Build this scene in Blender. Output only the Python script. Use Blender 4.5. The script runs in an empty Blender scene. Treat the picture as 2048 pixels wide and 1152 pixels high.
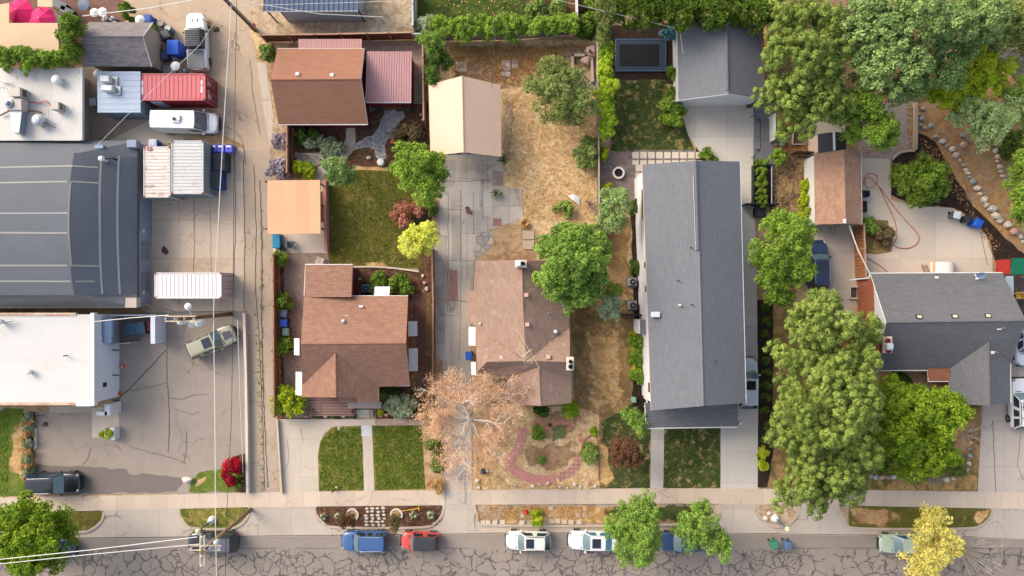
import bpy, math, random
import numpy as np
from mathutils import Vector, Matrix
random.seed(7)
RNG = np.random.default_rng(11)
sc = bpy.context.scene
col = sc.collection
CAMH, PPM = 65.0, 21.005          # camera height (m) and photo pixels per metre on the ground
GAIN = 0.70

def P(x, y, z=0.0):
    """photo pixel of a point that stands z metres above the ground -> world point"""
    k = (CAMH - z) / CAMH / PPM
    return Vector(((x - 1024.0) * k, (576.0 - y) * k, z))

def lin(c, g=GAIN):
    o = []
    for v in c[:3]:
        v = v / 255.0
        o.append((v / 12.92 if v <= 0.04045 else ((v + 0.055) / 1.055) ** 2.4) * g)
    return (o[0], o[1], o[2], 1.0)

# ------------------------------------------------------------------ mesh builder
class MB:
    def __init__(s): s.v = []; s.f = []; s.m = []
    def add(s, vs, fs, m=0):
        b = len(s.v)
        s.v += [tuple(v) for v in vs]
        s.f += [tuple(i + b for i in f) for f in fs]
        s.m += [m] * len(fs)
        return s
    def quad(s, a, b, c, d, m=0): return s.add([a, b, c, d], [(0, 1, 2, 3)], m)
    def box(s, c, d, rz=0.0, m=0, bev=0.0):
        """box centred at c with size d, turned rz about z; bev chamfers the vertical and top edges"""
        x, y, z = d[0] / 2, d[1] / 2, d[2] / 2
        cr, sr = math.cos(rz), math.sin(rz)
        def T(p): return (c[0] + p[0] * cr - p[1] * sr, c[1] + p[0] * sr + p[1] * cr, c[2] + p[2])
        if bev <= 0:
            vs = [T(p) for p in [(-x,-y,-z),(x,-y,-z),(x,y,-z),(-x,y,-z),(-x,-y,z),(x,-y,z),(x,y,z),(-x,y,z)]]
            return s.add(vs, [(3,2,1,0),(4,5,6,7),(0,1,5,4),(1,2,6,5),(2,3,7,6),(3,0,4,7)], m)
        b = min(bev, x * .9, y * .9, z * .9)
        def ring(ix, iy, zz, q):
            a, e = x - ix, y - iy
            return [T(p) for p in [(-a+q,-e,zz),(a-q,-e,zz),(a,-e+q,zz),(a,e-q,zz),(a-q,e,zz),(-a+q,e,zz),(-a,e-q,zz),(-a,-e+q,zz)]]
        vs = ring(0,0,-z,b) + ring(0,0,z-b,b) + ring(b,b,z,b*.6)
        fs = [tuple(reversed(range(8)))]
        for L in (0, 8):
            for i in range(8): fs.append((L+i, L+(i+1)%8, L+8+(i+1)%8, L+8+i))
        fs.append(tuple(range(16, 24)))
        return s.add(vs, fs, m)
    def prism(s, pts, z0, z1, m=0, cap0=True):
        """vertical prism over a CCW list of (x,y)"""
        n = len(pts)
        vs = [(p[0], p[1], z0) for p in pts] + [(p[0], p[1], z1) for p in pts]
        fs = [tuple(range(n, 2 * n))] + [(i, (i+1) % n, n + (i+1) % n, n + i) for i in range(n)]
        if cap0: fs.append(tuple(reversed(range(n))))
        return s.add(vs, fs, m)
    def slab(s, pts, th, m=0):
        """a (sloping) polygon of 3D points, thickened downwards"""
        n = len(pts)
        a = [Vector(p) for p in pts]
        ar = sum(a[i].x * a[(i+1)%n].y - a[(i+1)%n].x * a[i].y for i in range(n))
        if ar < 0: a.reverse()
        vs = [tuple(p) for p in a] + [(p.x, p.y, p.z - th) for p in a]
        fs = [tuple(range(n)), tuple(reversed(range(n, 2*n)))] + [(i, n+i, n+(i+1)%n, (i+1)%n) for i in range(n)]
        return s.add(vs, fs, m)
    def tube(s, pts, r, n=8, m=0, cap=True):
        pts = [Vector(p) for p in pts]
        rs = r if isinstance(r, (list, tuple)) else [r] * len(pts)
        vs = []; up0 = None
        for i, p in enumerate(pts):
            t = (pts[min(i+1, len(pts)-1)] - pts[max(i-1, 0)])
            if t.length < 1e-9: t = Vector((0,0,1))
            t.normalize()
            if up0 is None:
                up0 = t.orthogonal().normalized()
            a = (up0 - t * up0.dot(t))
            a = a.normalized() if a.length > 1e-6 else t.orthogonal().normalized()
            up0 = a; b = t.cross(a)
            for k in range(n):
                an = 2 * math.pi * k / n
                vs.append(p + (a * math.cos(an) + b * math.sin(an)) * rs[i])
        fs = []
        for i in range(len(pts) - 1):
            for k in range(n):
                fs.append((i*n+k, i*n+(k+1)%n, (i+1)*n+(k+1)%n, (i+1)*n+k))
        if cap:
            fs.append(tuple(reversed(range(n)))); L = (len(pts)-1)*n; fs.append(tuple(range(L, L+n)))
        return s.add(vs, fs, m)
    def lathe(s, prof, c=(0,0,0), n=16, m=0, axis='z'):
        """prof = [(r,z)...] bottom to top"""
        vs = []
        for r, z in prof:
            for k in range(n):
                a = 2*math.pi*k/n
                p = (r*math.cos(a), r*math.sin(a), z)
                if axis == 'y': p = (p[0], -p[2], p[1])
                if axis == 'x': p = (p[2], p[0], p[1])
                vs.append((c[0]+p[0], c[1]+p[1], c[2]+p[2]))
        fs = []
        for i in range(len(prof)-1):
            for k in range(n): fs.append((i*n+k, i*n+(k+1)%n, (i+1)*n+(k+1)%n, (i+1)*n+k))
        fs.append(tuple(reversed(range(n)))); L=(len(prof)-1)*n; fs.append(tuple(range(L, L+n)))
        return s.add(vs, fs, m)
    def rock(s, c, d, m=0, seed=0, n=7):
        r = random.Random(seed); vs = []
        rings = [(-.5,.75),(-.1,1.0),(.3,.85),(.5,.4)]
        off = [r.uniform(.78,1.15) for _ in range(n)]
        for z, k in rings:
            for i in range(n):
                a = 2*math.pi*i/n + .3
                q = k*off[i]*r.uniform(.92,1.08)*.5
                vs.append((c[0]+math.cos(a)*q*d[0], c[1]+math.sin(a)*q*d[1], c[2]+(z+.5)*d[2]*r.uniform(.9,1.05)))
        fs = [(i*n+k, i*n+(k+1)%n, (i+1)*n+(k+1)%n, (i+1)*n+k) for i in range(3) for k in range(n)]
        fs.append(tuple(range(3*n, 4*n))); fs.append(tuple(reversed(range(n))))
        return s.add(vs, fs, m)
    def build(s, name, mats, parent=None, smooth=False, origin=None, sub=0, keep=False):
        me = bpy.data.meshes.new(name)
        V = np.array(s.v, dtype=float).reshape(-1, 3)
        org = Vector((0,0,0))
        if parent is None and not keep and len(V):
            lo, hi = V.min(0), V.max(0)
            org = Vector(((lo[0]+hi[0])/2, (lo[1]+hi[1])/2, lo[2])) if origin is None else Vector(origin)
        me.from_pydata([tuple(v) for v in (V - np.array(org))], [], s.f)
        if not isinstance(mats, (list, tuple)): mats = [mats]
        for m in mats: me.materials.append(m)
        if len(mats) > 1: me.polygons.foreach_set('material_index', s.m)
        if smooth: me.polygons.foreach_set('use_smooth', [True]*len(me.polygons))
        me.validate(); me.update()
        uvs(me, org)
        o = bpy.data.objects.new(name, me); col.objects.link(o)
        o.location = org
        if parent is not None:
            o.parent = parent
            if parent.parent is None: o.matrix_parent_inverse = Matrix.Translation(-parent.location)
        if sub:
            md = o.modifiers.new('Subsurf', 'SUBSURF'); md.levels = sub; md.render_levels = sub
        return o

def uvs(me, org):
    """UVs in metres: u along the level direction of each face, v up its slope"""
    uv = me.uv_layers.new(name='UVMap')
    nl = len(me.loops)
    if nl == 0: return
    co = np.empty(len(me.vertices)*3); me.vertices.foreach_get('co', co); co = co.reshape(-1,3) + np.array(org)
    li = np.empty(nl, dtype=int); me.loops.foreach_get('vertex_index', li)
    no = np.empty(len(me.polygons)*3); me.polygons.foreach_get('normal', no); no = no.reshape(-1,3)
    lt = np.empty(len(me.polygons), dtype=int); me.polygons.foreach_get('loop_total', lt)
    pf = np.repeat(np.arange(len(lt)), lt)
    n = no[pf]
    t = np.stack([-n[:,1], n[:,0], np.zeros(nl)], 1)
    ln = np.linalg.norm(t, axis=1)
    flat = ln < 0.02
    t[flat] = (1,0,0); ln[flat] = 1
    t /= ln[:,None]
    b = np.cross(n, t)
    b[flat] = (0,1,0)
    p = co[li]
    out = np.stack([(p*t).sum(1), (p*b).sum(1)], 1)
    uv.data.foreach_set('uv', out.ravel())

def tag(o, label=None, cat=None, group=None, kind=None):
    if label: o['label'] = label
    if cat: o['category'] = cat
    if group: o['group'] = group
    if kind: o['kind'] = kind
    return o

def thing(name, label, cat, loc=(0,0,0), group=None, rz=0.0):
    o = bpy.data.objects.new(name, None); col.objects.link(o)
    o.empty_display_size = .3
    o.location = loc; o.rotation_euler = (0,0,rz)
    return tag(o, label, cat, group)

def dup(root, loc, rz=0.0, label=None, sc_=1.0):
    """copy of a thing with copies of its parts and their sub-parts"""
    r = root.copy(); col.objects.link(r); r.location = loc; r.rotation_euler = (0,0,rz)
    r.scale = (sc_, sc_, sc_) if not isinstance(sc_, tuple) else sc_
    if label: r['label'] = label
    for ch in list(root.children):
        c = ch.copy(); col.objects.link(c); c.parent = r
        for g in list(ch.children):
            d = g.copy(); col.objects.link(d); d.parent = c
    return r

# ------------------------------------------------------------------ materials
def newmat(name):
    m = bpy.data.materials.new(name); m.use_nodes = True
    nt = m.node_tree
    b = nt.nodes['Principled BSDF']
    b.inputs['Specular IOR Level'].default_value = .3
    return m, nt, b

def N(nt, t, **kw):
    n = nt.nodes.new(t)
    for k, v in kw.items():
        if k in n.inputs: n.inputs[k].default_value = v
        else: setattr(n, k, v)
    return n

def noise(nt, vec, scale, detail=4, rough=.6, dist=0.0):
    n = N(nt, 'ShaderNodeTexNoise'); n.inputs['Scale'].default_value = scale
    n.inputs['Detail'].default_value = detail; n.inputs['Roughness'].default_value = rough
    n.inputs['Distortion'].default_value = dist
    nt.links.new(vec, n.inputs['Vector'])
    return n.outputs['Fac']

def ramp(nt, fac, lo, hi, smooth=False):
    r = N(nt, 'ShaderNodeMapRange'); r.inputs['From Min'].default_value = lo; r.inputs['From Max'].default_value = hi
    if smooth: r.interpolation_type = 'SMOOTHSTEP'
    nt.links.new(fac, r.inputs['Value'])
    return r.outputs['Result']

def mix(nt, fac, a, b, mode='MIX'):
    n = N(nt, 'ShaderNodeMix', data_type='RGBA', blend_type=mode)
    for sock, v in ((n.inputs[0], fac), (n.inputs[6], a), (n.inputs[7], b)):
        if isinstance(v, (int, float)): sock.default_value = v
        elif isinstance(v, (tuple, list)): sock.default_value = v
        else: nt.links.new(v, sock)
    return n.outputs[2]

def math_(nt, op, a, b=0.0):
    n = N(nt, 'ShaderNodeMath', operation=op)
    for i, v in enumerate((a, b)):
        if isinstance(v, (int, float)): n.inputs[i].default_value = v
        else: nt.links.new(v, n.inputs[i])
    return n.outputs[0]

def wpos(nt, off=0.0):
    """world position (metres) plus an offset; fixed in the place, never in the picture"""
    g = N(nt, 'ShaderNodeNewGeometry')
    a = N(nt, 'ShaderNodeVectorMath', operation='ADD'); a.inputs[1].default_value = (off, off*1.7, off*.3)
    nt.links.new(g.outputs['Position'], a.inputs[0])
    return a.outputs[0]

def opos(nt, off=0.0):
    t = N(nt, 'ShaderNodeTexCoord')
    a = N(nt, 'ShaderNodeVectorMath', operation='ADD'); a.inputs[1].default_value = (off, off*1.7, off*.3)
    nt.links.new(t.outputs['Object'], a.inputs[0])
    return a.outputs[0]

def uvpos(nt):
    return N(nt, 'ShaderNodeTexCoord').outputs['UV']

def bump(nt, b, h, dist=.02, strength=.5):
    n = N(nt, 'ShaderNodeBump'); n.inputs['Distance'].default_value = dist; n.inputs['Strength'].default_value = strength
    nt.links.new(h, n.inputs['Height']); nt.links.new(n.outputs['Normal'], b.inputs['Normal'])

_seed = [0.0]
def sd():
    _seed[0] += 13.7
    return _seed[0]

def dirty(nt, c, vec, amt=.18, warm=True):
    """broken-up tone: three noise sizes over the base colour"""
    f1 = ramp(nt, noise(nt, vec, .35, 5, .65), .3, .7)
    f2 = ramp(nt, noise(nt, vec, 2.3, 4, .6), .25, .75)
    f3 = ramp(nt, noise(nt, vec, 11, 2, .6), .2, .8)
    d = tuple(x*(1-amt*1.5) for x in c[:3]) + (1,)
    l = tuple(min(1, x*(1+amt*.8)) for x in c[:3]) + (1,)
    k = math_(nt, 'ADD', math_(nt, 'MULTIPLY', f1, .45), math_(nt, 'ADD', math_(nt, 'MULTIPLY', f2, .3), math_(nt, 'MULTIPLY', f3, .25)))
    return mix(nt, k, d, l), k

_cache = {}
def plain(c, rough=.6, amt=.12, metal=0.0, spec=.3, coat=0.0, bmp=0.0, name='painted'):
    key = ('plain', tuple(c), rough, amt, metal, spec, coat, bmp)
    if key in _cache: return _cache[key]
    m, nt, b = newmat(name)
    o, k = dirty(nt, lin(c), opos(nt, sd()), amt)
    nt.links.new(o, b.inputs['Base Color'])
    b.inputs['Roughness'].default_value = rough; b.inputs['Metallic'].default_value = metal
    b.inputs['Specular IOR Level'].default_value = spec
    if coat: b.inputs['Coat Weight'].default_value = coat; b.inputs['Coat Roughness'].default_value = .08
    if bmp: bump(nt, b, k, bmp, .6)
    _cache[key] = m
    return m

def ground(cols, scale=1.0, name='ground', thr=(.42, .58), fine=9.0, rough=.95, bmp=.03, fine_amt=.35, soft=False):
    """natural ground: colours broken into patches by layered noise"""
    m, nt, b = newmat(name)
    v = wpos(nt, sd())
    c = [lin(x) for x in cols]
    out = c[0]
    for i, x in enumerate(c[1:]):
        f = ramp(nt, noise(nt, v, scale*(.28+.55*i), 6, .68, .6), thr[0]+.02*i, thr[1]+.02*i, True)
        out = mix(nt, f, out, x)
        v2 = N(nt, 'ShaderNodeVectorMath', operation='ADD'); v2.inputs[1].default_value = (7.3, 3.1, 1.0)
        nt.links.new(v, v2.inputs[0]); v = v2.outputs[0]
    fn = noise(nt, v, fine, 3, .7)
    f2 = noise(nt, v, fine*.27, 4, .7, .5)
    k = fine_amt
    out = mix(nt, 1.0, out, mix(nt, ramp(nt, fn, .3, .7), (1-k*.7,)*3+(1,), (1+k*.62,)*3+(1,)), 'MULTIPLY')
    out = mix(nt, 1.0, out, mix(nt, ramp(nt, f2, .3, .7), (1-k*.5,)*3+(1,), (1+k*.45,)*3+(1,)), 'MULTIPLY')
    nt.links.new(out, b.inputs['Base Color']); b.inputs['Roughness'].default_value = rough
    b.inputs['Specular IOR Level'].default_value = .15
    bump(nt, b, fn, bmp, .7)
    if soft: feather(nt, b, v, .9)
    return m

def feather(nt, b, v, scale, wid=.35):
    """the patch thins out towards its rim in broken spots"""
    at = N(nt, 'ShaderNodeAttribute'); at.attribute_name = 'inside'
    e = math_(nt, 'ADD', math_(nt, 'MULTIPLY', at.outputs['Fac'], 1.25), math_(nt, 'MULTIPLY', math_(nt, 'SUBTRACT', noise(nt, v, scale, 6, .7), .5), 1.7))
    nt.links.new(ramp(nt, e, .22, .22+wid, True), b.inputs['Alpha'])

def slabmat(c, w=1.5, h=1.5, gap=.012, gc=None, name='concrete', amt=.13, off=0.0, rot=0.0, stain=None, offx=0.0, offy=0.0, crack=0.25):
    """poured concrete with control joints, hairline cracks and stains"""
    m, nt, b = newmat(name)
    v = wpos(nt, sd())
    out, k = dirty(nt, lin(c), v, amt)
    uv = uvpos(nt)
    mp = N(nt, 'ShaderNodeMapping'); mp.inputs['Rotation'].default_value = (0,0,rot); mp.inputs['Location'].default_value = (offx, offy, 0)
    nt.links.new(uv, mp.inputs['Vector'])
    if stain:
        f = ramp(nt, noise(nt, v, .45, 6, .7, .8), .53, .68, True)
        out = mix(nt, math_(nt, 'MULTIPLY', f, .7), out, lin(stain))
    bt = N(nt, 'ShaderNodeTexBrick'); bt.offset = off
    bt.inputs['Scale'].default_value = 1; bt.inputs['Brick Width'].default_value = w; bt.inputs['Row Height'].default_value = h
    bt.inputs['Mortar Size'].default_value = gap; bt.inputs['Mortar Smooth'].default_value = .3
    bt.inputs['Color1'].default_value = (.92,.92,.92,1); bt.inputs['Color2'].default_value = (1.06,1.05,1.04,1); bt.inputs['Mortar'].default_value = (1,1,1,1)
    nt.links.new(mp.outputs[0], bt.inputs['Vector'])
    out = mix(nt, 1.0, out, bt.outputs['Color'], 'MULTIPLY')
    g = gc or tuple(x*.62 for x in c)
    out = mix(nt, math_(nt, 'MULTIPLY', bt.outputs['Fac'], .75), out, lin(g))
    if crack:
        vo = N(nt, 'ShaderNodeTexVoronoi', feature='DISTANCE_TO_EDGE'); vo.inputs['Scale'].default_value = crack
        nz = N(nt, 'ShaderNodeTexNoise'); nz.inputs['Scale'].default_value = .9; nz.inputs['Detail'].default_value = 5
        nt.links.new(v, nz.inputs['Vector'])
        vm = N(nt, 'ShaderNodeVectorMath', operation='MULTIPLY_ADD'); vm.inputs[1].default_value = (2.2,2.2,0)
        nt.links.new(nz.outputs['Color'], vm.inputs[0]); nt.links.new(v, vm.inputs[2])
        nt.links.new(vm.outputs[0], vo.inputs['Vector'])
        line = ramp(nt, vo.outputs['Distance'], .011, .003)
        keep = ramp(nt, noise(nt, v, .3, 3, .6), .48, .56)
        out = mix(nt, math_(nt, 'MULTIPLY', math_(nt, 'MULTIPLY', line, keep), .6), out, lin(tuple(x*.5 for x in c)))
    nt.links.new(out, b.inputs['Base Color']); b.inputs['Roughness'].default_value = .85
    b.inputs['Specular IOR Level'].default_value = .2
    bump(nt, b, noise(nt, v, 25, 3, .6), .004, .5)
    return m

def tiles(c1, c2, mortar, w, h, gap=.01, name='tiles', off=.5, rot=0.0, rough=.85, bmp=.01, amt=.12, wear=None, freq=2):
    """rows of shingles, bricks or boards laid out in the face's own metres"""
    m, nt, b = newmat(name)
    mp = N(nt, 'ShaderNodeMapping'); mp.inputs['Rotation'].default_value = (0,0,rot)
    nt.links.new(uvpos(nt), mp.inputs['Vector'])
    bt = N(nt, 'ShaderNodeTexBrick'); bt.offset = off; bt.offset_frequency = freq
    bt.inputs['Scale'].default_value = 1; bt.inputs['Brick Width'].default_value = w; bt.inputs['Row Height'].default_value = h
    bt.inputs['Mortar Size'].default_value = gap; bt.inputs['Mortar Smooth'].default_value = .2; bt.inputs['Bias'].default_value = 0
    bt.inputs['Color1'].default_value = lin(c1); bt.inputs['Color2'].default_value = lin(c2); bt.inputs['Mortar'].default_value = lin(mortar)
    nt.links.new(mp.outputs[0], bt.inputs['Vector'])
    v = wpos(nt, sd())
    f1 = ramp(nt, noise(nt, v, .5, 5, .65), .25, .75); f2 = ramp(nt, noise(nt, v, 4, 3, .6), .2, .8)
    k = math_(nt, 'ADD', math_(nt, 'MULTIPLY', f1, .6), math_(nt, 'MULTIPLY', f2, .4))
    sh = mix(nt, k, (1-amt*1.4,)*3+(1,), (1+amt,)*3+(1,))
    out = mix(nt, 1.0, bt.outputs['Color'], sh, 'MULTIPLY')
    if wear:
        f = ramp(nt, noise(nt, v, 1.1, 6, .75, .6), .56, .68, True)
        out = mix(nt, math_(nt, 'MULTIPLY', f, .75), out, lin(wear))
    nt.links.new(out, b.inputs['Base Color']); b.inputs['Roughness'].default_value = rough
    b.inputs['Specular IOR Level'].default_value = .2
    if bmp:
        inv = math_(nt, 'SUBTRACT', 1.0, bt.outputs['Fac'])
        hh = math_(nt, 'ADD', inv, math_(nt, 'MULTIPLY', noise(nt, v, 18, 2, .6), .4))
        bump(nt, b, hh, bmp, .7)
    return m

def leafmat(cd, cl, name='foliage', trans=.25, g=.84):
    m, nt, b = newmat(name)
    at = N(nt, 'ShaderNodeAttribute'); at.attribute_name = 'tint'
    f = at.outputs['Fac']
    c = mix(nt, f, lin(cd, g), lin(cl, g))
    nt.links.new(c, b.inputs['Base Color']); b.inputs['Roughness'].default_value = .7
    b.inputs['Specular IOR Level'].default_value = .12
    tr = N(nt, 'ShaderNodeBsdfTranslucent'); nt.links.new(c, tr.inputs['Color'])
    mx = N(nt, 'ShaderNodeMixShader'); mx.inputs[0].default_value = trans
    out = nt.nodes['Material Output']
    nt.links.new(b.outputs[0], mx.inputs[1]); nt.links.new(tr.outputs[0], mx.inputs[2]); nt.links.new(mx.outputs[0], out.inputs['Surface'])
    return m

def glassmat(c=(30,40,48), rough=.06, name='window_glass'):
    key = ('glass', tuple(c), rough)
    if key in _cache: return _cache[key]
    m, nt, b = newmat(name)
    b.inputs['Base Color'].default_value = lin(c); b.inputs['Roughness'].default_value = rough
    b.inputs['Specular IOR Level'].default_value = .8
    _cache[key] = m
    return m

# ------------------------------------------------------------------ outline helpers
def smooth_px(pts, it=2, closed=True):
    p = [tuple(map(float, q)) for q in pts]
    for _ in range(it):
        q = []; n = len(p)
        rng = range(n) if closed else range(n-1)
        if not closed: q.append(p[0])
        for i in rng:
            a, b = p[i], p[(i+1) % n]
            q.append(tuple(.75*a[k]+.25*b[k] for k in range(len(a)))); q.append(tuple(.25*a[k]+.75*b[k] for k in range(len(a))))
        if not closed: q.append(p[-1])
        p = q
    return p

def ragged(pts, step=14, amp=2.5, seed=1):
    r = random.Random(seed); out = []
    n = len(pts)
    for i in range(n):
        a, b = pts[i], pts[(i+1) % n]
        L = math.hypot(b[0]-a[0], b[1]-a[1]); k = max(1, int(L/step))
        for j in range(k):
            t = j/k
            out.append((a[0]+(b[0]-a[0])*t + r.uniform(-amp, amp), a[1]+(b[1]-a[1])*t + r.uniform(-amp, amp)))
    return out

def earclip(p2):
    from mathutils.geometry import tessellate_polygon
    return tessellate_polygon([[Vector((a, b, 0)) for a, b in p2]])

_lev = []
SOFT = {'bare_ground','bare_turf','thin_grass','verge_grass','verge_straw','dry_turf','weedy_ground','oil_stain'}; SOFTM = {}
def level(q, layer):
    """the level a sheet lies on: above every sheet it overlaps that is meant to be under it, never on the same level as one it overlaps"""
    xs = [p[0] for p in q]; ys = [p[1] for p in q]; bb = (min(xs), min(ys), max(xs), max(ys))
    ov = [(l, L) for b, l, L in _lev if b[0] < bb[2] and bb[0] < b[2] and b[1] < bb[3] and bb[1] < b[3]]
    L = max([layer] + [b + 1 for l, b in ov if l <= layer])
    while any(b == L for _, b in ov): L += 1
    _lev.append((bb, layer, L))
    return L

def softpatch(name, pts, layer, m, n=9):
    """a patch of ground whose rim breaks up: rings from the middle out carry how far inside they are"""
    q = ragged(pts, 10, 1.5, int(pts[0][0])); zz = level(q, layer)*.004
    w = [P(x, y, 0) for x, y in q]; c = sum(w, Vector())/len(w); k = len(w); vs = [(c.x, c.y, zz)]; at = [1.0]
    for r in range(1, n+1):
        for p in w: vs.append((c.x+(p.x-c.x)*r/n*1.08, c.y+(p.y-c.y)*r/n*1.08, zz)); at.append(1-r/n)
    fs = [(0, 1+i, 1+(i+1)%k) for i in range(k)]
    for r in range(n-1):
        for i in range(k): fs.append((1+r*k+i, 1+(r+1)*k+i, 1+(r+1)*k+(i+1)%k, 1+r*k+(i+1)%k))
    ar = sum(w[i].x*w[(i+1)%k].y-w[(i+1)%k].x*w[i].y for i in range(k))
    if ar < 0: fs = [tuple(reversed(f)) for f in fs]
    mb = MB(); mb.add(vs, fs); o = mb.build(name, m)
    a = o.data.attributes.new('inside', 'FLOAT', 'POINT'); a.data.foreach_set('value', np.array(at, dtype=np.float32))
    return tag(o, None, None, None, 'structure')

def patch(name, pts, layer, m, amp=0.0, sm=0, z=None, seed=1, kind='structure', zf=None, label=None):
    if name in SOFT and m in SOFTM: return softpatch(name, pts, layer, SOFTM[m])
    """a sheet of ground at its layer (4 mm per layer)"""
    q = smooth_px(pts, sm) if sm else list(pts)
    if amp: q = ragged(q, 14, amp, seed)
    zz = level(q, layer)*.004 if z is None else z
    w = [P(x, y, 0) for x, y in q]
    tris = earclip([(a.x, a.y) for a in w])
    mb = MB()
    vs = [(a.x, a.y, zz if zf is None else zf(q[i])) for i, a in enumerate(w)]
    fs = []
    for t in tris:
        a, b, c = (w[i] for i in t)
        cr = (b.x-a.x)*(c.y-a.y)-(b.y-a.y)*(c.x-a.x)
        fs.append(tuple(t) if cr > 0 else tuple(reversed(t)))
    mb.add(vs, fs)
    o = mb.build(name, m)
    tag(o, label, None, None, kind)
    return o

def inpoly(xy, poly):
    x, y = xy[:,0], xy[:,1]; ins = np.zeros(len(x), bool); n = len(poly); j = n-1
    for i in range(n):
        xi, yi = poly[i]; xj, yj = poly[j]
        c = ((yi > y) != (yj > y)) & (x < (xj-xi)*(y-yi)/((yj-yi) or 1e-9)+xi)
        ins ^= c; j = i
    return ins

def leafmesh(name, C, Nrm, size, tint, m, parent=None, aspect=.55, keep=True, smooth=False, tri=False, origin=None):
    """many small leaf faces: centres C, facing Nrm, half-length size, tint 0..1"""
    n = len(C); r = RNG
    Nn = Nrm/np.maximum(np.linalg.norm(Nrm, axis=1, keepdims=True), 1e-6)
    R = r.normal(size=(n,3)); T = R-(R*Nn).sum(1, keepdims=True)*Nn
    T /= np.maximum(np.linalg.norm(T, axis=1, keepdims=True), 1e-6)
    B = np.cross(Nn, T); s = size[:,None]
    V = np.stack([C-T*s, C-B*s*aspect-Nn*s*.15, C+T*s, C+B*s*aspect-Nn*s*.15], 1).reshape(-1,3)
    return facemesh(name, V, 4, np.repeat(tint, 4), m, parent, origin)

def facemesh(name, V, k, tint, m, parent=None, origin=None):
    n = len(V)//k
    org = np.array(origin if origin is not None else (0,0,0), dtype=float)
    me = bpy.data.meshes.new(name)
    me.vertices.add(len(V)); me.vertices.foreach_set('co', (V-org).ravel())
    me.loops.add(n*k); me.loops.foreach_set('vertex_index', np.arange(n*k, dtype=np.int32))
    me.polygons.add(n); me.polygons.foreach_set('loop_start', np.arange(0, n*k, k, dtype=np.int32))
    me.materials.append(m)
    me.update(calc_edges=True)
    a = me.attributes.new('tint', 'FLOAT', 'POINT'); a.data.foreach_set('value', np.clip(tint, 0, 1).astype(np.float32))
    o = bpy.data.objects.new(name, me); col.objects.link(o)
    o.location = org
    if parent is not None:
        o.parent = parent
        o.matrix_parent_inverse = Matrix.Translation(-parent.location)
    return o
# ================================================================== THE GROUND
CONC = (205,188,168); CONC2 = (196,184,170); CONC3 = (188,180,170)
M_dirt = ground([(186,152,114),(166,132,98),(203,170,130)], 1.2, 'dirt')
M_straw = ground([(232,196,146),(218,180,128),(240,210,162),(202,166,118)], 1.6, 'dry_straw', fine=14, fine_amt=.5, bmp=.06)
M_straw2 = ground([(204,160,106),(178,136,92),(158,120,80),(214,180,128)], 1.8, 'dry_weeds', fine=12, fine_amt=.5, bmp=.06)
M_brown = ground([(152,122,84),(128,100,70),(172,140,92),(118,104,58)], .9, 'worn_turf', fine=12, fine_amt=.4)
M_lawn = ground([(102,108,44),(84,96,36),(132,126,58),(164,144,84)], 1.3, 'lawn_grass', thr=(.44,.62), fine=13, fine_amt=.32, bmp=.05)
M_lawn2 = ground([(102,98,40),(84,86,34),(128,116,54),(150,130,76)], 1.1, 'olive_lawn', thr=(.48,.67), fine=13, fine_amt=.32, bmp=.05)  # yellower olive turf with tan patches
M_green = ground([(106,124,46),(86,108,38),(132,138,64)], 1.5, 'bright_lawn', thr=(.45,.65), fine=16, fine_amt=.4, bmp=.05)
M_dark = ground([(70,82,42),(56,70,36),(92,94,52),(172,148,98)], 1.0, 'patchy_lawn', thr=(.47,.62), fine=16, fine_amt=.45, bmp=.05)
M_mulch = ground([(104,76,58),(84,60,46),(124,92,70)], 3, 'bark_mulch', fine=18, fine_amt=.6, bmp=.06)
M_dmulch = ground([(58,46,40),(44,36,32),(92,66,40)], 2.4, 'dark_mulch', thr=(.47,.7), fine=18, fine_amt=.6, bmp=.06)
M_gravel = ground([(190,164,132),(168,140,110),(206,184,156)], 2, 'gravelly_dirt', fine=20, fine_amt=.5)
M_orange = ground([(182,138,94),(164,120,80),(176,150,120),(196,150,96)], 1.0, 'leafy_dirt', fine=12, fine_amt=.5)
M_burnt = ground([(168,136,98),(112,92,76),(188,158,114),(80,68,60)], 1.6, 'burnt_grass', fine=14, fine_amt=.5)
M_walk = slabmat((213,193,172), 1.62, 6, .012, (168,146,124), 'sidewalk_concrete', amt=.09, offx=.4)
M_gutter = slabmat((198,180,160), 3.0, 9, .012, (160,140,120), 'gutter_concrete', amt=.12)
M_apron = slabmat((200,186,170), 4.2, 3.0, .016, (150,132,116), 'apron_concrete', amt=.12)
M_drive = slabmat((207,192,174), 3.2, 3.6, .014, (166,148,130), 'drive_concrete', amt=.09, offx=.9)
M_drivec = slabmat((200,188,174), 2.0, 2.6, .03, (126,112,96), 'old_drive_concrete', amt=.18, stain=(140,134,128), offx=.3, crack=.4)
M_drived = slabmat((207,199,188), 3.05, 3.0, .014, (150,142,134), 'new_drive_concrete', amt=.08, offx=.9, offy=.6, crack=0)
M_lot = slabmat((206,187,166), 3.9, 3.7, .02, (140,118,98), 'yard_concrete', amt=.11, stain=(190,160,132), offx=.5, offy=.9)
M_patio = slabmat((216,201,182), 3.4, 3.6, .012, (176,158,140), 'patio_concrete', amt=.07, offx=.5, offy=.8, crack=0)
M_fdrive = slabmat((198,184,168), 3.0, 3.7, .014, (160,144,128), 'side_drive_concrete', amt=.09, offx=.7, offy=.2)
M_rdrive = slabmat((200,186,172), 3.6, 3.4, .02, (166,148,130), 'front_drive_concrete', amt=.1)
M_alley = slabmat((200,177,151), 40, 40, .001, name='alley_pavement', amt=.16, stain=(180,152,124), crack=.22)
M_alley2 = slabmat((190,170,148), 40, 40, .001, name='lower_alley_pavement', amt=.16, stain=(168,146,124), crack=.35)
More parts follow.
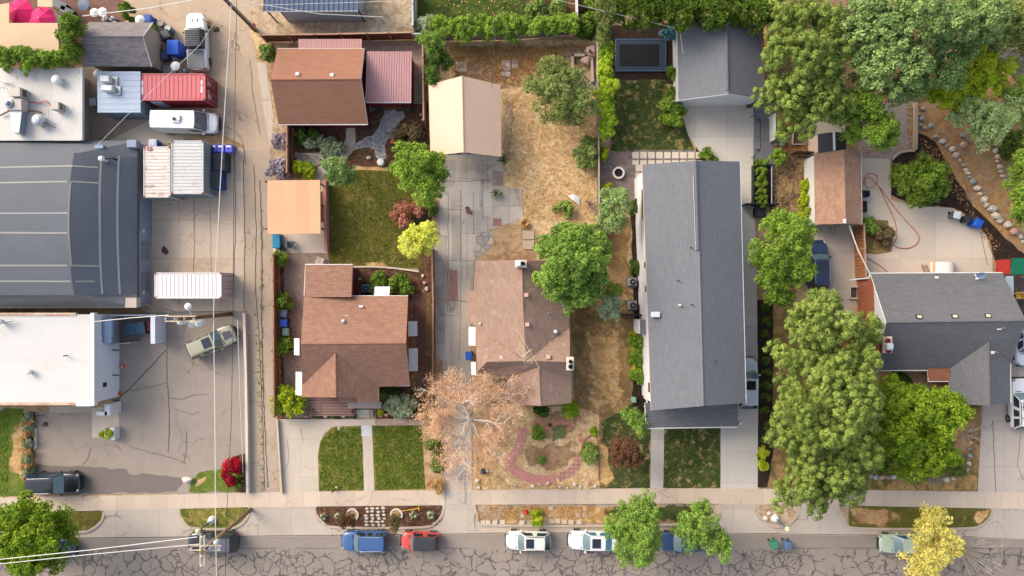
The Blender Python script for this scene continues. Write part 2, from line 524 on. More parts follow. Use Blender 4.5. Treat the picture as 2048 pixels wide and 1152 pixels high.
M_asph = slabmat((168,154,141), 60, 60, .001, name='lot_asphalt', amt=.13, stain=(150,138,128), crack=.2)
M_patch = slabmat((128,117,111), 60, 60, .001, name='patched_asphalt', amt=.14, crack=0)
M_herr = tiles((176,152,134), (152,130,114), (140,118,100), .20, .10, .006, 'herringbone_brick', rot=math.radians(45), bmp=.004)
M_paver = tiles((150,132,122), (122,108,102), (104,92,84), .55, .30, .008, 'patio_pavers', bmp=.004)
M_paver2 = tiles((178,162,152), (160,146,138), (150,136,128), .22, .11, .004, 'grey_brick_paving', bmp=.003)
M_cpav = tiles((180,158,140), (158,138,122), (140,122,108), .62, .34, .008, 'tan_pavers', bmp=.004, amt=.2)
M_pink = tiles((222,158,144), (208,142,128), (184,130,114), .22, .11, .006, 'pink_brick', rot=.6, bmp=.004, amt=.2)
M_brick = tiles((168,104,84), (146,88,70), (170,150,134), .22, .075, .008, 'red_brick', bmp=.006)
M_obrick = tiles((178,104,76), (160,90,66), (150,110,90), .22, .075, .008, 'orange_brick', bmp=.005)

for m_, a_ in ((M_straw, ([(208,166,108),(188,142,88),(220,184,128)],1.6)), (M_straw2, ([(192,150,100),(168,128,86),(205,170,118)],1.8)), (M_brown, ([(152,122,84),(128,100,70),(172,140,92)],.9)),
               (M_gravel, ([(190,164,132),(168,140,110),(206,184,156)],2)), (M_orange, ([(182,142,102),(164,124,86),(190,154,116)],1)), (M_dark, ([(70,82,42),(54,68,36),(90,94,50)],1))):
    SOFTM[m_] = ground(a_[0], a_[1], 'worn_'+m_.name, fine=14, fine_amt=.45, soft=True)
M_thin = ground([(120,128,80),(104,114,66)],3,'thin_grass_base'); SOFTM[M_thin] = ground([(120,128,80),(104,114,66)],3,'thin_grass',soft=True)
# --- asphalt road with sealed cracks ---
def roadmat():
    m, nt, b = newmat('street_asphalt')
    v = wpos(nt, 3.3)
    base, k = dirty(nt, lin((158,145,133)), v, .15)
    nz = N(nt, 'ShaderNodeTexNoise'); nz.inputs['Scale'].default_value = .75; nz.inputs['Detail'].default_value = 3.5
    nt.links.new(v, nz.inputs['Vector'])
    vm = N(nt, 'ShaderNodeVectorMath', operation='MULTIPLY_ADD'); vm.inputs[1].default_value = (1.3,1.3,0)
    nt.links.new(nz.outputs['Color'], vm.inputs[0]); nt.links.new(v, vm.inputs[2])
    n2 = N(nt, 'ShaderNodeTexNoise'); n2.inputs['Scale'].default_value = 2.3; n2.inputs['Detail'].default_value = 2
    nt.links.new(v, n2.inputs['Vector'])
    sx = N(nt, 'ShaderNodeVectorMath', operation='MULTIPLY_ADD'); sx.inputs[1].default_value = (.55,.55,0)
    nt.links.new(n2.outputs['Color'], sx.inputs[0]); nt.links.new(vm.outputs[0], sx.inputs[2])
    def cells(scale, w):
        vo = N(nt, 'ShaderNodeTexVoronoi', feature='DISTANCE_TO_EDGE', voronoi_dimensions='2D'); vo.inputs['Scale'].default_value = scale
        nt.links.new(sx.outputs[0], vo.inputs['Vector'])
        wn = math_(nt, 'MULTIPLY', ramp(nt, noise(nt, v, 1.4, 2, .5), .3, .7), w*.8)
        wide = math_(nt, 'ADD', wn, w*.6)
        return ramp(nt, math_(nt, 'SUBTRACT', vo.outputs['Distance'], wide), .015, -.006)
    big = cells(.78, .040)
    small = cells(1.15, .05)
    where = ramp(nt, noise(nt, v, .4, 3, .6), .49, .55)
    gate = ramp(nt, noise(nt, v, .55, 2, .5), .34, .42)
    line = math_(nt, 'MAXIMUM', math_(nt, 'MULTIPLY', big, gate), math_(nt, 'MULTIPLY', small, where))
    sep = N(nt, 'ShaderNodeSeparateXYZ'); g = N(nt, 'ShaderNodeNewGeometry'); nt.links.new(g.outputs['Position'], sep.inputs[0])
    edge = math_(nt, 'ADD', sep.outputs[1], math_(nt, 'MULTIPLY', noise(nt, v, .8, 2, .5), .8))
    onroad = ramp(nt, edge, -24.45, -24.6)
    line = math_(nt, 'MULTIPLY', line, onroad)
    # the lane beside the gutter was resurfaced: one long seam
    seam = ramp(nt, math_(nt, 'ABSOLUTE', math_(nt, 'ADD', sep.outputs[1], 24.82)), .05, .02)
    line = math_(nt, 'MAXIMUM', line, math_(nt, 'MULTIPLY', seam, ramp(nt, noise(nt, v, .25, 2, .5), .42, .5)))
    out = mix(nt, math_(nt, 'MULTIPLY', line, .92), base, lin((92,86,84)))
    nt.links.new(out, b.inputs['Base Color'])
    rg = mix(nt, line, (.9,.9,.9,1), (.55,.55,.55,1)); nt.links.new(rg, b.inputs['Roughness'])
    b.inputs['Specular IOR Level'].default_value = .2
    bump(nt, b, noise(nt, v, 30, 2, .6), .006, .6)
    return m
M_road = roadmat()

RZ = -0.12
def band(name, top, bot, layer, m, z=None, zf=None):
    return patch(name, top + list(reversed(bot)), layer, m, z=z, zf=zf)

# road, gutter and base sheet
R_edge = [(-500,1082),(0,1078),(150,1077),(350,1075),(560,1072),(800,1070),(1000,1067),(1300,1066),(1500,1067),(1750,1071),(2048,1077),(2500,1084)]
K_edge = [(-500,1062),(0,1060),(150,1060),(350,1058),(560,1057),(800,1056),(1000,1053),(1300,1052),(1500,1053),(1750,1056),(2048,1061),(2500,1066)]
band('road', R_edge, [(-500,1600),(2500,1600)], 0, M_road, z=RZ)
S_bot = [(-500,1029),(-300,1028),(0,1025),(150,1022),(330,1018),(500,1014),(700,1012),(900,1010),(1000,1009),(1300,1007),(1500,1008),(1750,1012),(2048,1018),(2400,1024),(2500,1026)]
band('gutter', [(x,y-3) for x, y in S_bot], [(x,y+2) for x, y in R_edge], 0, M_gutter, z=RZ+.012)
g = MB(); a = P(-9000,-9000); c = P(11000, 1700)
g.quad((a.x,c.y-400,-.3),(c.x,c.y-400,-.3),(c.x,a.y,-.3),(a.x,a.y,-.3)); tag(g.build('terrain', M_dirt), None, None, None, 'structure')
band('ground', [(-900,-700),(2900,-700)], S_bot, 0, M_dirt, z=0.0)
# kerb face: a thin wall under the edge of the ground sheet
kb = MB()
for (x0,y0),(x1,y1) in zip(S_bot[:-1], S_bot[1:]):
    a, b_ = P(x0,y0), P(x1,y1); n = Vector((b_.y-a.y, a.x-b_.x)).normalized()*.02
    kb.prism([(a.x,a.y-.001),(b_.x,b_.y-.001),(b_.x,b_.y+.10),(a.x,a.y+.10)], RZ, -.003)
tag(kb.build('kerb', M_gutter), None, None, None, 'structure')

# side walk
S_top = [(-300,998),(0,995),(150,992),(330,989),(500,985),(700,982),(900,980),(1000,979),(1300,976),(1500,977),(1750,980),(2048,985),(2400,990)]
band('pavement', S_top, S_bot[1:-1], 8, M_walk)

# driveway aprons fall from the side walk to the gutter
def apron(pts, m=M_apron):
    ys = [p[1] for p in pts]; lo, hi = min(ys), max(ys)
    return patch('driveway_apron', pts, 0, m, zf=lambda p: .028-(p[1]-lo)/(hi-lo)*(.028-RZ-.018))
apron([(203,1019),(360,1016),(364,1040),(385,1056),(352,1074),(150,1076),(158,1068),(190,1055),(206,1035)])
apron([(494,1012),(634,1011),(629,1030),(640,1046),(668,1057),(690,1070),(440,1073),(470,1060),(488,1046),(500,1022)])
apron([(884,1008),(952,1007),(948,1040),(950,1056),(962,1067),(850,1069),(868,1054),(886,1040)])
apron([(1443,1005),(1514,1005),(1510,1022),(1520,1042),(1545,1052),(1556,1067),(1425,1067),(1440,1052)])
apron([(1598,1008),(1678,1009),(1674,1024),(1684,1040),(1705,1052),(1720,1070),(1560,1068),(1575,1054),(1595,1040)])
apron([(1980,1014),(2120,1018),(2120,1080),(1950,1075),(1955,1062),(1976,1045)])

# planting strips with a pale kerb round their street side
def kerbline(pts, w=.2, h=.03, m=None, name='kerb'):
    mb = MB(); q = [P(x,y) for x,y in smooth_px(pts, 2, False)]
    n = len(q); L = []; R_ = []
    for i in range(n):
        t = (q[min(i+1,n-1)]-q[max(i-1,0)]).normalized(); s = Vector((-t.y,t.x,0))*(w/2)
        L.append(q[i]+s); R_.append(q[i]-s)
    vs = [(p.x,p.y,h) for p in L]+[(p.x,p.y,h) for p in R_]+[(p.x,p.y,RZ) for p in L]+[(p.x,p.y,RZ) for p in R_]
    fs = []
    for i in range(n-1):
        fs += [(n+i,n+i+1,i+1,i),(i,i+1,2*n+i+1,2*n+i),(3*n+i,3*n+i+1,n+i+1,n+i)]
    fs += [(0,2*n,3*n,n),(n-1,2*n-1,4*n-1,3*n-1)]
    mb.add(vs, fs)
    return tag(mb.build(name, m or M_gutter), None, None, None, 'structure')
def strip(x0, x1, ytop0, ytop1, ybot, m, rl=28, rr=28, amp=0.0, seed=1, nm='verge'):
    pts = [(x0,ytop0),(x0+2,ytop0+12)]
    pts += [(x0+6,ybot-22),(x0+rl*.55,ybot-8),(x0+rl*1.1,ybot)] if rl else [(x0,ybot)]
    pts += [(x1-rr*1.1,ybot),(x1-rr*.55,ybot-8),(x1-6,ybot-22),(x1-2,ytop1+12)] if rr else [(x1,ybot)]
    pts += [(x1,ytop1)]
    patch(nm, pts, 4, m, 0, 0, seed=seed)
    kerbline([(p[0],p[1]+1) for p in pts], .22, .035)
strip(-60, 208, 1027, 1022, 1065, M_lawn2, 0, 40, nm='verge_lawn')
strip(357, 500, 1017, 1014, 1057, M_lawn, 26, 34, nm='verge_lawn')
strip(629, 888, 1013, 1011, 1055, M_mulch, 34, 34, nm='verge_mulch')
strip(949, 1440, 1009, 1007, 1051, M_straw, 12, 0, nm='verge_straw')
strip(1511, 1600, 1008, 1010, 1052, M_gravel, 30, 30, nm='verge_gravel')
strip(1676, 1985, 1011, 1016, 1057, M_lawn2, 28, 36, nm='verge_lawn')
patch('verge_grass', [(1186,1009),(1300,1008),(1442,1008),(1442,1048),(1380,1046),(1300,1044),(1240,1040),(1190,1036)], 6, M_dark, 3, 0, seed=3)
patch('verge_straw', [(1690,1013),(1800,1014),(1800,1050),(1760,1056),(1700,1050)], 5, M_straw2, 4, 0, seed=4)
patch('verge_gravel', [(1677,1012),(1697,1013),(1697,1050),(1684,1042),(1677,1028)], 6, M_gravel, 1)
patch('verge_straw', [(1950,1018),(1983,1018),(1978,1036),(1958,1052),(1944,1040)], 6, M_straw, 2)

# --- back lanes and yards on the commercial side ---
patch('yard', [(120,-120),(520,-120),(500,60),(512,110),(525,200),(537,300),(545,345),(547,500),(551,830),(557,984),(499,988),(494,640),(487,620),(487,290),(430,262),(280,300),(270,130),(240,60),(120,60)], 1, M_alley)
patch('alley', [(487,300),(541,300),(546,360),(547,500),(551,830),(557,984),(499,988),(494,640)], 2, M_alley2, 1.5)
patch('yard', [(282,285),(486,296),(489,622),(300,626),(282,620)], 3, M_lot, 0)
patch('yard', [(175,228),(330,228),(366,268),(367,282),(330,288),(175,288)], 3, M_patio, 0)
patch('yard', [(455,295),(478,296),(478,388),(455,388)], 4, M_lot)
patch('car_park', [(225,626),(493,624),(498,986),(70,990),(66,825),(235,812)], 3, M_asph)
patch('asphalt_patch', [(70,925),(120,932),(170,934),(210,935),(252,940),(258,950),(300,946),(330,950),(362,953),(366,966),(352,985),(200,987),(70,989)], 5, M_patch, 2.5, seed=5)
patch('walkway', [(184,815),(238,815),(238,872),(184,876)], 5, M_drive)
patch('walkway', [(100,812),(184,812),(184,824),(100,826)], 5, M_gutter)
patch('lawn', [(-120,812),(46,818),(52,985),(50,991),(-120,995)], 2, M_green, 2)
patch('bare_turf', [(22,850),(46,845),(50,905),(44,965),(18,950),(12,930),(24,900)], 4, M_straw, 4, 1, seed=8)
patch('planting_bed', [(46,826),(70,824),(70,985),(50,990)], 3, M_mulch, 1)
patch('lawn', [(378,984),(385,962),(400,945),(432,940),(470,930),(497,935),(499,984)], 5, M_green, 2, seed=9)
patch('bare_turf', [(388,962),(405,952),(418,948),(418,958),(400,972),(384,980)], 6, M_straw, 2)
patch('planting_bed', [(462,915),(497,905),(499,984),(470,984)], 6, M_mulch, 2)
patch('courtyard', [(-200,-200),(240,-200),(250,60),(300,130),(170,140),(-200,140)], 2, tiles((150,112,96),(130,94,80),(110,86,76),.22,.11,.008,'courtyard_brick', rot=.78))
patch('yard', [(150,130),(300,120),(300,240),(200,290),(150,290)], 2, M_alley2)

# --- behind the maroon garage ---
patch('dirt_lot', [(500,-120),(835,-120),(832,75),(530,76),(512,60),(500,20)], 3, M_gravel, 2)
patch('weeds_bed', [(500,58),(540,78),(550,100),(545,125),(522,118),(514,95)], 5, M_straw, 3)
patch('garage_apron', [(514,124),(532,126),(548,240),(575,330),(548,342),(536,280),(524,200)], 4, M_drive)
patch('planting_bed', [(545,235),(585,252),(585,360),(548,365),(540,320)], 4, M_gravel, 2)
patch('patio', [(720,80),(850,86),(850,252),(720,252)], 3, M_cpav)
patch('planting_bed', [(585,248),(855,205),(862,400),(840,400),(840,338),(585,338)], 4, M_mulch, 2)
patch('path', [(693,250),(710,250),(712,285),(706,305),(690,318),(670,330),(655,345),(640,362),(628,362),(632,340),(648,322),(640,316),(590,318),(590,306),(640,306),(672,300),(692,285)], 6, M_drive, 0, 1)
patch('lawn', [(655,338),(700,333),(780,338),(815,345),(835,360),(845,480),(842,536),(760,536),(700,530),(660,530),(655,505)], 6, M_lawn2, 1.2)
patch('bare_turf', [(700,330),(800,336),(800,343),(700,340)], 7, M_straw, 2)
patch('bare_turf', [(720,524),(780,524),(785,533),(730,534)], 7, M_straw, 2.5)
patch('patio', [(546,360),(655,360),(657,506),(546,506)], 7, M_patio)
patch('patio', [(560,504),(659,504),(659,530),(640,600),(640,835),(564,835)], 5, M_herr)
patch('planting_bed', [(546,505),(568,505),(568,838),(556,838)], 6, M_mulch, 1)
patch('planting_bed', [(705,534),(760,532),(835,540),(845,560),(845,600),(705,600)], 6, M_mulch, 1)
patch('planting_bed', [(836,400),(872,400),(872,600),(862,610),(836,560)], 5, M_mulch, 1)
patch('side_path', [(820,585),(862,585),(866,840),(820,800)], 5, M_brown, 1)
patch('side_path', [(824,590),(852,588),(850,840),(836,838),(834,700),(826,640)], 6, tiles((150,104,88),(128,86,74),(110,90,78),.3,.2,.02,'old_brick_path', amt=.25))
patch('bare_strip', [(864,380),(890,380),(892,820),(868,820)], 5, M_dirt, 2)

# --- brown house: front ---
patch('driveway', [(556,838),(838,838),(842,850),(667,853),(648,868),(640,885),(636,910),(638,984),(564,984)], 4, M_drive)
patch('lawn', [(667,853),(724,851),(728,980),(638,982),(636,910),(640,885),(648,868)], 6, M_lawn)
patch('lawn', [(744,851),(843,850),(851,978),(749,980)], 6, M_lawn)
patch('path', [(722,851),(744,850),(749,981),(728,982)], 5, M_drive)
patch('path', [(722,851),(743,850.5),(744,872),(723,872)], 7, slabmat((208,206,206), 5,5,.002,name='pale_slab',crack=0))
patch('planting_bed', [(756,778),(845,770),(845,838),(752,838)], 5, M_mulch, 1)
patch('planting_bed', [(562,785),(620,800),(712,828),(712,840),(562,840)], 3, M_mulch, 1)
patch('path', [(750,838),(842,836),(844,850),(750,851)], 7, tiles((206,178,158),(188,156,138),(170,146,128),.6,.3,.012,'flag_edging'))
patch('planting_bed', [(842,838),(895,838),(896,985),(850,985)], 4, M_dirt, 1)

# --- middle lot ---
patch('backyard', [(868,80),(1200,80),(1200,640),(1140,640),(1080,525),(950,525),(940,470),(870,460)], 2, M_straw)
patch('weedy_ground', [(895,85),(1190,85),(1185,150),(1010,160),(1000,178),(900,160)], 4, M_straw2, 5, seed=14)
patch('bare_ground', [(900,125),(985,110),(1000,175),(900,160)], 4, M_gravel, 6, seed=15)
patch('bare_ground', [(1005,180),(1030,180),(1022,330),(1005,330)], 4, M_gravel, 4, seed=16)
patch('dirt_bed', [(945,465),(1000,448),(1060,450),(1092,500),(1090,524),(948,524)], 5, M_dirt, 4, 0, seed=17)
patch('driveway', [(872,308),(1006,308),(1008,375),(1046,378),(1046,440),(1000,452),(965,466),(950,500),(942,650),(944,1011),(888,1011),(886,720),(872,714),(868,500),(880,400)], 6, M_drivec, .6)
rr = random.Random(21)
for x0,y0,x1,y1,c in ((880,390,902,470,(206,196,182)),(904,430,924,520,(182,172,158)),(926,360,960,420,(208,198,186)),(930,425,962,462,(188,180,168)),(884,520,898,620,(196,182,164)),(918,560,940,650,(204,192,176)),(900,660,940,740,(190,178,164)),(890,610,898,720,(210,200,188)),(966,380,984,432,(206,198,188)),(900,860,942,930,(194,184,170)),(892,940,915,1006,(206,194,178)),(882,320,910,372,(176,170,162))):
    patch('worn_slab', ragged([(x0,y0),(x1,y0),(x1,y1),(x0,y1)],20,1.2,int(x0+y0)), 7, slabmat(c,9,9,.001,name='worn_slab_concrete',amt=.14,crack=0))
patch('brick_strip', [(899,540),(915,540),(916,600),(900,600)], 8, tiles((196,146,130),(176,128,112),(150,126,110),.4,.3,.015,'worn_brick'))
patch('brick_strip', [(986,437),(1003,437),(1003,452),(986,452)], 8, tiles((184,128,114),(166,112,98),(150,126,110),.3,.15,.015,'worn_brick_red'))
patch('brick_strip', [(985,340),(1006,345),(1006,372),(985,372)], 8, tiles((176,152,140),(160,138,126),(140,122,108),.6,.5,.02,'worn_slabs'))
patch('side_yard', [(1138,600),(1296,600),(1300,985),(1196,985),(1196,820),(1150,815)], 3, M_brown)
patch('bare_ground', [(1165,640),(1250,640),(1255,830),(1170,840)], 5, M_straw2, 7, 1, seed=19)
patch('bare_ground', [(1200,440),(1262,430),(1268,620),(1205,620)], 4, M_brown, 4, seed=20)
patch('lawn', [(1205,842),(1262,810),(1298,835),(1300,978),(1200,978),(1204,900)], 5, M_dark, 3, seed=21)
patch('bare_turf', [(1196,880),(1218,890),(1222,930),(1232,960),(1210,978),(1196,978)], 6, M_straw, 4, seed=22)
patch('front_yard', [(945,815),(1150,812),(1198,830),(1200,978),(950,980)], 3, M_straw)
patch('bare_ground', [(1060,890),(1150,880),(1165,900),(1150,930),(1100,945),(1050,935),(1040,905)], 5, M_orange, 4, 1, seed=23)
patch('bare_ground', [(1062,820),(1165,815),(1170,870),(1080,885),(1058,850)], 5, M_orange, 5, 1, seed=24)
patch('thin_grass', [(1095,850),(1135,848),(1140,880),(1105,885)], 6, M_thin, 3, 1)
# pink brick garden walk
def walk(pts, w, layer, m, name='path'):
    q = [P(x,y) for x,y in smooth_px(pts, 2, False)]; n = len(q); L=[]; R_=[]
    for i in range(n):
        t = (q[min(i+1,n-1)]-q[max(i-1,0)]).normalized(); s = Vector((-t.y,t.x,0))*(w/2)
        L.append(q[i]+s); R_.append(q[i]-s)
    z = level(pts, layer)*.004; mb = MB()
    vs = [(p.x,p.y,z) for p in R_]+[(p.x,p.y,z) for p in L]
    mb.add(vs, [(i,i+1,n+i+1,n+i) for i in range(n-1)])
    return tag(mb.build(name, m), None, None, None, 'structure')
walk([(1046,855),(1040,892),(1020,920),(1022,935),(1045,952),(1080,961),(1112,958)], .9, 7, M_pink)
walk([(1116,957),(1145,942),(1156,925),(1161,908)], .8, 7, tiles((214,158,142),(198,140,124),(150,112,94),.42,.4,.03,'pink_slabs', off=0))

# --- long grey house lot ---
patch('planting_bed', [(1200,50),(1362,50),(1362,168),(1222,168)], 3, M_dmulch, 2)
patch('lawn', [(1222,160),(1332,160),(1345,210),(1366,235),(1378,275),(1392,303),(1222,303)], 5, M_dark, 1.5)
patch('patio', [(1200,303),(1272,303),(1290,420),(1200,392)], 5, M_paver)
patch('gravel_bed', [(1270,300),(1400,300),(1400,328),(1292,330),(1292,400),(1270,392)], 5, ground([(132,124,116),(112,106,100),(150,142,132)],3,'grey_gravel',fine=18))
patch('planting_bed', [(1392,290),(1440,300),(1440,325),(1392,325)], 6, M_dmulch)
_lv = level([(1270,300),(1400,410)], 7)*.004
mb = MB()
for i in range(9):
    for j, (y0,h) in enumerate(((302,13),(318,10))):
        a = P(1271+i*15.9, y0+h/2+2); mb.box((a.x,a.y,_lv),(.62,.6 if j==0 else .42,.02))
for j in range(4):
    a = P(1277.5, 336+j*16); mb.box((a.x,a.y,_lv),(.62,.62,.02))
tag(mb.build('paver_path', plain((222,204,184), .9, .06, name='paver')), None, None, None, 'structure')
patch('driveway', [(1366,200),(1508,200),(1506,330),(1512,500),(1516,800),(1515,978),(1441,978),(1441,850),(1480,700),(1480,330),(1420,330),(1400,306),(1376,270),(1366,235)], 6, M_drived, .2)
patch('side_walk', [(1302,840),(1329,840),(1326,977),(1301,977)], 6, slabmat((208,200,188),1.4,2.4,.014,(150,142,134),'walk_concrete',crack=0))
patch('lawn', [(1329,850),(1441,850),(1441,976),(1327,976)], 5, M_dark, 1)
patch('planting_bed', [(1262,430),(1300,420),(1304,830),(1264,830),(1268,620)], 5, M_dmulch, 1.5)
patch('planting_bed', [(1515,600),(1546,600),(1546,900),(1535,975),(1515,975)], 5, M_dmulch, 1)
patch('stepped_walk', [(1506,200),(1546,200),(1548,330),(1506,330)], 5, slabmat((128,128,132),2,2,.01,name='dark_walk',crack=0))
patch('planting_bed', [(1506,328),(1546,328),(1545,412),(1506,412)], 5, M_dmulch)
patch('backyard', [(1536,290),(1625,300),(1622,460),(1540,460)], 3, M_burnt, 2)
patch('backyard', [(1490,-100),(2300,-100),(2300,560),(1985,560),(1720,300),(1540,300)], 1, M_orange)
patch('planting_bed', [(1500,-100),(2010,-100),(1990,90),(1960,170),(1880,205),(1820,205),(1700,215),(1540,225),(1535,60)], 2, ground([(128,102,76),(104,84,62),(146,118,88)],2,'leafy_soil',fine=14,fine_amt=.5), 2)
patch('garden_bed', [(1540,225),(1625,225),(1625,305),(1540,305)], 4, ground([(176,124,80),(150,100,66),(196,146,100)],3,'wood_chips',fine=18,fine_amt=.6), 2)
patch('yard', [(1612,235),(1690,225),(1690,300),(1620,305)], 5, M_patio)
patch('driveway', [(1612,452),(1660,440),(1722,448),(1722,560),(1705,640),(1612,640),(1612,500)], 5, M_fdrive)
patch('patio', [(1718,290),(1780,300),(1782,400),(1830,412),(1905,416),(1945,440),(1972,470),(1984,510),(1985,560),(1720,560),(1720,450)], 6, M_patio, 0, 0)
patch('patio', [(1715,205),(1828,205),(1828,300),(1800,306),(1782,318),(1720,316)], 7, M_paver2)
patch('planting_bed', [(1722,440),(1775,440),(1784,480),(1782,505),(1722,510)], 8, M_brown, 2)
patch('planting_bed', [(1830,264),(1850,270),(1872,285),(1920,370),(1945,410),(2000,465),(2060,520),(2060,540),(1992,530),(1975,470),(1948,440),(1905,414),(1830,410),(1782,390),(1784,320),(1800,308),(1830,300)], 8, M_dmulch, 2, seed=31)
patch('front_yard', [(1545,600),(1740,640),(1760,800),(1962,808),(1956,982),(1520,978),(1545,800)], 2, M_brown)
patch('dry_turf', [(1840,830),(1960,812),(1958,900),(1900,930),(1840,900)], 4, M_straw2, 3, 0, seed=33)
patch('lawn', [(1740,950),(1800,958),(1955,950),(1955,980),(1738,980)], 4, ground([(170,138,84),(112,104,56),(190,150,94)],2,'dry_lawn'), 2)
patch('driveway', [(1966,800),(2300,780),(2300,1000),(1955,984)], 5, M_rdrive)
patch('driveway', [(1985,640),(2300,640),(2300,805),(1985,805)], 4, M_rdrive)
patch('bare_ground', [(1990,548),(2300,548),(2300,650),(1990,650)], 6, ground([(92,82,76),(70,62,58)],2,'dark_dirt'))  # dirt in a darker, greyer tone than the yards around it

# --- gardens at the top ---
patch('lawn', [(835,-120),(1052,-120),(1052,40),(835,40)], 4, ground([(64,84,34),(52,72,28),(84,100,40)],1.5,'deep_lawn',fine=16,fine_amt=.5))
patch('vegetable_bed', [(828,38),(1165,38),(1165,66),(828,68)], 5, M_mulch, 2)
patch('vegetable_bed', [(1050,-100),(1190,-100),(1190,60),(1050,60)], 3, M_mulch)
patch('terrace', [(1130,95),(1192,95),(1192,180),(1140,175)], 6, M_drive, 2)

# --- long cracks and seams in the old pavement
M_crack = plain((104,92,84), .95, .15, name='crack_fill')
rc_ = random.Random(31)
def crack(pts, w=.05, layer=9, m=None):
    q = []
    for a, b in zip(pts[:-1], pts[1:]):
        n = max(2, int(math.hypot(b[0]-a[0], b[1]-a[1])/9))
        for i in range(n): t = i/n; q.append((a[0]+(b[0]-a[0])*t+rc_.uniform(-1.1,1.1), a[1]+(b[1]-a[1])*t+rc_.uniform(-1.1,1.1)))
    q.append(pts[-1])
    walk(q, w, layer, m or M_crack, 'pavement_crack')
for pts, w in (([(335,690),(334,760),(338,800),(339,860),(336,905)],.06),([(338,796),(360,798),(390,789),(418,790)],.04),([(232,802),(262,775),(300,735),(332,700)],.09),([(260,892),(300,905),(345,915),(372,928)],.05),
               ([(262,782),(285,776),(320,770),(334,764)],.04),([(372,860),(374,900),(368,925)],.04),([(182,895),(175,920),(165,930)],.05),([(345,815),(385,830),(400,822)],.03),
               ([(487,320),(490,480),(488,620)],.05),([(508,330),(512,450),(511,560),(518,680),(524,820),(530,980)],.05),([(520,360),(524,480),(523,640),(527,800),(536,975)],.06),([(517,610),(534,612),(546,606)],.03),([(505,745),(530,742)],.03),
               ([(388,398),(389,470),(388,545)],.03),([(420,400),(423,540)],.025),([(470,290),(471,450),(466,610)],.05),([(500,120),(506,190),(520,270)],.03),([(440,250),(470,260),(486,282),(492,330)],.04),
               ([(896,385),(897,500),(895,620)],.05),([(921,380),(922,560),(919,720)],.04),([(946,385),(947,470)],.04),([(964,340),(966,440)],.04),([(883,361),(940,363),(984,360)],.05),([(878,418),(924,420)],.04),([(888,600),(940,603)],.05),([(1003,790),(1003,860),(1002,930)],.0) if False else ([(928,870),(931,940),(930,1008)],.05),
               ([(575,880),(578,920),(570,940)],.02),([(602,855),(608,885)],.02),([(2040,870),(2035,930),(2046,960)],.05),([(1985,840),(1992,985)],.05)):
    crack(pts, w)
M_joint = plain((150,136,124), .95, .1, name='tar_joint')
band('gutter_seam', [(x,y-.9) for x, y in R_edge if -400 < x < 2300], [(x,y+.9) for x, y in R_edge if -400 < x < 2300], 0, M_crack, z=RZ+.018)
# ================================================================== BUILDINGS
WHITE = plain((224,223,220), .55, .05, name='white_paint')
WHITE2 = plain((214,218,222), .55, .06, name='off_white_paint')
TRIM = plain((228,226,222), .5, .04, name='white_trim')
DARK = plain((52,50,50), .6, .1, name='dark_metal')
BLACK = plain((30,30,32), .5, .1, name='black_metal')
STEEL = plain((168,172,176), .4, .1, .6, name='galvanised_metal')
GLASS = glassmat()
MAROON = plain((128,36,40), .6, .1, name='maroon_siding')
WOODF = tiles((150,98,66), (126,80,54), (78,52,38), 3, .14, .012, 'fence_boards', bmp=.01, amt=.2, rot=math.radians(90))
WOODF2 = tiles((196,136,88), (168,108,66), (90,58,36), 2, .15, .014, 'new_fence_boards', bmp=.01, amt=.25, rot=math.radians(90))
WOODG = tiles((150,144,140), (122,116,112), (70,66,62), 3, .14, .014, 'grey_fence_boards', bmp=.01, amt=.2, rot=math.radians(90))
TIMBER = plain((150,112,84), .8, .2, name='timber')
TIMBERP = plain((190,152,126), .8, .12, name='pale_timber')

def W3(l): return [P(*q) for q in l]
def ccw(w):
    a = sum(w[i].x*w[(i+1)%len(w)].y - w[(i+1)%len(w)].x*w[i].y for i in range(len(w)))
    return w if a > 0 else list(reversed(w))
def inset(w, d):
    w = ccw(w); n = len(w); out = []
    for i in range(n):
        p, a, b = w[i], w[i-1], w[(i+1)%n]
        e1 = Vector((p.x-a.x, p.y-a.y)).normalized(); e2 = Vector((b.x-p.x, b.y-p.y)).normalized()
        n1 = Vector((-e1.y, e1.x)); n2 = Vector((-e2.y, e2.x)); m = (n1+n2)
        k = d*2/max(.3, m.dot(m))
        out.append(Vector((p.x+m.x*k, p.y+m.y*k, p.z)))
    return out
def building(name, label, cat, pts, group=None):
    c = sum((P(x,y,0) for x,y in pts), Vector())/len(pts)
    return thing(name, label, cat, (c.x, c.y, 0), group)
def roofpart(root, faces, mat, th=.13, name='roof', caps=(), capmat=None):
    mb = MB()
    for f in faces: mb.slab(W3(f), th)
    for a, b in caps:
        A, B = P(*a), P(*b); mb.tube([A+Vector((0,0,-.03)), B+Vector((0,0,-.03))], .085, 6, 0)
    return mb.build(name, mat, root)
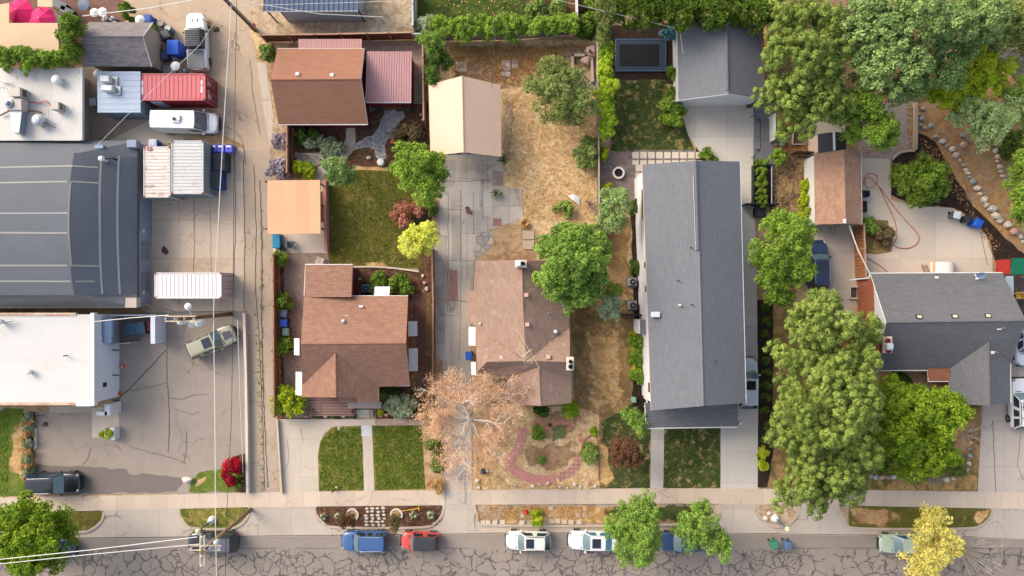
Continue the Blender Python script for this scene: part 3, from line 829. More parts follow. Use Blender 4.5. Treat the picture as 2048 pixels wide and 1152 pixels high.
def walls(root, eave, ze, d, mat, gables=(), name='wall', top=None):
    mb = MB(); w = inset([P(x,y,ze) for x,y in eave], d)
    mb.prism([(p.x,p.y) for p in w], -.02, (top or ze)-.13)
    for a, b, r in gables:           # gable triangles: eave end, eave end, ridge end, pulled in by d
        A, B, R_ = P(*a), P(*b), P(*r)
        mid = (A+B)/2; cen = sum(w, Vector())/len(w)
        sh = Vector((cen.x-mid.x, cen.y-mid.y, 0)); ax = (B-A); ax.z = 0; ax.normalize(); sh -= ax*sh.dot(ax)
        sh = sh.normalized()*d
        A2, B2, R2 = A+sh+ax*d, B+sh-ax*d, R_+sh; s2 = sh.normalized()*.12
        dz = Vector((0,0,-.14))
        vs = [A2+dz,B2+dz,R2+dz,A2+dz+s2,B2+dz+s2,R2+dz+s2]
        mb.add(vs, [(0,1,2),(5,4,3),(0,3,4,1),(1,4,5,2),(2,5,3,0)])
    return mb.build(name, mat, root), w
def edge(root, pts, r=.06, mat=None, name='gutter', dz=-.05):
    mb = MB(); q = [P(*p)+Vector((0,0,dz)) for p in pts]
    mb.tube(q, r, 6)
    return mb.build(name, mat or TRIM, root)
def ribs(mb, e0, e1, r1, r0, n, w=.05, h=.045, m=0):
    e0,e1,r1,r0 = (Vector(v) for v in (e0,e1,r1,r0))
    s = (e1-e0).normalized(); up = s.cross((r0-e0)).normalized()
    if up.z < 0: up = -up
    for i in range(n):
        t = i/(n-1) if n > 1 else .5
        a = e0.lerp(e1,t); b = r0.lerp(r1,t)
        vs = [a-s*w, a+s*w, b+s*w, b-s*w, a-s*w*.5+up*h, a+s*w*.5+up*h, b+s*w*.5+up*h, b-s*w*.5+up*h]
        mb.add(vs, [(4,5,6,7),(0,1,5,4),(1,2,6,5),(2,3,7,6),(3,0,4,7)], m)
def vent(root, x, y, z, d=(.3,.3,.25), mat=None, name='vent', rz=0.0):
    p = P(x,y,z); mb = MB(); mb.box((p.x,p.y,z+d[2]/2-.12), (d[0],d[1],d[2]+.24), rz, bev=.03)
    return mb.build(name, mat or WHITE, root)
def pipe(root, x, y, z, r=.06, h=.35, mat=None, name='vent_pipe', cap=False):
    p = P(x,y,z); mb = MB(); prof = [(r,-.2),(r,h)]
    if cap: prof = [(r*.8,-.2),(r*.8,h*.6),(r*1.5,h*.62),(r*1.5,h*.85),(r*.5,h)]
    mb.lathe(prof, (p.x,p.y,z), 12)
    return mb.build(name, mat or STEEL, root)
def awning(root, x0, y0, x1, y1, z, mat, name='awning', ax='x', drop=.35, out=1):
    """sloping metal awning fixed to a wall; falls away along ax (out=+1/-1)"""
    a, c = P(x0,y0,z), P(x1,y1,z); xs = sorted((a.x,c.x)); ys = sorted((a.y,c.y)); mb = MB()
    if ax == 'x':
        hi, lo = (xs[0],xs[1]) if out > 0 else (xs[1],xs[0])
        pts = [(hi,ys[0],z+drop/2),(hi,ys[1],z+drop/2),(lo,ys[1],z-drop/2),(lo,ys[0],z-drop/2)]
        mb.slab(pts, .04); ribs(mb, pts[2],pts[3],pts[0],pts[1], max(4,int((ys[1]-ys[0])/.2)), .02,.02)
    else:
        hi, lo = (ys[0],ys[1]) if out > 0 else (ys[1],ys[0])
        pts = [(xs[0],hi,z+drop/2),(xs[1],hi,z+drop/2),(xs[1],lo,z-drop/2),(xs[0],lo,z-drop/2)]
        mb.slab(pts, .04); ribs(mb, pts[2],pts[3],pts[0],pts[1], max(4,int((xs[1]-xs[0])/.2)), .02,.02)
    return mb.build(name, mat, root)
def wallbox(root, a, b, z0, z1, depth, mat, name, off=0.0):
    """a box lying along a wall from pixel a to pixel b (ground coordinates)"""
    A, B = P(*a), P(*b); d = (B-A); L = d.length; an = math.atan2(d.y,d.x); m = (A+B)/2
    mb = MB(); mb.box((m.x,m.y,(z0+z1)/2),(L,depth,z1-z0),an)
    return mb.build(name, mat, root)
def win(root, a, b, z0, z1, frame=None, glass=None):
    f = wallbox(root, a, b, z0, z1, .12, frame or TRIM, 'window')
    A, B = P(*a), P(*b); d = (B-A).normalized()*.08; an = math.atan2(d.y,d.x); m = (A+B)/2
    mb = MB(); mb.box((m.x,m.y,(z0+z1)/2),((B-A).length-.16,.15,z1-z0-.16),an)
    mb.build('pane', glass or GLASS, f)
    return f

SH_MAR_ = tiles((166,118,94), (157,111,89), (142,102,84), .9, .15, .010, 'brown_shingles', amt=.06)
SH_MAR = tiles((150,104,88), (132,92,80), (108,76,68), .9, .15, .010, 'maroon_shingles', amt=.14)
SH_BRN = tiles((166,126,104), (148,110,92), (134,100,84), .42, .15, .009, 'mottled_brown_shingles', amt=.08)
SH_RED = tiles((168,140,122), (154,126,110), (140,114,100), .42, .15, .010, 'weathered_red_shingles', amt=.1, wear=(178,160,146))
SH_GRY = tiles((122,124,128), (115,117,122), (100,102,107), .42, .15, .009, 'grey_shingles', amt=.05)
SH_GRY2 = tiles((116,116,117), (107,107,110), (92,93,96), .42, .15, .009, 'charcoal_shingles', amt=.05)
SH_TAN = tiles((188,150,124), (168,130,106), (146,110,92), .40, .16, .010, 'tan_shingles', amt=.2)
SH_OLD = tiles((150,142,140), (128,120,122), (96,90,94), .5, .16, .010, 'old_grey_shingles', amt=.16)

# ---------------------------------------------------------------- maroon garage
r = building('detached_garage', 'maroon garage with a wide brown shingled roof and two small white vents', 'garage', [(545,98),(728,98),(733,248),(557,248)])
N_, S_ = [(555,97,3.0),(728,97,3.0),(721,158,5.1),(541,159,5.1)], [(541,159,5.1),(721,158,5.1),(735,248,3.0),(557,249,3.0)]
ro = roofpart(r, [N_,S_], SH_MAR_, caps=[((541,159,5.1),(721,158,5.1))])
walls(r, [(557,97),(728,97),(735,248),(557,249)], 3.0, .35, MAROON, [((728,97,3.0),(735,248,3.0),(721,158,5.1)),((556,97,3.0),(557,249,3.0),(541,159,5.1))])
edge(r, [(555,97,3.0),(728,97,3.0)], .05); edge(r, [(557,249,3.0),(735,249,3.0)], .06)
edge(r, [(728,97,3.0),(721,158,5.1),(735,248,3.0)], .05, name='rake_trim', dz=-.08)
vent(ro, 596,149,4.75,(.34,.3,.22)); vent(ro, 665,151,4.75,(.34,.3,.22))
wallbox(r, (693,253),(711,253), 0, 2.1, .1, TRIM, 'door')
CORR = plain((178,132,126), .5, .1, name='faded_red_metal')
r = building('lean_to_shed', 'narrow lean-to with a ribbed dusty pink roof behind the maroon garage', 'shed', [(597,80),(722,80),(722,97),(597,97)])
mb = MB(); q = W3([(597,97,2.7),(723,97,2.7),(723,78,2.4),(597,78,2.4)]); mb.slab(q,.05); ribs(mb, q[3],q[2],q[1],q[0], 26,.03,.03); mb.build('roof', CORR, r)
walls(r, [(597,79),(722,79),(722,97),(597,97)], 2.4, .12, MAROON)

# ---------------------------------------------------------------- red garden shed
r = building('garden_shed', 'red shed with a ribbed pink metal roof and a deck step at its door', 'shed', [(735,104),(823,104),(823,205),(731,205)])
mb = MB(); q = W3([(731,204,2.5),(822,204,2.5),(823,103,2.95),(734,103,2.95)]); mb.slab(q,.06); ribs(mb, q[0],q[1],q[2],q[3], 19,.022,.035); mb.build('roof', plain((204,154,150),.45,.08,name='pink_metal'), r)
walls(r, [(733,104),(823,104),(822,204),(731,204)], 2.5, .12, MAROON)
edge(r, [(731,205,2.5),(822,205,2.5)], .05)
wallbox(r, (824,138),(824,156), 1.0, 1.9, .08, TRIM, 'window')
p = P(788,213); mb = MB(); mb.box((p.x,p.y,.14),(1.85,.6,.28)); mb.build('step', tiles((150,108,84),(128,90,70),(90,62,48),3,.14,.012,'deck_boards'), r)

# ---------------------------------------------------------------- tan carport
TAN = plain((226,190,164), .5, .06, name='tan_metal')
r = building('carport', 'cream metal carport with a red and white striped gable over grey concrete', 'carport', [(862,160),(998,160),(1000,310),(866,310)])
mb = MB()
Wq = W3([(861,312,2.6),(857,170,2.6),(924,152,4.0),(927,304,4.0)]); Eq = W3([(1001,170,2.6),(1003,313,2.6),(927,304,4.0),(924,152,4.0)])
mb.slab(Wq,.06); mb.slab(Eq,.06); ribs(mb, Wq[0],Wq[1],Wq[2],Wq[3], 32, .02,.012); ribs(mb, *Eq, 32,.02,.012)
mb.tube([P(924,152,4.0),P(927,304,4.0)], .07, 6); mb.build('roof', TAN, r)
for x,y in ((868,176),(995,176),(870,306),(997,306),(868,240),(996,240)):
    p = P(x,y,0); p = P(1024+(x-1024)*.965, 576+(y-576)*.965, 0); mb = MB(); mb.box((p.x,p.y,1.27),(.1,.1,2.5)); mb.build('post', WHITE, r)
gb = MB(); A,B,R_ = P(866,312,2.55),P(1000,313,2.55),P(927,304,3.95)
for i in range(14):
    t0, t1 = i/14, (i+1)/14
    a, b = A.lerp(B,t0), A.lerp(B,t1)
    def top(t): return A.lerp(R_, t/.47) if t < .47 else R_.lerp(B,(t-.47)/.53)
    y = min(A.y,B.y)+.25
    gb.quad((a.x,y,a.z-.25),(b.x,y,b.z-.25),(b.x,y,top(t1).z-.1),(a.x,y,top(t0).z-.1), i%2)
gb.build('gable_panel', [WHITE, MAROON], r)
mb = MB(); mb.box((P(927,310,0).x, min(A.y,B.y)+.2, 2.42),(6.3,.08,.16)); mb.build('beam', WHITE, r)

# ---------------------------------------------------------------- patio cover
PEACH = slabmat((238,178,140), 1.15, 30, .02, (222,174,138), 'peach_roof', amt=.06, crack=0)
r = building('patio_cover', 'flat peach patio cover on dark posts beside the lawn', 'pergola', [(545,362),(640,362),(640,465),(545,465)])
mb = MB(); q = W3([(535,468,2.75),(641,467,2.75),(640,360,2.85),(535,361,2.85)]); mb.slab(q,.16); mb.build('roof', PEACH, r)
for x,y in ((551,371),(652,374),(652,415),(652,460),(551,462)):
    p = P(x,y); mb = MB(); mb.box((p.x,p.y,1.32),(.12,.12,2.64)); mb.build('post', plain((92,54,44),.6,name='brown_post'), r)
q = W3([(540,466,2.6),(641,464,2.6)]); mb = MB(); mb.tube(q,.05,4); mb.build('beam', plain((110,66,52),.6,name='brown_beam'), r)
def lowwall(pts, w, h, mat, name, label, cat='wall', zb=-.02, kind=None):
    mb = MB()
    for (a,b) in zip(pts[:-1], pts[1:]):
        A,B = P(*a),P(*b); d=B-A; m=(A+B)/2; mb.box((m.x,m.y,(h+zb)/2),(d.length+w*.0,w,h-zb),math.atan2(d.y,d.x))
    return tag(mb.build(name, mat), label, cat)
lowwall([(654,363),(657,503)], .28, .95, plain((196,132,120),.8,.14,name='pink_wall'), 'garden_wall', 'low pink wall along the patio cover and the lawn')
lowwall([(492,626),(496,760),(499,984)], .24, .55, plain((222,208,194),.85,.14,name='pale_wall'), 'low_wall', 'long pale low wall between the car park and the alley')
lowwall([(556,838),(565,985)], .18, .35, plain((206,190,170),.85,.14,name='pale_kerb_wall'), 'low_wall', 'low concrete kerb wall between the alley and the front drive')

# ---------------------------------------------------------------- brown bungalow
r = building('brown_house', 'brown shingled bungalow with a front gable, deck porch and white awnings', 'house', [(608,535),(705,535),(815,595),(820,770),(605,795)])
ZE, ZR = 3.3, 5.8
faces = [
 [(611,530,3.3),(705,530,3.3),(702,594,3.95),(609,594,3.95)],
 [(608,592,3.9),(703,592,3.3),(816,592,3.3),(812,686,ZR),(602,688,ZR)],
 [(602,688,ZR),(812,686,ZR),(820,771,3.3),(756,774,3.3),(671,706,5.35),(606,770,3.4)],
 [(671,706,5.35),(672,795,5.2),(603,794,3.25),(604,768,3.35)],
 [(671,706,5.35),(757,774,3.3),(757,805,3.25),(713,804,4.2),(713,795,4.2),(672,795,5.2)],
]
ro = roofpart(r, faces, SH_BRN, caps=[((602,688,ZR),(812,686,ZR)),((671,706,5.35),(672,795,5.2))])
OR = tiles((186,112,76),(170,98,66),(140,80,56),3,.2,.01,'orange_siding',bmp=.01)
walls(r, [(611,592),(816,592),(820,770),(607,770)], ZE, .35, OR, [((816,592,3.3),(820,771,3.3),(812,686,ZR)),((608,592,3.3),(606,771,3.3),(602,688,ZR))])
walls(r, [(611,530),(705,530),(703,600),(609,600)], 3.3, .25, MAROON, name='rear_wall')
walls(r, [(604,765),(757,765),(757,804),(603,794)], 3.2, .3, OR, name='front_wall')
edge(r, [(611,529,3.3),(705,529,3.3),(703,592,3.3),(816,592,3.3)], .055); edge(r, [(757,805,3.2),(757,772,3.3),(820,771,3.3)], .055)
edge(r, [(611,529,3.3),(608,592,3.6)], .04)
for bx in ((817,643,834,672),(818,697,835,742)): awning(r, *bx, 2.6, plain((206,206,204),.5,.05,name='awning_metal'), out=1)
for bx in ((587,677,600,710),(590,744,605,790)): awning(r, *bx, 2.7, plain((232,228,224),.5,.05,name='white_awning'), out=-1)
awning(r, 749,573,779,592, 2.8, plain((232,230,228),.5,.05,name='white_awning_metal'), ax='y', out=1)
pipe(ro, 689,643,4.75,.13,.4,cap=True); vent(ro, 693,632,4.5,(.35,.2,.2)); vent(ro, 723,613,3.9,(.4,.18,.2))
win(r, (706,557),(706,577), 1.0, 2.2)
# front porch
por = MB(); a = P(618,797,.5); c = P(710,832,.5); por.box(((a.x+c.x)/2,(a.y+c.y)/2,.25),(c.x-a.x,a.y-c.y,.5))
por.build('porch_deck', tiles((168,134,122),(150,116,106),(104,80,74),6,.26,.03,'deck_boards_pink',off=0,amt=.08), r)
pl = MB(); a = P(696,804,.5); c = P(763,817,.5); pl.box(((a.x+c.x)/2,(a.y+c.y)/2,.26),(c.x-a.x,a.y-c.y,.52)); pl.build('porch_landing', plain((188,176,164),.85,.1,name='landing_concrete'), r)
st = MB()
for i in range(3):
    a = P(713,818+i*5.5,0); st.box((P(730,0).x, a.y-.13, (.44-.14*i)/2),(1.6,.27,.44-.14*i))
st.build('steps', plain((196,184,170),.85,.1,name='step_concrete'), r)
for x in (742,):
    rl = MB()
    for i in range(5):
        p = P(x+2, 817+i*4.5); rl.tube([(p.x,p.y,0),(p.x,p.y,1.25-.14*i)],.02,5)
    a,b = P(x+2,817),P(x+2,835); rl.tube([(a.x,a.y,1.25),(b.x,b.y,.7)],.025,5); rl.build('handrail', BLACK, r)
pg = MB(); a=P(678,793,3.0); c=P(713,806,3.0); pg.slab([(a.x,a.y,3.35),(c.x,a.y,3.35),(c.x,c.y,3.0),(a.x,c.y,3.0)],.1); pg.build('porch_roof', SH_BRN, r)

# ---------------------------------------------------------------- weathered red house
r = building('red_roof_house', 'house with a weathered red-brown hipped roof, two chimneys and a roof antenna', 'house', [(950,525),(1138,525),(1138,720),(1142,805),(1012,805),(952,720)])
ZE, ZR, ZW = 3.2, 5.0, 5.0
faces = [
 [(950,521,ZE),(946,598,ZE),(951,655,ZE),(1052,721,ZW),(1046,620,ZR),(1044,521,ZR)],
 [(1044,521,ZR),(1046,620,ZR),(1052,721,ZW),(1139,656,ZE),(1136,521,ZE)],
 [(951,655,ZE),(952,698,ZE),(974,723,4.7),(1052,722,ZW)],
 [(1139,656,ZE),(1052,722,ZW),(1140,723,ZW)],
 [(974,723,4.7),(954,745,ZE),(954,757,ZE),(1014,757,ZE),(1078,734,4.4),(1078,722,ZW),(1052,722,ZW)],
 [(952,698,ZE),(954,745,ZE),(974,723,4.7)],
 [(1078,734,4.4),(1014,757,ZE),(1012,808,ZE),(1081,812,4.4)],
 [(1078,734,4.4),(1081,812,4.4),(1143,806,ZE),(1143,757,ZE)],
 [(1078,722,ZW),(1078,734,4.4),(1143,757,ZE),(1140,723,ZW)],
]
ro = roofpart(r, faces, SH_RED, caps=[((1044,521,ZR),(1046,620,ZR)),((974,723,4.7),(1140,723,ZW)),((1078,734,4.4),(1081,812,4.4))])
BRW = tiles((176,140,120),(156,120,102),(140,110,96),.22,.075,.008,'pale_brick')
walls(r, [(950,522),(1136,522),(1140,722),(1143,805),(1013,807),(1012,756),(953,756)], 3.2, .3, BRW)
lo = MB(); q = W3([(934,584,2.7),(934,643,2.7),(950,650,3.1),(950,580,3.1)]); lo.slab(q,.1); lo.build('side_roof', SH_RED, r)
walls(r, [(936,586),(952,586),(952,646),(936,642)], 2.65, .1, BRW, name='side_wall')
debris = MB()
rr = random.Random(5)
for (x0,y0,z0,x1,y1,z1,n) in ((956,659,3.3,1016,698,4.35,34),(1086,697,4.3,1106,681,3.9,8),(1018,757,3.3,1052,744,3.95,14)):
    for i in range(n):
        t = rr.random(); p = P(x0+(x1-x0)*t+rr.uniform(-2,2), y0+(y1-y0)*t+rr.uniform(-2,2), z0+(z1-z0)*t)
        debris.rock((p.x,p.y,p.z-.03),(rr.uniform(.12,.36),rr.uniform(.1,.22),.07),0,i,6)
tag(debris.build('leaf_litter', plain((190,142,96),.95,.25,name='dead_needles'), ro), kind='stuff')
def chimney(root, x0,y0,x1,y1,ztop, mat, capm, holes, zb=0.0):
    a,c = P(x0,y0,ztop),P(x1,y1,ztop); cx,cy=(a.x+c.x)/2,(a.y+c.y)/2; w,d=abs(c.x-a.x),abs(a.y-c.y)
    mb = MB(); mb.box((cx,cy,(ztop+zb)/2-.06),(w-.12,d-.12,ztop-zb-.12)); ch = mb.build('chimney', mat, root)
    mb = MB(); mb.box((cx,cy,ztop-.06),(w,d,.14),bev=.03); mb.build('chimney_cap', capm, ch)
    for hx,hy,hr,hm in holes:
        p = P(hx,hy,ztop); mb = MB(); mb.lathe([(hr*.8,-.05),(hr,.0),(hr,.28),(hr*.8,.28),(hr*.8,.05),(.01,.04)],(p.x,p.y,ztop),12); mb.build('flue', hm, ch)
    return ch
chimney(r, 1030,520,1054,535, 5.7, BRW, plain((222,210,196),.8,.1,name='cap_stone'), [(1046,527,.16,BLACK)])
ch0 = P(1037,527,5.8); mb = MB(); mb.box((ch0.x,ch0.y,5.82),(.4,.45,.2),bev=.03); mb.build('chimney_cover', WHITE, r)
chimney(r, 1133,714,1148,741, 5.6, BRW, plain((226,214,198),.8,.1,name='cap_stone_pale'), [(1141,723,.17,DARK),(1141,733,.2,DARK)])
VP = plain((216,180,166),.7,.08,name='pink_vent')
for x,y,z in ((1053,590,5.0),(1055,649,5.0),(1003,715,4.6),(1097,714,4.9)): vent(ro, x,y,z-.1,(.34,.34,.22),VP)
pipe(ro, 1096,626,4.2,.06,.25); vent(ro,1111,663,3.9,(.3,.3,.15)); pipe(ro,960,647,3.4,.09,.25,WHITE)
awning(r, 937,654,951,691, 2.7, WHITE, out=-1); awning(r, 942,724,952,750, 2.7, WHITE, out=-1)
# antenna on the roof
an = thing('roof_antenna', 'spindly metal aerial with crossing rods on the red-brown roof', 'antenna', tuple(P(1054,712,4.95)))
b0 = P(1054,712,4.9); mb = MB(); mb.tube([b0,b0+Vector((0,0,1.2))],.025,6); mb.build('mast', STEEL, an)
boom0, boom1 = P(1043,714,6.1), P(1063,699,6.1); mb = MB(); mb.tube([boom0,boom1],.03,6); mb.build('boom', plain((222,206,160),.4,.05,name='pale_metal'), an)
for i,(t,L) in enumerate(((0,1.5),(.2,1.7),(.38,2.0),(.55,2.4),(.8,3.9))):
    c = boom0.lerp(boom1,t); d = (boom1-boom0).normalized(); s = Vector((-d.y,d.x,0)); s = Vector((.50,-.86,0)) 
    mb = MB(); mb.tube([c-s*L*.55, c+s*L*.45],.02,5); mb.build('rod', plain((222,206,160),.4,.05,name='pale_metal'), an)

# ---------------------------------------------------------------- long grey house
r = building('long_grey_house', 'long two-storey white house under one huge grey shingled gable roof', 'house', [(1285,330),(1480,325),(1492,806),(1302,822)])
ZE, ZR = 6.1, 7.6
ro = roofpart(r, [[(1285,329,ZE),(1303,821,ZE),(1407,812,ZR),(1394,321,ZR)],[(1394,321,ZR),(1407,812,ZR),(1492,806,ZE),(1480,323,ZE)]], SH_GRY, caps=[((1394,321,ZR),(1407,812,ZR))])
_, ww = walls(r, [(1285,329),(1480,323),(1492,806),(1303,821)], ZE, .35, tiles((236,236,236),(228,228,230),(190,190,194),8,.16,.01,'white_lap_siding',bmp=.008,amt=.05), [((1303,821,ZE),(1492,806,ZE),(1407,812,ZR)),((1285,329,ZE),(1480,323,ZE),(1394,321,ZR))])
edge(r, [(1285,329,ZE),(1303,821,ZE)], .06, plain((176,150,134),.5,.05,name='bronze_gutter')); edge(r, [(1480,323,ZE),(1492.5,806,ZE)], .06)
rv = MB()
a0,a1 = P(1391,322,ZR+.02),P(1396,500,ZR+.02); rv.tube([a0,a1],.14,6); rv.build('ridge_vent', SH_GRY2, ro)
for dx in (-4.5,3.5):
    rv = MB(); rv.tube([P(1391+dx,352,ZR-.02),P(1396+dx,500,ZR-.02)],.035,6); rv.build('vent_edge', plain((176,186,200),.4,.05,.3,name='vent_metal'), ro)
vent(ro, 1311,629,6.5,(.7,.45,.22),WHITE2); pipe(ro,1359,610,7.1,.09,.3,plain((230,216,200),.5,name='cream_pipe'))
for x,y,z in ((1381,495,7.4),(1356,561,7.1),(1383,609,7.4),(1430,722,7.2)): pipe(ro,x,y,z,.05,.28,DARK)
FR = plain((236,236,236),.5,.03,name='white_frame'); 
wl = [(w.x, w.y) for w in ww]
def westwin(py, h, z0, z1):
    # west wall runs from (1285,329) to (1303,821) at the eave; find x on the wall at this pixel row
    k0, k1 = P(1285,329,ZE), P(1303,821,ZE); y = P(0,py,(z0+z1)/2).y; t = (y-k0.y)/(k1.y-k0.y); x = k0.x+(k1.x-k0.x)*t+.35
    mb = MB(); mb.box((x,y,(z0+z1)/2),(.14,h,z1-z0)); f = mb.build('window', FR, r)
    mb = MB(); mb.box((x-.01,y,(z0+z1)/2),(.17,h-.16,z1-z0-.16)); mb.build('pane', GLASS, f)
westwin(408,2.9,3.6,5.2); westwin(530,.7,3.8,4.8); westwin(578,.7,3.8,4.8); westwin(556,.35,4.6,5.0); westwin(776,1.0,3.6,5.2); westwin(806,.9,1.0,2.4)
bx = P(1282,654,3.0); mb = MB(); mb.box((bx.x+.25,bx.y,1.5),(.8,1.25,3.0)); bay = mb.build('bay', FR, r)
mb = MB(); mb.slab([(bx.x-.1,bx.y-.68,3.0),(bx.x+.75,bx.y-.68,3.25),(bx.x+.75,bx.y+.68,3.25),(bx.x-.1,bx.y+.68,3.0)],.1); mb.build('bay_roof', SH_GRY2, bay)
po = roofpart(r, [[(1290,806,3.9),(1475,800,3.9),(1476,853,3.15),(1293,856,3.15)]], SH_GRY2, .16, 'porch_roof')
edge(r, [(1292,857,3.15),(1476,854,3.15)], .07, dz=-.06); edge(r, [(1290,806,3.9),(1293,856,3.15)], .05)
for x in (1308,1365,1420,1460):
    p = P(x,835,0); mb = MB(); mb.box((p.x,p.y,1.5),(.2,.2,3.0)); mb.build('porch_post', WHITE, r)

# ---------------------------------------------------------------- white garage, grey roof
r = building('white_garage', 'white garage with a grey gable roof behind the curved concrete drive', 'garage', [(1362,50),(1520,50),(1522,190),(1362,192)])
ZE, ZR = 3.2, 4.7
ro = roofpart(r, [[(1355,38,ZE),(1357,200,ZE),(1457,187,ZR),(1456,28,ZR)],[(1456,28,ZR),(1457,187,ZR),(1528,198,ZE),(1526,40,ZE)]], SH_GRY, caps=[((1456,28,ZR),(1457,187,ZR))])
walls(r, [(1355,36),(1526,36),(1528,199),(1357,200)], ZE, .3, WHITE2, [((1357,200,ZE),(1528,199,ZE),(1457,187,ZR)),((1355,38,ZE),(1526,40,ZE),(1456,28,ZR))])
edge(r, [(1355,38,ZE),(1357,200,ZE)], .05, plain((188,160,140),.5,name='tan_gutter')); edge(r, [(1526,40,ZE),(1528,198,ZE)], .05, plain((188,160,140),.5,name='tan_gutter'))
edge(r, [(1357,200,ZE),(1457,187,ZR),(1528,198,ZE)], .07, name='rake_trim', dz=-.08)
rv = MB(); rv.tube([P(1453,30,ZR+.02),P(1455,180,ZR+.02)],.13,6); rv.build('ridge_vent', SH_GRY2, ro)
rr = random.Random(3); debris = MB()
for i in range(70):
    y = rr.uniform(52,150); p = P(1520+rr.uniform(-3,3)+(4 if y<100 else 1), y, 3.25); debris.rock((p.x,p.y,3.2),(rr.uniform(.1,.35),rr.uniform(.2,.5),.1),0,i,6)
tag(debris.build('needle_litter', plain((168,112,64),.95,.25,name='rusty_needles'), ro), kind='stuff')
gd = MB(); a,b = P(1385,203),P(1498,202); gd.box(((a.x+b.x)/2, a.y+.28,1.15),(b.x-a.x-.6,.08,2.3)); gd.build('garage_door', WHITE, r)

# ---------------------------------------------------------------- brick house with charcoal roof
r = building('brick_house', 'brick house with white gables, a charcoal shingled roof and three skylights', 'house', [(1720,560),(1985,560),(1990,735),(1735,735)])
ZE, ZR = 3.1, 5.8
faces = [
 [(1741,547,ZE),(2005,546,ZE),(2052,641,ZR),(1773,645,ZR)],
 [(1773,645,ZR),(2052,641,ZR),(2043,668,5.1),(2022,727,3.4),(1977,684,4.75),(1897,738,3.15),(1747,741,ZE)],
 [(1977,684,4.75),(1898,738,3.15),(1899,808,ZE),(1980,811,4.6)],
 [(1977,684,4.75),(1980,811,4.6),(2021,806,3.3),(2021,727,3.4)],
]
ro = roofpart(r, faces, SH_GRY2, caps=[((1773,645,ZR),(2052,641,ZR)),((1977,684,4.75),(1980,811,4.6))])
walls(r, [(1741,547),(2006,547),(2012,741),(1747,741)], ZE, .3, M_obrick, name='wall')
walls(r, [(1899,735),(2021,727),(2021,806),(1899,808)], ZE, .3, M_obrick, name='front_wall')
gw = MB(); A,B,R_ = P(1741,547,ZE),P(1747,741,ZE),P(1773,645,ZR); sh = Vector((.33,0,0)); dz = Vector((0,0,-.12))
vs = [A+sh+dz+Vector((0,-.3,0)),B+sh+dz+Vector((0,.3,0)),R_+sh+dz]; vs += [v+Vector((.1,0,0)) for v in vs]
vs2 = [v.copy() for v in vs]; gw.add(vs2, [(0,2,1),(3,4,5),(0,1,4,3),(1,2,5,4),(2,0,3,5)]); gw.build('gable', WHITE2, r)
edge(r, [(1741,546.5,ZE),(2005,545.5,ZE)], .06); edge(r, [(1747,741,ZE),(1856,741,ZE),(1857,763,ZE),(1899,763,ZE),(1899,808,ZE)], .06); edge(r, [(2021,727,3.4),(2022,806,3.3)], .07)
edge(r, [(1741,547,ZE),(1773,645,ZR),(1747,741,ZE)], .04, name='rake_trim')
mb = MB(); mb.slab(W3([(1857,737,3.4),(1899,737,3.4),(1899,762,3.1),(1858,762,3.1)]),.1); mb.build('porch_roof', tiles((172,112,84),(150,94,70),(110,70,54),3,.16,.01,'terracotta_roll'), r)
mb = MB(); p = P(1709,536,2.95); 
edge(r, [(1741,546,ZE),(1738,556,ZE),(1700,560,ZE)], .06)
SK = plain((206,214,176),.3,.05,name='skylight_glass')
for x,y in ((1837,633),(1908,632),(1974,631)):
    t = (645-y)/98.0; z = ZR-(ZR-ZE)*t; p = P(x,y,z); sl = .75
    def tilt(mb,w,d,h,dz):
        vs = []
        for zz in (0,h):
            for sx,sy in ((-1,-1),(1,-1),(1,1),(-1,1)): vs.append((p.x+sx*w/2,p.y+sy*d/2,z+dz+zz-sy*d/2*sl*.72))
        mb.add(vs,[(3,2,1,0),(4,5,6,7),(0,1,5,4),(1,2,6,5),(2,3,7,6),(3,0,4,7)])
    mb = MB(); tilt(mb,.52,.36,.16,-.02); sk = mb.build('skylight', DARK, ro)
    mb = MB(); tilt(mb,.36,.22,.02,.145); mb.build('skylight_glass', SK, sk)
for x,y,z in ((2004,656,5.4),(1990,704,4.6)):
    pipe(ro,x,y,z,.07,.35,plain((150,110,90),.7,name='rusty_pipe')); vent(ro,x-6,y+1,z-.1,(.4,.25,.1),WHITE)
vent(ro, 1872,555,3.25,(.35,.2,.15),TRIM)
c1 = chimney(r, 1766,673,1785,706, 5.9, M_obrick, plain((226,206,190),.8,.1,name='cap_pale'), [(1774,681,.2,plain((170,70,60),.8,name='clay_flue')),(1775,701,.2,plain((170,70,60),.8,name='clay_flue'))])
a,b = P(1746,672,5.0),P(1770,706,5.0); mb = MB(); mb.box((P(1752,0,5).x+.0,(a.y+b.y)/2,2.6),(1.3,(a.y-b.y),5.2)); mb.build('chimney_breast', M_obrick, c1)
p = P(1777,693,6.0); mb = MB(); mb.box((p.x,p.y,6.2),(.62,.62,.34),bev=.12); mb.build('chimney_hood', WHITE, c1)
win(r, (1717.2,590),(1717.2,611), 1.1, 2.3)
sd_ = thing('satellite_dish', 'grey satellite dish on the upper eave of the charcoal roof', 'satellite dish', tuple(P(1948,552,3.2)))
mb = MB(); c = P(1951,547,3.9); 
for k in range(1): mb.lathe([(.02,.0),(.25,.03),(.42,.1),(.43,.12),(.25,.06),(.02,.03)],(0,0,0),16)
d_ = mb.build('dish', plain((150,172,200),.4,.05,name='grey_blue_dish'), sd_); d_.matrix_parent_inverse = Matrix.Identity(4); d_.location = (0.1,.1,.75); d_.rotation_euler = (math.radians(52),0,math.radians(-18))
mb = MB(); mb.tube([P(1946,553,3.2),P(1950,548,3.85)],.035,6); mb.build('bracket', WHITE, sd_)
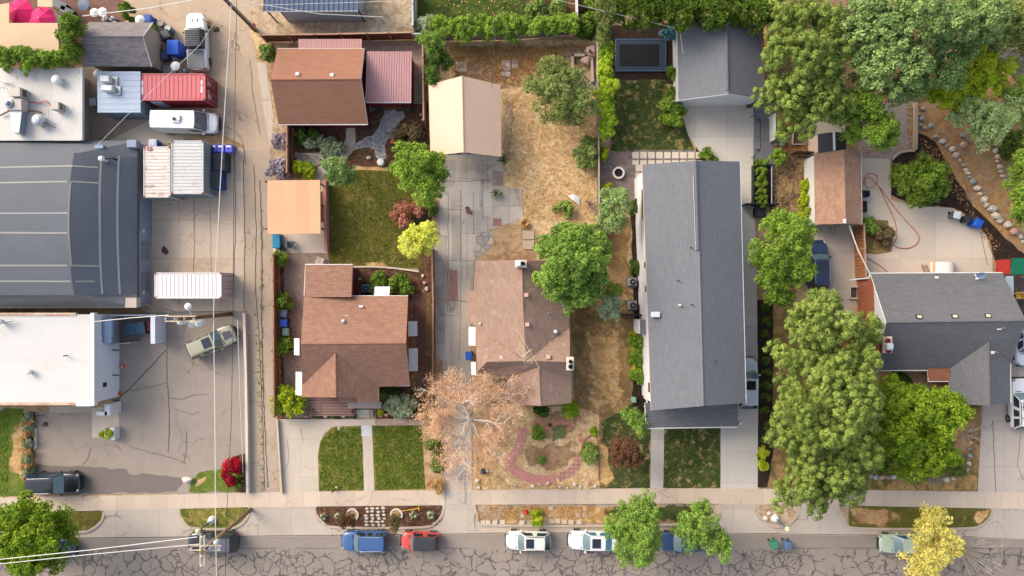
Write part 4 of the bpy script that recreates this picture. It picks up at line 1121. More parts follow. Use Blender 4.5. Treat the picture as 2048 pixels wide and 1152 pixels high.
mb = MB(); mb.tube([P(1950,549,3.8),P(1954,557,4.05)],.03,6); p = P(1954,557,4.05); mb.box((p.x,p.y,p.z),(.22,.14,.12)); mb.build('receiver', WHITE, sd_)

# ---------------------------------------------------------------- tan-roof garage
r = building('tan_roof_garage', 'white garage under a mottled tan shingled roof above the navy car', 'garage', [(1620,305),(1715,305),(1718,445),(1620,445)])
ZE, ZR = 2.6, 3.6
ro = roofpart(r, [[(1629,308,ZE),(1631,449,ZE),(1691,447,ZR),(1688,299,ZR)],[(1688,299,ZR),(1691,447,ZR),(1724,448,ZE),(1722,302,ZE)]], SH_TAN, caps=[((1688,299,ZR),(1691,447,ZR))])
walls(r, [(1629,307),(1722,302),(1724,448),(1631,449)], ZE, .12, WHITE, [((1631,449,ZE),(1724,448,ZE),(1691,447,ZR)),((1629,308,ZE),(1722,302,ZE),(1688,299,ZR))])
edge(r, [(1722,302,ZE),(1724,449,ZE)], .07, plain((206,188,172),.5,.1,name='cream_gutter')); edge(r, [(1631,450,ZE),(1724,449,ZE)], .05, plain((176,140,120),.5,.1,name='tan_gutter'))
p = P(1690,442,3.7); mb = MB(); mb.box((p.x,p.y,3.62),(.22,.4,.16)); mb.build('vent', TRIM, ro)
r = building('small_shed', 'small pale shed with a black gable roof beside the raised garden beds', 'shed', [(1622,268),(1690,268),(1690,302),(1622,302)])
ro = roofpart(r, [[(1636,268,2.3),(1637,305,2.3),(1669,301,2.9),(1668,264,2.9)],[(1668,264,2.9),(1669,301,2.9),(1693,303,2.3),(1692,266,2.3)]], plain((58,60,66),.6,.12,name='black_roofing'), .07)
mb = MB(); mb.tube([P(1668,264,2.92),P(1669,301,2.92)],.12,6); mb.build('ridge_cap', WHITE, ro)
walls(r, [(1636,267),(1692,266),(1693,304),(1637,305)], 2.3, .06, plain((226,204,180),.7,.06,name='cream_siding'))
win(r, (1631,294),(1631,302), 1.0, 1.6)

# ---------------------------------------------------------------- commercial side
# black barrel roof
r = building('barrel_roof_building', 'large workshop with a black curved felt roof and pale seams', 'building', [(-20,290),(285,290),(285,612),(-20,612)])
BLK = plain((104,108,115), .75, .12, name='black_roof_felt'); SEAM = plain((166,164,156), .8, .15, name='pale_seam')
mb = MB()
nx, ny = 46, 34
gx = np.linspace(P(-330,0,5).x, P(273,0,2.6).x, nx); gy = np.linspace(P(0,590,4.2).y, P(0,308,4.2).y, ny)
xe = P(273,0,2.6).x; xr = P(141,0,5.4).x
gx[np.argmin(abs(gx-xr))] = xr
def bz(x,y):
    t = (y-gy[0])/(gy[-1]-gy[0]); arch = 4*t*(1-t)
    zt = 4.9+.85*arch
    k = min(1.0, (xe-x)/(xe-xr)); k = k*(1.15-.15*k)
    return 2.45+(zt-2.45)*k
def bp(px,py):
    z = 4.5
    for _ in range(8):
        p = P(px,py,z); z = bz(p.x,p.y)
    return p
vs = [(x,y,bz(x,y)) for y in gy for x in gx]
mb.add(vs, [(j*nx+i,j*nx+i+1,(j+1)*nx+i+1,(j+1)*nx+i) for j in range(ny-1) for i in range(nx-1)])
def seam(a, b, n=16):
    A, B = a, b; d = Vector((B[0]-A[0],B[1]-A[1],0)).normalized(); s = Vector((-d.y,d.x,0))*.075
    L=[];
    for i in range(n+1):
        t=i/n; x=A[0]+(B[0]-A[0])*t; y=A[1]+(B[1]-A[1])*t
        L.append((x-s.x,y-s.y,bz(x-s.x,y-s.y)+.022)); L.append((x+s.x,y+s.y,bz(x+s.x,y+s.y)+.022))
    mb.add(L, [(2*i,2*i+2,2*i+3,2*i+1) if True else None for i in range(n)], 1)
for py,x1p in ((335,197),(366,197),(426,136),(466,137),(532,202),(563,190)): seam(bp(-200,py+(4 if py<400 else 2 if py<440 else -1)),bp(x1p,py),30)
for pxx in (201,236): seam(bp(pxx+2,312),bp(pxx-1,450),12); seam(bp(pxx-1,450),bp(pxx+4,588),12)
seam(bp(141,364),bp(137,425),8); seam(bp(137,425),bp(137,466),8); seam(bp(137,466),bp(143,533),8)
mb.build('roof', [BLK,SEAM], r)
mb = MB(); xw = xe+.05; yN, yS = P(0,283,2.4).y, P(0,616,2.4).y
xl = gx[0]
mb.box(((xl+xw)/2,(yN+yS)/2,1.2),(xw-xl-.1,yN-yS-.2,2.4))
WBL = plain((150,160,176),.7,.12,name='blue_grey_render'); mb.build('wall', WBL, r)
# north slope strip, south parapet strip
mb = MB(); mb.slab([(xl,gy[-1],4.4),(P(150,0,4.4).x,gy[-1],4.35),(xe,gy[-1],2.5),(xe,yN+.1,2.3),(xl,yN+.1,3.0)],.1); mb.build('north_roof', BLK, r)
mb = MB(); mb.slab([(xl,gy[0],4.3),(xe-3.6,gy[0],4.2),(xe,gy[0],2.5),(xe,yS,2.3),(xl,yS,4.0)],.12); mb.build('parapet_roof', plain((140,136,132),.8,.12,name='grey_roof_felt'), r)
mb = MB(); mb.tube([(xe+.08,yN,2.45),(xe+.08,yS,2.45)],.08,6); mb.build('gutter', DARK, r)
mb = MB(); mb.box((xe-.35,yS+.5,2.55),(1.0,.9,.7)); mb.box((xe-.9,yS+.35,2.35),(.5,.5,.5)); mb.build('corner_parapet', plain((206,190,174),.8,.1,name='tan_render'), r)
mb = MB(); mb.box((xe-.3,yN-.3,2.55),(.9,.7,.7),bev=.05); mb.build('corner_parapet', WBL, r)
GB = tiles((120,132,140),(96,108,116),(170,174,178),.2,.2,.02,'glass_block',off=0,rough=.2)
for y0,y1 in ((482,518),(545,583)):
    ya,yb = P(0,y0,1.2).y,P(0,y1,1.2).y; mb = MB(); mb.box((xw-.03,(ya+yb)/2,1.2),(.1,ya-yb,1.2)); mb.build('window', GB, r)
ya,yb = P(0,395,1).y,P(0,458,1).y; mb = MB(); mb.box((xw-.03,(ya+yb)/2,1.1),(.08,ya-yb,2.0)); mb.build('garage_door', plain((138,156,176),.5,.2,name='worn_blue_door'), r)
for y0 in (462,585):
    p = P(0,y0,1.5); mb = MB(); mb.box((xw,p.y,1.5),(.06,.35,.35)); mb.build('sign', WHITE, r)
mb = MB(); p = P(205,318,4.3); mb.lathe([(.2,-.6),(.2,.3),(.26,.3),(.2,.45),(.02,.5)],(p.x,p.y,4.2),12); mb.build('roof_vent', WHITE, r)
mb = MB(); p = P(217,318,4.0); mb.tube([(p.x-.3,p.y,3.9),(p.x-.1,p.y,4.2),(p.x+.4,p.y+.05,4.1),(p.x+.5,p.y,3.5)],.08,6); mb.build('roof_pipe', BLACK, r)
mb = MB(); p = P(203,295,3.2); mb.box((p.x,p.y,3.35),(.75,.3,.5)); mb.build('roof_hatch', plain((140,160,184),.4,.05,name='pale_hatch'), r)

# white flat roof below
r = building('white_roof_building', 'single-storey building with a smooth white flat roof beside the car park', 'building', [(-20,640),(240,640),(240,806),(-20,810)])
WR = slabmat((216,213,209), 90, 3.3, .012, (198,196,192), 'white_membrane', amt=.05, stain=(206,200,192), crack=0)
xE = P(185,0,3.9).x; xG = P(239,0,0).x; yN, yS = P(0,629,3.9).y, P(0,808,3.9).y; xl = P(-330,0,3.9).x
mb = MB(); mb.box(((xl+xE)/2,(yN+yS)/2,3.72),(xE-xl,yN-yS,.2)); mb.build('roof', WR, r)
mb = MB(); mb.prism([(xl,yS+.1),(xG,yS+.1),(xG,yN-.05),(xl,yN-.05)], -.02, 3.6); mb.build('wall', plain((224,226,234),.7,.05,name='white_render'), r)
mb = MB(); mb.box((xE+.05,(yN+yS)/2,3.78),(.36,yN-yS+.3,.5)); mb.box((xE-.75,yS,3.78),(1.3,.36,.5)); mb.build('parapet', WHITE, r)
for yq in (yN+.02, yS-.0):
    mb = MB(); mb.box(((xl+xE)/2-.75,yq,3.74),(xE-xl-1.5,.26,.3)); mb.build('parapet_edge', tiles((196,150,122),(222,206,180),(176,110,84),2.2,.3,.02,'flaking_brick',amt=.3,wear=(226,214,190)), r)
for x,y,h in ((61,743,.5),(6,643,.7)):
    pipe(r,x,y,3.9,.2,h,WHITE,'roof_vent',True)
pipe(r,134,711,3.85,.05,.5,DARK)
p = P(28,642,3.9); mb = MB(); mb.tube([P(10,643,4.3),P(26,641,4.2)],.08,6); mb.build('roof_pipe', STEEL, r)
for y0 in (666,770):
    p = P(0,y0,2.6); mb = MB(); mb.box((xG+.02,p.y,2.4),(.1,.4,.5)); mb.build('wall_light', DARK, r)
for y0,z in ((700,.55),(750,.55),(800,.55)):
    p = P(0,y0,1.0); mb = MB(); mb.box((xG+.28,p.y,1.1),(.55,.1,.12)); mb.build('wall_bracket', BLACK, r)
y0 = P(0,637,2.0).y; mb = MB()
mb.tube([(xG+.32,y0,2.4),(xG+.32,y0-1.6,2.4)],.5,16); mb.tube([(xG+.32,y0-1.6,2.4),(xG+.32,y0-2.2,2.4)],.42,16); mb.build('duct', plain((160,180,204),.35,.12,.4,name='blue_duct'), r)
mb = MB(); mb.slab([(P(18,0).x,yS,2.9),(P(42,0).x,yS,2.9),(P(42,0).x,yS-.9,2.3)],.05); mb.build('awning', STEEL, r)
# entry planter and wing wall
pl_ = MB(); a = P(229,815); pl_.box((P(239,0).x-.1,P(0,813).y,.9),(.5,1.0,1.8)); pl_.box((P(226,0).x,P(0,820).y,.9),(1.0,.35,1.8)); tag(pl_.build('entry_wall', WHITE), 'white L-shaped wall at the entry corner of the white-roofed building', 'wall')
pt = thing('planter', 'white planter box with a spiky yellow-green plant by the car park', 'planter', tuple(P(230,864)))
mb = MB(); mb.box((P(235,0).x,P(0,864).y,.45),(.45,1.15,.9)); mb.box((P(226,0).x,P(0,870).y,.3),(.7,.5,.6)); mb.build('box', WHITE, pt)

# white roof top left
r = building('white_roof_restaurant', 'restaurant with a stained white flat roof carrying metal duct and cooler units', 'building', [(-20,150),(160,150),(160,275),(-20,275)])
xE = P(166,0,3.2).x; yN, yS = P(0,136,3.2).y, P(0,281,3.2).y; xl = P(-330,0,4).x
mb = MB(); mb.box(((xl+xE)/2,(yN+yS)/2,3.1),(xE-xl,yN-yS,.2))
m_ = slabmat((218,214,208), 2.6,30,.01,(206,200,194),'white_roof_sheet',amt=.05,stain=(222,212,200),crack=.3); mb.build('roof', m_, r)
mb = MB(); xw_ = P(178,0,0).x; mb.prism([(xl,yS+.1),(xw_,yS+.1),(xw_,yN-.1),(xl,yN-.1)],-.02,3); mb.build('wall', plain((190,180,170),.8,.1,name='grey_render'), r)
mb = MB(); mb.box((xE-.08,(yN+yS)/2,3.22),(.24,yN-yS,.3)); mb.build('parapet', plain((214,210,202),.7,.08,name='parapet_paint'), r)
TANM = plain((196,186,174),.5,.06,name='beige_metal')
for x0,y0,x1,y1,z in ((20,174,40,193,4.4),(101,203,117,219,4.1)):
    a,c = P(x0,y0,z),P(x1,y1,z); t_ = thing('cooler_unit', 'larger beige rooftop cooler joined to the metal duct' if x0 < 50 else 'smaller beige rooftop cooler fed by a red hose', 'air cooler', ((a.x+c.x)/2,(a.y+c.y)/2,3.2), 'rooftop coolers')
    mb = MB(); mb.box(((a.x+c.x)/2,(a.y+c.y)/2,(z+3.35)/2),(c.x-a.x,a.y-c.y,z-3.35),bev=.03); mb.build('case', TANM, t_)
    mb = MB(); 
    for i in range(5): mb.box((c.x+.01,(a.y+c.y)/2,3.6+i*(z-3.8)/5),(.05,(a.y-c.y)*.75,.07))
    mb.build('louvre', plain((110,100,92),.6,name='dark_louvre'), t_)  # slats in a darker tone than the case
    mb = MB(); mb.box(((a.x+c.x)/2,(a.y+c.y)/2,3.28),(c.x-a.x-.1,a.y-c.y-.1,.15)); mb.build('stand', TIMBER, t_)
t_ = thing('roof_duct', 'grey sheet-metal duct with a bend and a domed fan on the stained white roof', 'duct', tuple(P(33,210,3.2)))
a = P(33,210,3.9); mb = MB(); mb.box((a.x,a.y,3.75),(1.35,1.1,.9),bev=.05); mb.build('plenum', TANM, t_)
mb = MB(); mb.prism([(a.x-.5,a.y-.5),(a.x-.38,a.y-1.9),(a.x-.3,a.y-2.5),(a.x+.3,a.y-2.5),(a.x+.38,a.y-1.9),(a.x+.55,a.y-.5)],3.3,4); mb.build('bend', plain((168,180,192),.35,.08,.5,name='zinc'), t_)
mb = MB(); mb.lathe([(.42,0),(.42,.12),(.22,.16),(.22,.34),(.1,.42)],(a.x-.45,a.y+.05,4.2),16); mb.build('fan', STEEL, t_)
t_ = thing('exhaust_fan', 'domed silver exhaust fan with a black arm on the white roof', 'fan', tuple(P(84,243,3.2)))
p = P(84,243,3.3); mb = MB(); mb.lathe([(.5,-.1),(.42,.5),(.55,.55),(.55,.7),(.3,.9),(.05,.95)],(p.x,p.y,3.2),20); mb.build('dome', plain((206,208,210),.35,.06,.5,name='spun_metal'), t_)
mb = MB(); mb.tube([P(84,243,3.75),P(110,255,3.75)],.05,6); mb.build('arm', BLACK, t_)
t_ = thing('roof_ventilator', 'white capped ventilator with a rust stain near the ivy', 'ventilator', tuple(P(120,162,3.2)))
p = P(120,163,3.2); mb = MB(); mb.lathe([(.35,-.1),(.3,.3),(.42,.32),(.42,.6),(.2,.75)],(p.x,p.y,3.2),16); mb.build('hood', WHITE, t_)
ho = MB(); ho.tube([P(48,205,3.35),P(62,204,3.35),P(80,206,3.35),P(92,201,3.35),P(102,213,3.4)],.05,6); tag(ho.build('red_hose', plain((214,60,72),.5,name='red_rubber')), 'thin red hose lying across the white roof', 'hose')
for (x0,y0,x1,y1,lab) in ((0,231,45,212,'brown conduit rail beside the duct on the white roof'),(52,222,84,225,'bent brown pipe bracket on the white roof'),(0,160,28,174,'grey sloping conduit near the roof edge ivy')):
    mb = MB(); mb.tube([P(x0,y0,3.4),P((x0+x1)/2,(y0+y1)/2-2,3.45),P(x1,y1,3.4)],.07,6); tag(mb.build('roof_conduit', plain((140,100,78),.7,.2,name='rusty_pipe_metal') if y0>200 else STEEL), lab, 'pipe')

# old grey gable house
r = building('grey_gable_house', 'small old building with a grey gable roof beside the patio heaters', 'building', [(165,50),(300,50),(300,130),(165,130)])
ZE, ZR = 3.0, 4.4
ro = roofpart(r, [[(177,44,ZE),(305,45,ZE),(285,73,ZR),(163,72,ZR)],[(163,72,ZR),(285,73,ZR),(303,133,ZE),(165,132,ZE)]], SH_OLD, caps=[((163,72,ZR),(285,73,ZR))])
walls(r, [(177,44),(305,45),(303,133),(165,132)], ZE, .3, plain((182,164,146),.8,.12,name='tan_render_wall'), [((305,45,ZE),(303,133,ZE),(285,73,ZR))])
edge(r, [(305,45,ZE),(285,73,ZR),(303,133,ZE)], .05, name='rake_trim')
# blue grey flat shed
r = building('flat_roof_shed', 'pale blue flat-roofed shed with two white roof units next to the red container', 'shed', [(200,150),(295,150),(295,225),(200,225)])
xW,xE = P(195,0,2.7).x,P(281,0,2.7).x; yN,yS = P(0,143,2.7).y,P(0,225,2.7).y
mb = MB(); mb.box(((xW+xE)/2,(yN+yS)/2,2.66),(xE-xW,yN-yS,.12)); 
for i in range(7): mb.box(((xW+xE)/2,yS+(yN-yS)*(i+.5)/7,2.73),(xE-xW,.04,.03))
mb.build('roof', plain((176,190,208),.5,.06,name='pale_blue_metal'), r)
mb = MB(); mb.box(((xW+xE)/2,(yN+yS)/2,1.3),(xE-xW-.08,yN-yS-.08,2.62)); mb.build('wall', plain((128,140,156),.6,.08,name='blue_grey_panel'), r)
for x0,y0,x1,y1,lab in ((200,151,218,163,'pale square roof unit on the blue flat-roofed shed, beside a curved pipe'),(202,170,224,181,'bright white roof unit on the blue flat-roofed shed')):
    a,c = P(x0,y0,3.4),P(x1,y1,3.4); t_ = thing('roof_unit', lab, 'air conditioner', ((a.x+c.x)/2,(a.y+c.y)/2,2.72), 'roof units on the blue shed')
    mb = MB(); mb.box(((a.x+c.x)/2,(a.y+c.y)/2,3.1),(c.x-a.x,a.y-c.y,.66),bev=.04); mb.build('case', WHITE, t_)
    mb = MB(); mb.box((c.x+.2,(a.y+c.y)/2-.1,2.8),(.5,a.y-c.y+.3,.12)); mb.build('base', STEEL, t_)

# fenced bin store
t_ = thing('bin_store', 'open bin enclosure with a white end wall beside the white-roofed building', 'enclosure', tuple(P(290,660)))
mb = MB(); x1 = P(334,0).x; ya,yb = P(0,630).y,P(0,684).y; mb.box((x1-.3,(ya+yb)/2,1.0),(.42,ya-yb,2.0)); mb.build('end_wall', plain((222,224,236),.7,.06,name='white_block'), t_)
mb = MB(); mb.box((P(288,0).x,ya+.05,1.0),(P(334,0).x-P(242,0).x,.14,2.0)); mb.build('back_fence', plain((150,156,166),.6,.12,name='grey_boards'), t_)
mb = MB(); mb.box((P(262,0).x,yb-.0,1.0),(2.0,.06,2.0),.08); mb.build('gate', plain((168,172,178),.5,.1,name='grey_gate'), t_)
# ================================================================== VEHICLES
TYRE = plain((40,40,42), .9, .1, name='tyre_rubber'); RIM = plain((150,152,156), .35, .1, .7, name='alloy_rim')
LAMP = plain((150,156,160), .15, .03, spec=.8, name='lamp_glass'); RED = plain((186,26,30), .25, .05, spec=.6, name='tail_lamp')
CHROME = plain((205,208,212), .2, .04, .8, name='bright_metal'); PLAST = plain((44,45,48), .6, .08, name='black_trim')
CARGLASS = glassmat((44,58,62), .05, 'car_glass'); CARGLASS2 = glassmat((96,120,124), .05, 'windscreen_glass')
def paint(c): return plain(c, .28, .03, spec=.5, coat=.6, name='car_paint')

def bil(c, nu, nv, bulge=0.0, up=(0,0,1)):
    """grid over four corners (a,b along the bottom, c,d along the top), bulged outwards"""
    a,b,d,e = [Vector(p) for p in c]; g = []
    n = ((b-a).cross(e-a)).normalized()
    for j in range(nv+1):
        for i in range(nu+1):
            u, v = i/nu, j/nv
            p = a.lerp(b,u).lerp(e.lerp(d,u),v)
            g.append(p + n*bulge*(4*u*(1-u)) )
    return g
def panel(mb, corners, nu=6, nv=4, bulge=0.0, off=0.0, ins=0.0):
    a,b,c,d = [Vector(p) for p in corners]
    if ins:
        m = (a+b+c+d)/4
        a,b,c,d = (p+(m-p).normalized()*ins for p in (a,b,c,d))
    n = ((b-a).cross(d-a)).normalized()*off
    g = bil([a+n,b+n,c+n,d+n], nu, nv, bulge)
    fs = [(j*(nu+1)+i, j*(nu+1)+i+1, (j+1)*(nu+1)+i+1, (j+1)*(nu+1)+i) for j in range(nv) for i in range(nu)]
    mb.add(g, fs)

def make_car(name, label, L, W, H, color, kind='suv', roofc=None, sunroof=False, rails=None, glass=None, group=None, roofbars=False, hoodc=None):
    """a car at the origin, nose along +x"""
    root = thing(name, label, {'pickup':'pickup truck','van':'van'}.get(kind,'car'), (0,0,0), group)
    pm = paint(color); hl, hw = L/2, W/2
    belt = {'suv':1.02,'hatch':.98,'sedan':.92,'mini':.92,'pickup':1.2,'van':1.18}[kind]
    hood = {'suv':1.02,'hatch':.88,'sedan':.84,'mini':.86,'pickup':1.18,'van':1.05}[kind]
    tail = {'suv':1.0,'hatch':.98,'sedan':.98,'mini':.94,'pickup':1.18,'van':1.2}[kind]
    wsb, wst, rrt, rrb = {  # fractions from the nose: windscreen base, windscreen top, roof end, rear glass base
        'suv':(.27,.405,.89,.975),'hatch':(.26,.42,.84,.96),'sedan':(.28,.44,.72,.87),'mini':(.25,.36,.87,.965),
        'pickup':(.29,.335,.62,.635),'van':(.16,.30,.975,.992)}[kind]
    st = [(0,.66,hood-.34,.34),(.012,.80,hood-.20,.26),(.045,.90,hood-.10,.2),(.12,.97,hood-.04,.18),(wsb-.03,1.0,hood+.02,.18),
          (.5,1.0,belt,.18),(.8,1.0,(belt+tail)/2,.18),(.93,.955,tail,.2),(.98,.88,tail-.05,.26),(1.0,.72,tail-.24,.34)]
    if kind in ('pickup','van'):
        st[0] = (0,.80,hood-.22,.4); st[1] = (.012,.88,hood-.10,.36); st[2] = (.04,.95,hood-.05,.3); st[8] = (.99,.96,tail-.02,.3); st[9] = (1.0,.92,tail-.1,.36)
    rings = []
    for u,wf,zt,zb in st:
        x = hl-u*L; w_ = wf*hw; cr = .05 if u < .9 else .03
        half = [(0,zt+cr),(.45*w_,zt+cr*.8),(.80*w_,zt+.01),(.95*w_,zt-.06),(1.0*w_,zt-.2),(1.01*w_,(zt+zb)/2),(.97*w_,zb+.12),(.88*w_,zb),(0,zb)]
        def bx(y): return x-(y/hw)**2*(.26*max(0,1-u/.14) if u < .5 else -.20*max(0,1-(1-u)/.10))
        rings.append([(bx(y),y,z) for y,z in half]+[(bx(y),-y,z) for y,z in reversed(half[1:-1])])
    mb = MB(); n = len(rings[0]); vs = [p for r_ in rings for p in r_]
    fs = [(i*n+k,i*n+(k+1)%n,(i+1)*n+(k+1)%n,(i+1)*n+k) for i in range(len(rings)-1) for k in range(n)]
    fs.append(tuple(reversed(range(n)))); fs.append(tuple(range((len(rings)-1)*n,len(rings)*n)))
    mb.add(vs, fs); mb.build('body', pm, root, smooth=True, sub=1)
    # cabin
    xb0,xb1,xt0,xt1 = hl-wsb*L, hl-rrb*L, hl-wst*L, hl-rrt*L
    yb, yt = hw*.91, hw*(.77 if kind!='van' else .82); zb_, zt_ = belt-.03, H-.06
    if kind == 'pickup': yt = hw*.80
    f = .10*W/1.85   # the glass bows forward in the middle
    B = {'fl':(xb0-.10,yb,hood-.02),'fr':(xb0-.10,-yb,hood-.02),'rl':(xb1,yb,zb_),'rr':(xb1,-yb,zb_)}
    T = {'fl':(xt0,yt,zt_),'fr':(xt0,-yt,zt_),'rl':(xt1,yt*.96,zt_-.02),'rr':(xt1,-yt*.96,zt_-.02)}
    mb = MB()
    panel(mb,(B['fr'],B['fl'],T['fl'],T['fr']),8,3,f); panel(mb,(B['rl'],B['rr'],T['rr'],T['rl']),8,3,f*.6)
    panel(mb,(B['fl'],B['rl'],T['rl'],T['fl']),6,3,.02); panel(mb,(B['rr'],B['fr'],T['fr'],T['rr']),6,3,.02)
    mb.build('cabin_frame', pm if kind != 'pickup' else PLAST, root, smooth=True)
    # roof panel, crowned
    nu,nv = 10,8; g = []
    for j in range(nv+1):
        for i in range(nu+1):
            u,v = i/nu, j/nv
            y = (yt*(1-v)-yt*v)*(1-.04*u); bow = 4*v*(1-v)
            x = xt0+(xt1-xt0)*u + (f*bow if u == 0 else f*.7*bow*(1-u)) - (f*.5*bow*u)
            g.append((x,y,zt_+.055*min(1,4*v*(1-v)*1.6)*min(1,1.6*math.sqrt(max(0,u*(1-u)*4)+.12))))
    mb = MB(); mb.add(g,[(j*(nu+1)+i,j*(nu+1)+i+1,(j+1)*(nu+1)+i+1,(j+1)*(nu+1)+i) for j in range(nv) for i in range(nu)])
    mb.f = [tuple(reversed(q)) for q in mb.f] if True else mb.f
    rf = mb.build('roof', paint(roofc) if roofc else pm, root, smooth=True)
    gl = glass or CARGLASS
    mb = MB(); panel(mb,(B['fr'],B['fl'],T['fl'],T['fr']),8,4,f,.012,.05); mb.build('windscreen', CARGLASS2, root, smooth=True)
    if kind not in ('van',):
        mb = MB(); panel(mb,(B['rl'],B['rr'],T['rr'],T['rl']),8,4,f*.6,.012,.05); mb.build('rear_window', gl, root, smooth=True)
    for s,(a,b,c,d) in ((1,(B['fl'],B['rl'],T['rl'],T['fl'])),(-1,(B['rr'],B['fr'],T['fr'],T['rr']))):
        if kind == 'van':
            a_,b_,c_,d_ = (Vector(q) for q in (a,b,c,d))
            k0, k1 = (.02,.24) if s > 0 else (.76,.98)
            A,Bq,C,D = a_.lerp(b_,k0),a_.lerp(b_,k1),d_.lerp(c_,k1),d_.lerp(c_,k0)
            if s > 0: D = a_.lerp(b_,.0).lerp(D,.85)
            else: C = a_.lerp(b_,1.0).lerp(C,.85)
            lo = .05; mb = MB(); panel(mb,(A.lerp(D,lo),Bq.lerp(C,lo),Bq.lerp(C,.62),A.lerp(D,.62)),4,3,0,.014,.02)
            mb.build('side_window', gl, root, smooth=True); continue
        a_,b_,c_,d_ = (Vector(q) for q in (a,b,c,d))
        for k0,k1 in (((.02,.375),(.38,.685),(.69,.97)) if kind in('suv','pickup') else ((.02,.49),(.495,.96))):
            mb = MB(); A,Bq,C,D = a_.lerp(b_,k0),a_.lerp(b_,k1),d_.lerp(c_,k1),d_.lerp(c_,k0)
            panel(mb,(A.lerp(D,.05),Bq.lerp(C,.05),Bq.lerp(C,.93),A.lerp(D,.93)),4,3,.01,.014,.006); mb.build('side_window', gl, root, smooth=True)
    # wheels
    wr = .36 if kind in ('suv','pickup','van') else .32
    for x in (hl-.185*L, hl-.80*L):
        for s in (-1,1):
            mb = MB(); mb.lathe([(wr*.62,-.11),(wr*.94,-.11),(wr,-.06),(wr,.06),(wr*.94,.11),(wr*.62,.11)],(x,s*(hw-.10),wr),20,axis='y'); t = mb.build('wheel', TYRE, root, smooth=True)
            mb = MB(); mb.lathe([(.02,-.02),(wr*.3,-.02),(wr*.62,-.0),(wr*.62,.02),(.02,.02)],(x,s*(hw+.004),wr),16,axis='y'); mb.build('rim', RIM, t)
    # lamps
    for s in (-1,1):
        mb = MB(); mb.box((hl-.05*L,s*hw*.72,hood-.13),(.2,.26,.1),-s*.5,bev=.04); mb.build('headlight', LAMP, root)
        mb = MB(); mb.box((-hl+.04*L,s*hw*.78,tail-.13),(.14,.24,.2),s*.35,bev=.03); mb.build('tail_light', RED, root)
        mb = MB(); mb.box((xb0-.32,s*(hw+.10),belt+.02),(.16,.22,.14),s*.2,bev=.04); mb.build('wing_mirror', pm if kind != 'pickup' else PLAST, root)
    mb = MB(); mb.box((hl-.02,0,.5),(.1,W*.62,.26),bev=.03); mb.build('grille', PLAST, root)
    mb = MB(); mb.box((hl-wsb*L+.06,0,hood+.035),(.07,W*.72,.03)); mb.build('wiper_cowl', PLAST, root)
    if sunroof:
        mb = MB(); sx = xt0-.16*L if sunroof is True else sunroof
        mb.box((xt0-.11*L,0,H+.012),(.17*L,yt*1.25,.03),bev=.015); mb.build('sunroof', glassmat((36,42,50),.06,'sunroof_glass'), rf)
    if rails:
        for s in (-1,1):
            mb = MB(); mb.tube([(xt0-.10,s*yt*.95,H-.02),(xt0-.3,s*yt*.93,H+.04),(xt1+.35,s*yt*.9,H+.03),(xt1+.1,s*yt*.9,H-.03)],.028,6); mb.build('roof_rail', rails, rf)
    if roofbars:
        for q in (.25,.68):
            x = xt0+(xt1-xt0)*q; mb = MB(); mb.tube([(x,yt*.98,H+.07),(x,-yt*.98,H+.07)],.03,6); mb.build('roof_bar', PLAST, rf)
        mb = MB(); mb.tube([(xt0-.55,yt*.35,H+.1),(xt1+.5,yt*.35,H+.1)],.03,6); mb.build('roof_bar', PLAST, rf)
    if hoodc:
        mb = MB(); pts = [(hl-.07*L,hw*.30),(hl-.07*L,-hw*.30),(hl-.225*L,-hw*.46),(hl-.225*L,hw*.46)]
        mb.add([(pts[0][0],pts[0][1],hood+.012),(pts[1][0],pts[1][1],hood+.012),(pts[2][0],pts[2][1],hood+.07),(pts[3][0],pts[3][1],hood+.07)],[(3,2,1,0)] )
        mb.build('bonnet_decal', paint(hoodc), root)
    return root
def place(root, x, y, ang, z=0.0, zc=.9):
    """centre the car on a photo pixel seen at height zc, nose along ang degrees (0 = towards the photo's right, 90 = up)"""
    p = P(x,y,zc); root.location = (p.x,p.y,z); root.rotation_euler = (0,0,math.radians(ang)); return root

place(make_car('parked_car','blue estate car with silver roof rails parked by the mulch planter',4.6,1.88,1.66,(64,98,150),'suv',rails=CHROME), 730,1084,180,RZ)
place(make_car('parked_car','small red hatchback with a black roof parked behind the blue car',3.75,1.70,1.42,(222,78,66),'mini',roofc=(58,58,60)), 840,1085,178,RZ)
place(make_car('parked_car','cream white hatchback with a sunroof parked by the dry verge with the hydrant',4.35,1.80,1.5,(232,230,222),'hatch',sunroof=True,rails=PLAST), 1057,1084,179,RZ)
place(make_car('parked_car','bright white saloon with a sunroof, its rear under the street tree',4.8,1.83,1.45,(238,238,236),'sedan',sunroof=True,glass=glassmat((40,120,140),.06,'teal_glass')), 1187,1084,179,RZ)
place(make_car('parked_car','dark blue car mostly hidden between the two street trees',4.6,1.83,1.5,(40,72,112),'sedan'), 1368,1086,180,RZ)
place(make_car('parked_car','pale green car half hidden under the yellow street tree',4.5,1.80,1.45,(176,192,172),'sedan',glass=glassmat((52,100,140),.06,'blue_glass')), 1809,1090,180,RZ)
place(make_car('parked_car','black car with a grey roof under the street power pole',4.8,1.92,1.75,(30,30,34),'suv',roofc=(96,96,108),rails=PLAST), 424,1086,180,RZ)
place(make_car('parked_car','navy car under the big round street tree, only its tail showing',4.7,1.85,1.5,(30,52,96),'sedan'), 98,1100,0,RZ)
place(make_car('parked_car','white car at the photo edge behind the big round street tree',4.6,1.83,1.5,(236,238,240),'sedan'), -38,1092,0,RZ)
place(make_car('parked_car','shiny black estate car with silver rails on the dark asphalt patch',5.1,1.98,1.75,(26,28,34),'suv',rails=CHROME,glass=glassmat((30,60,84),.04,'blue_black_glass')), 106,967,1)
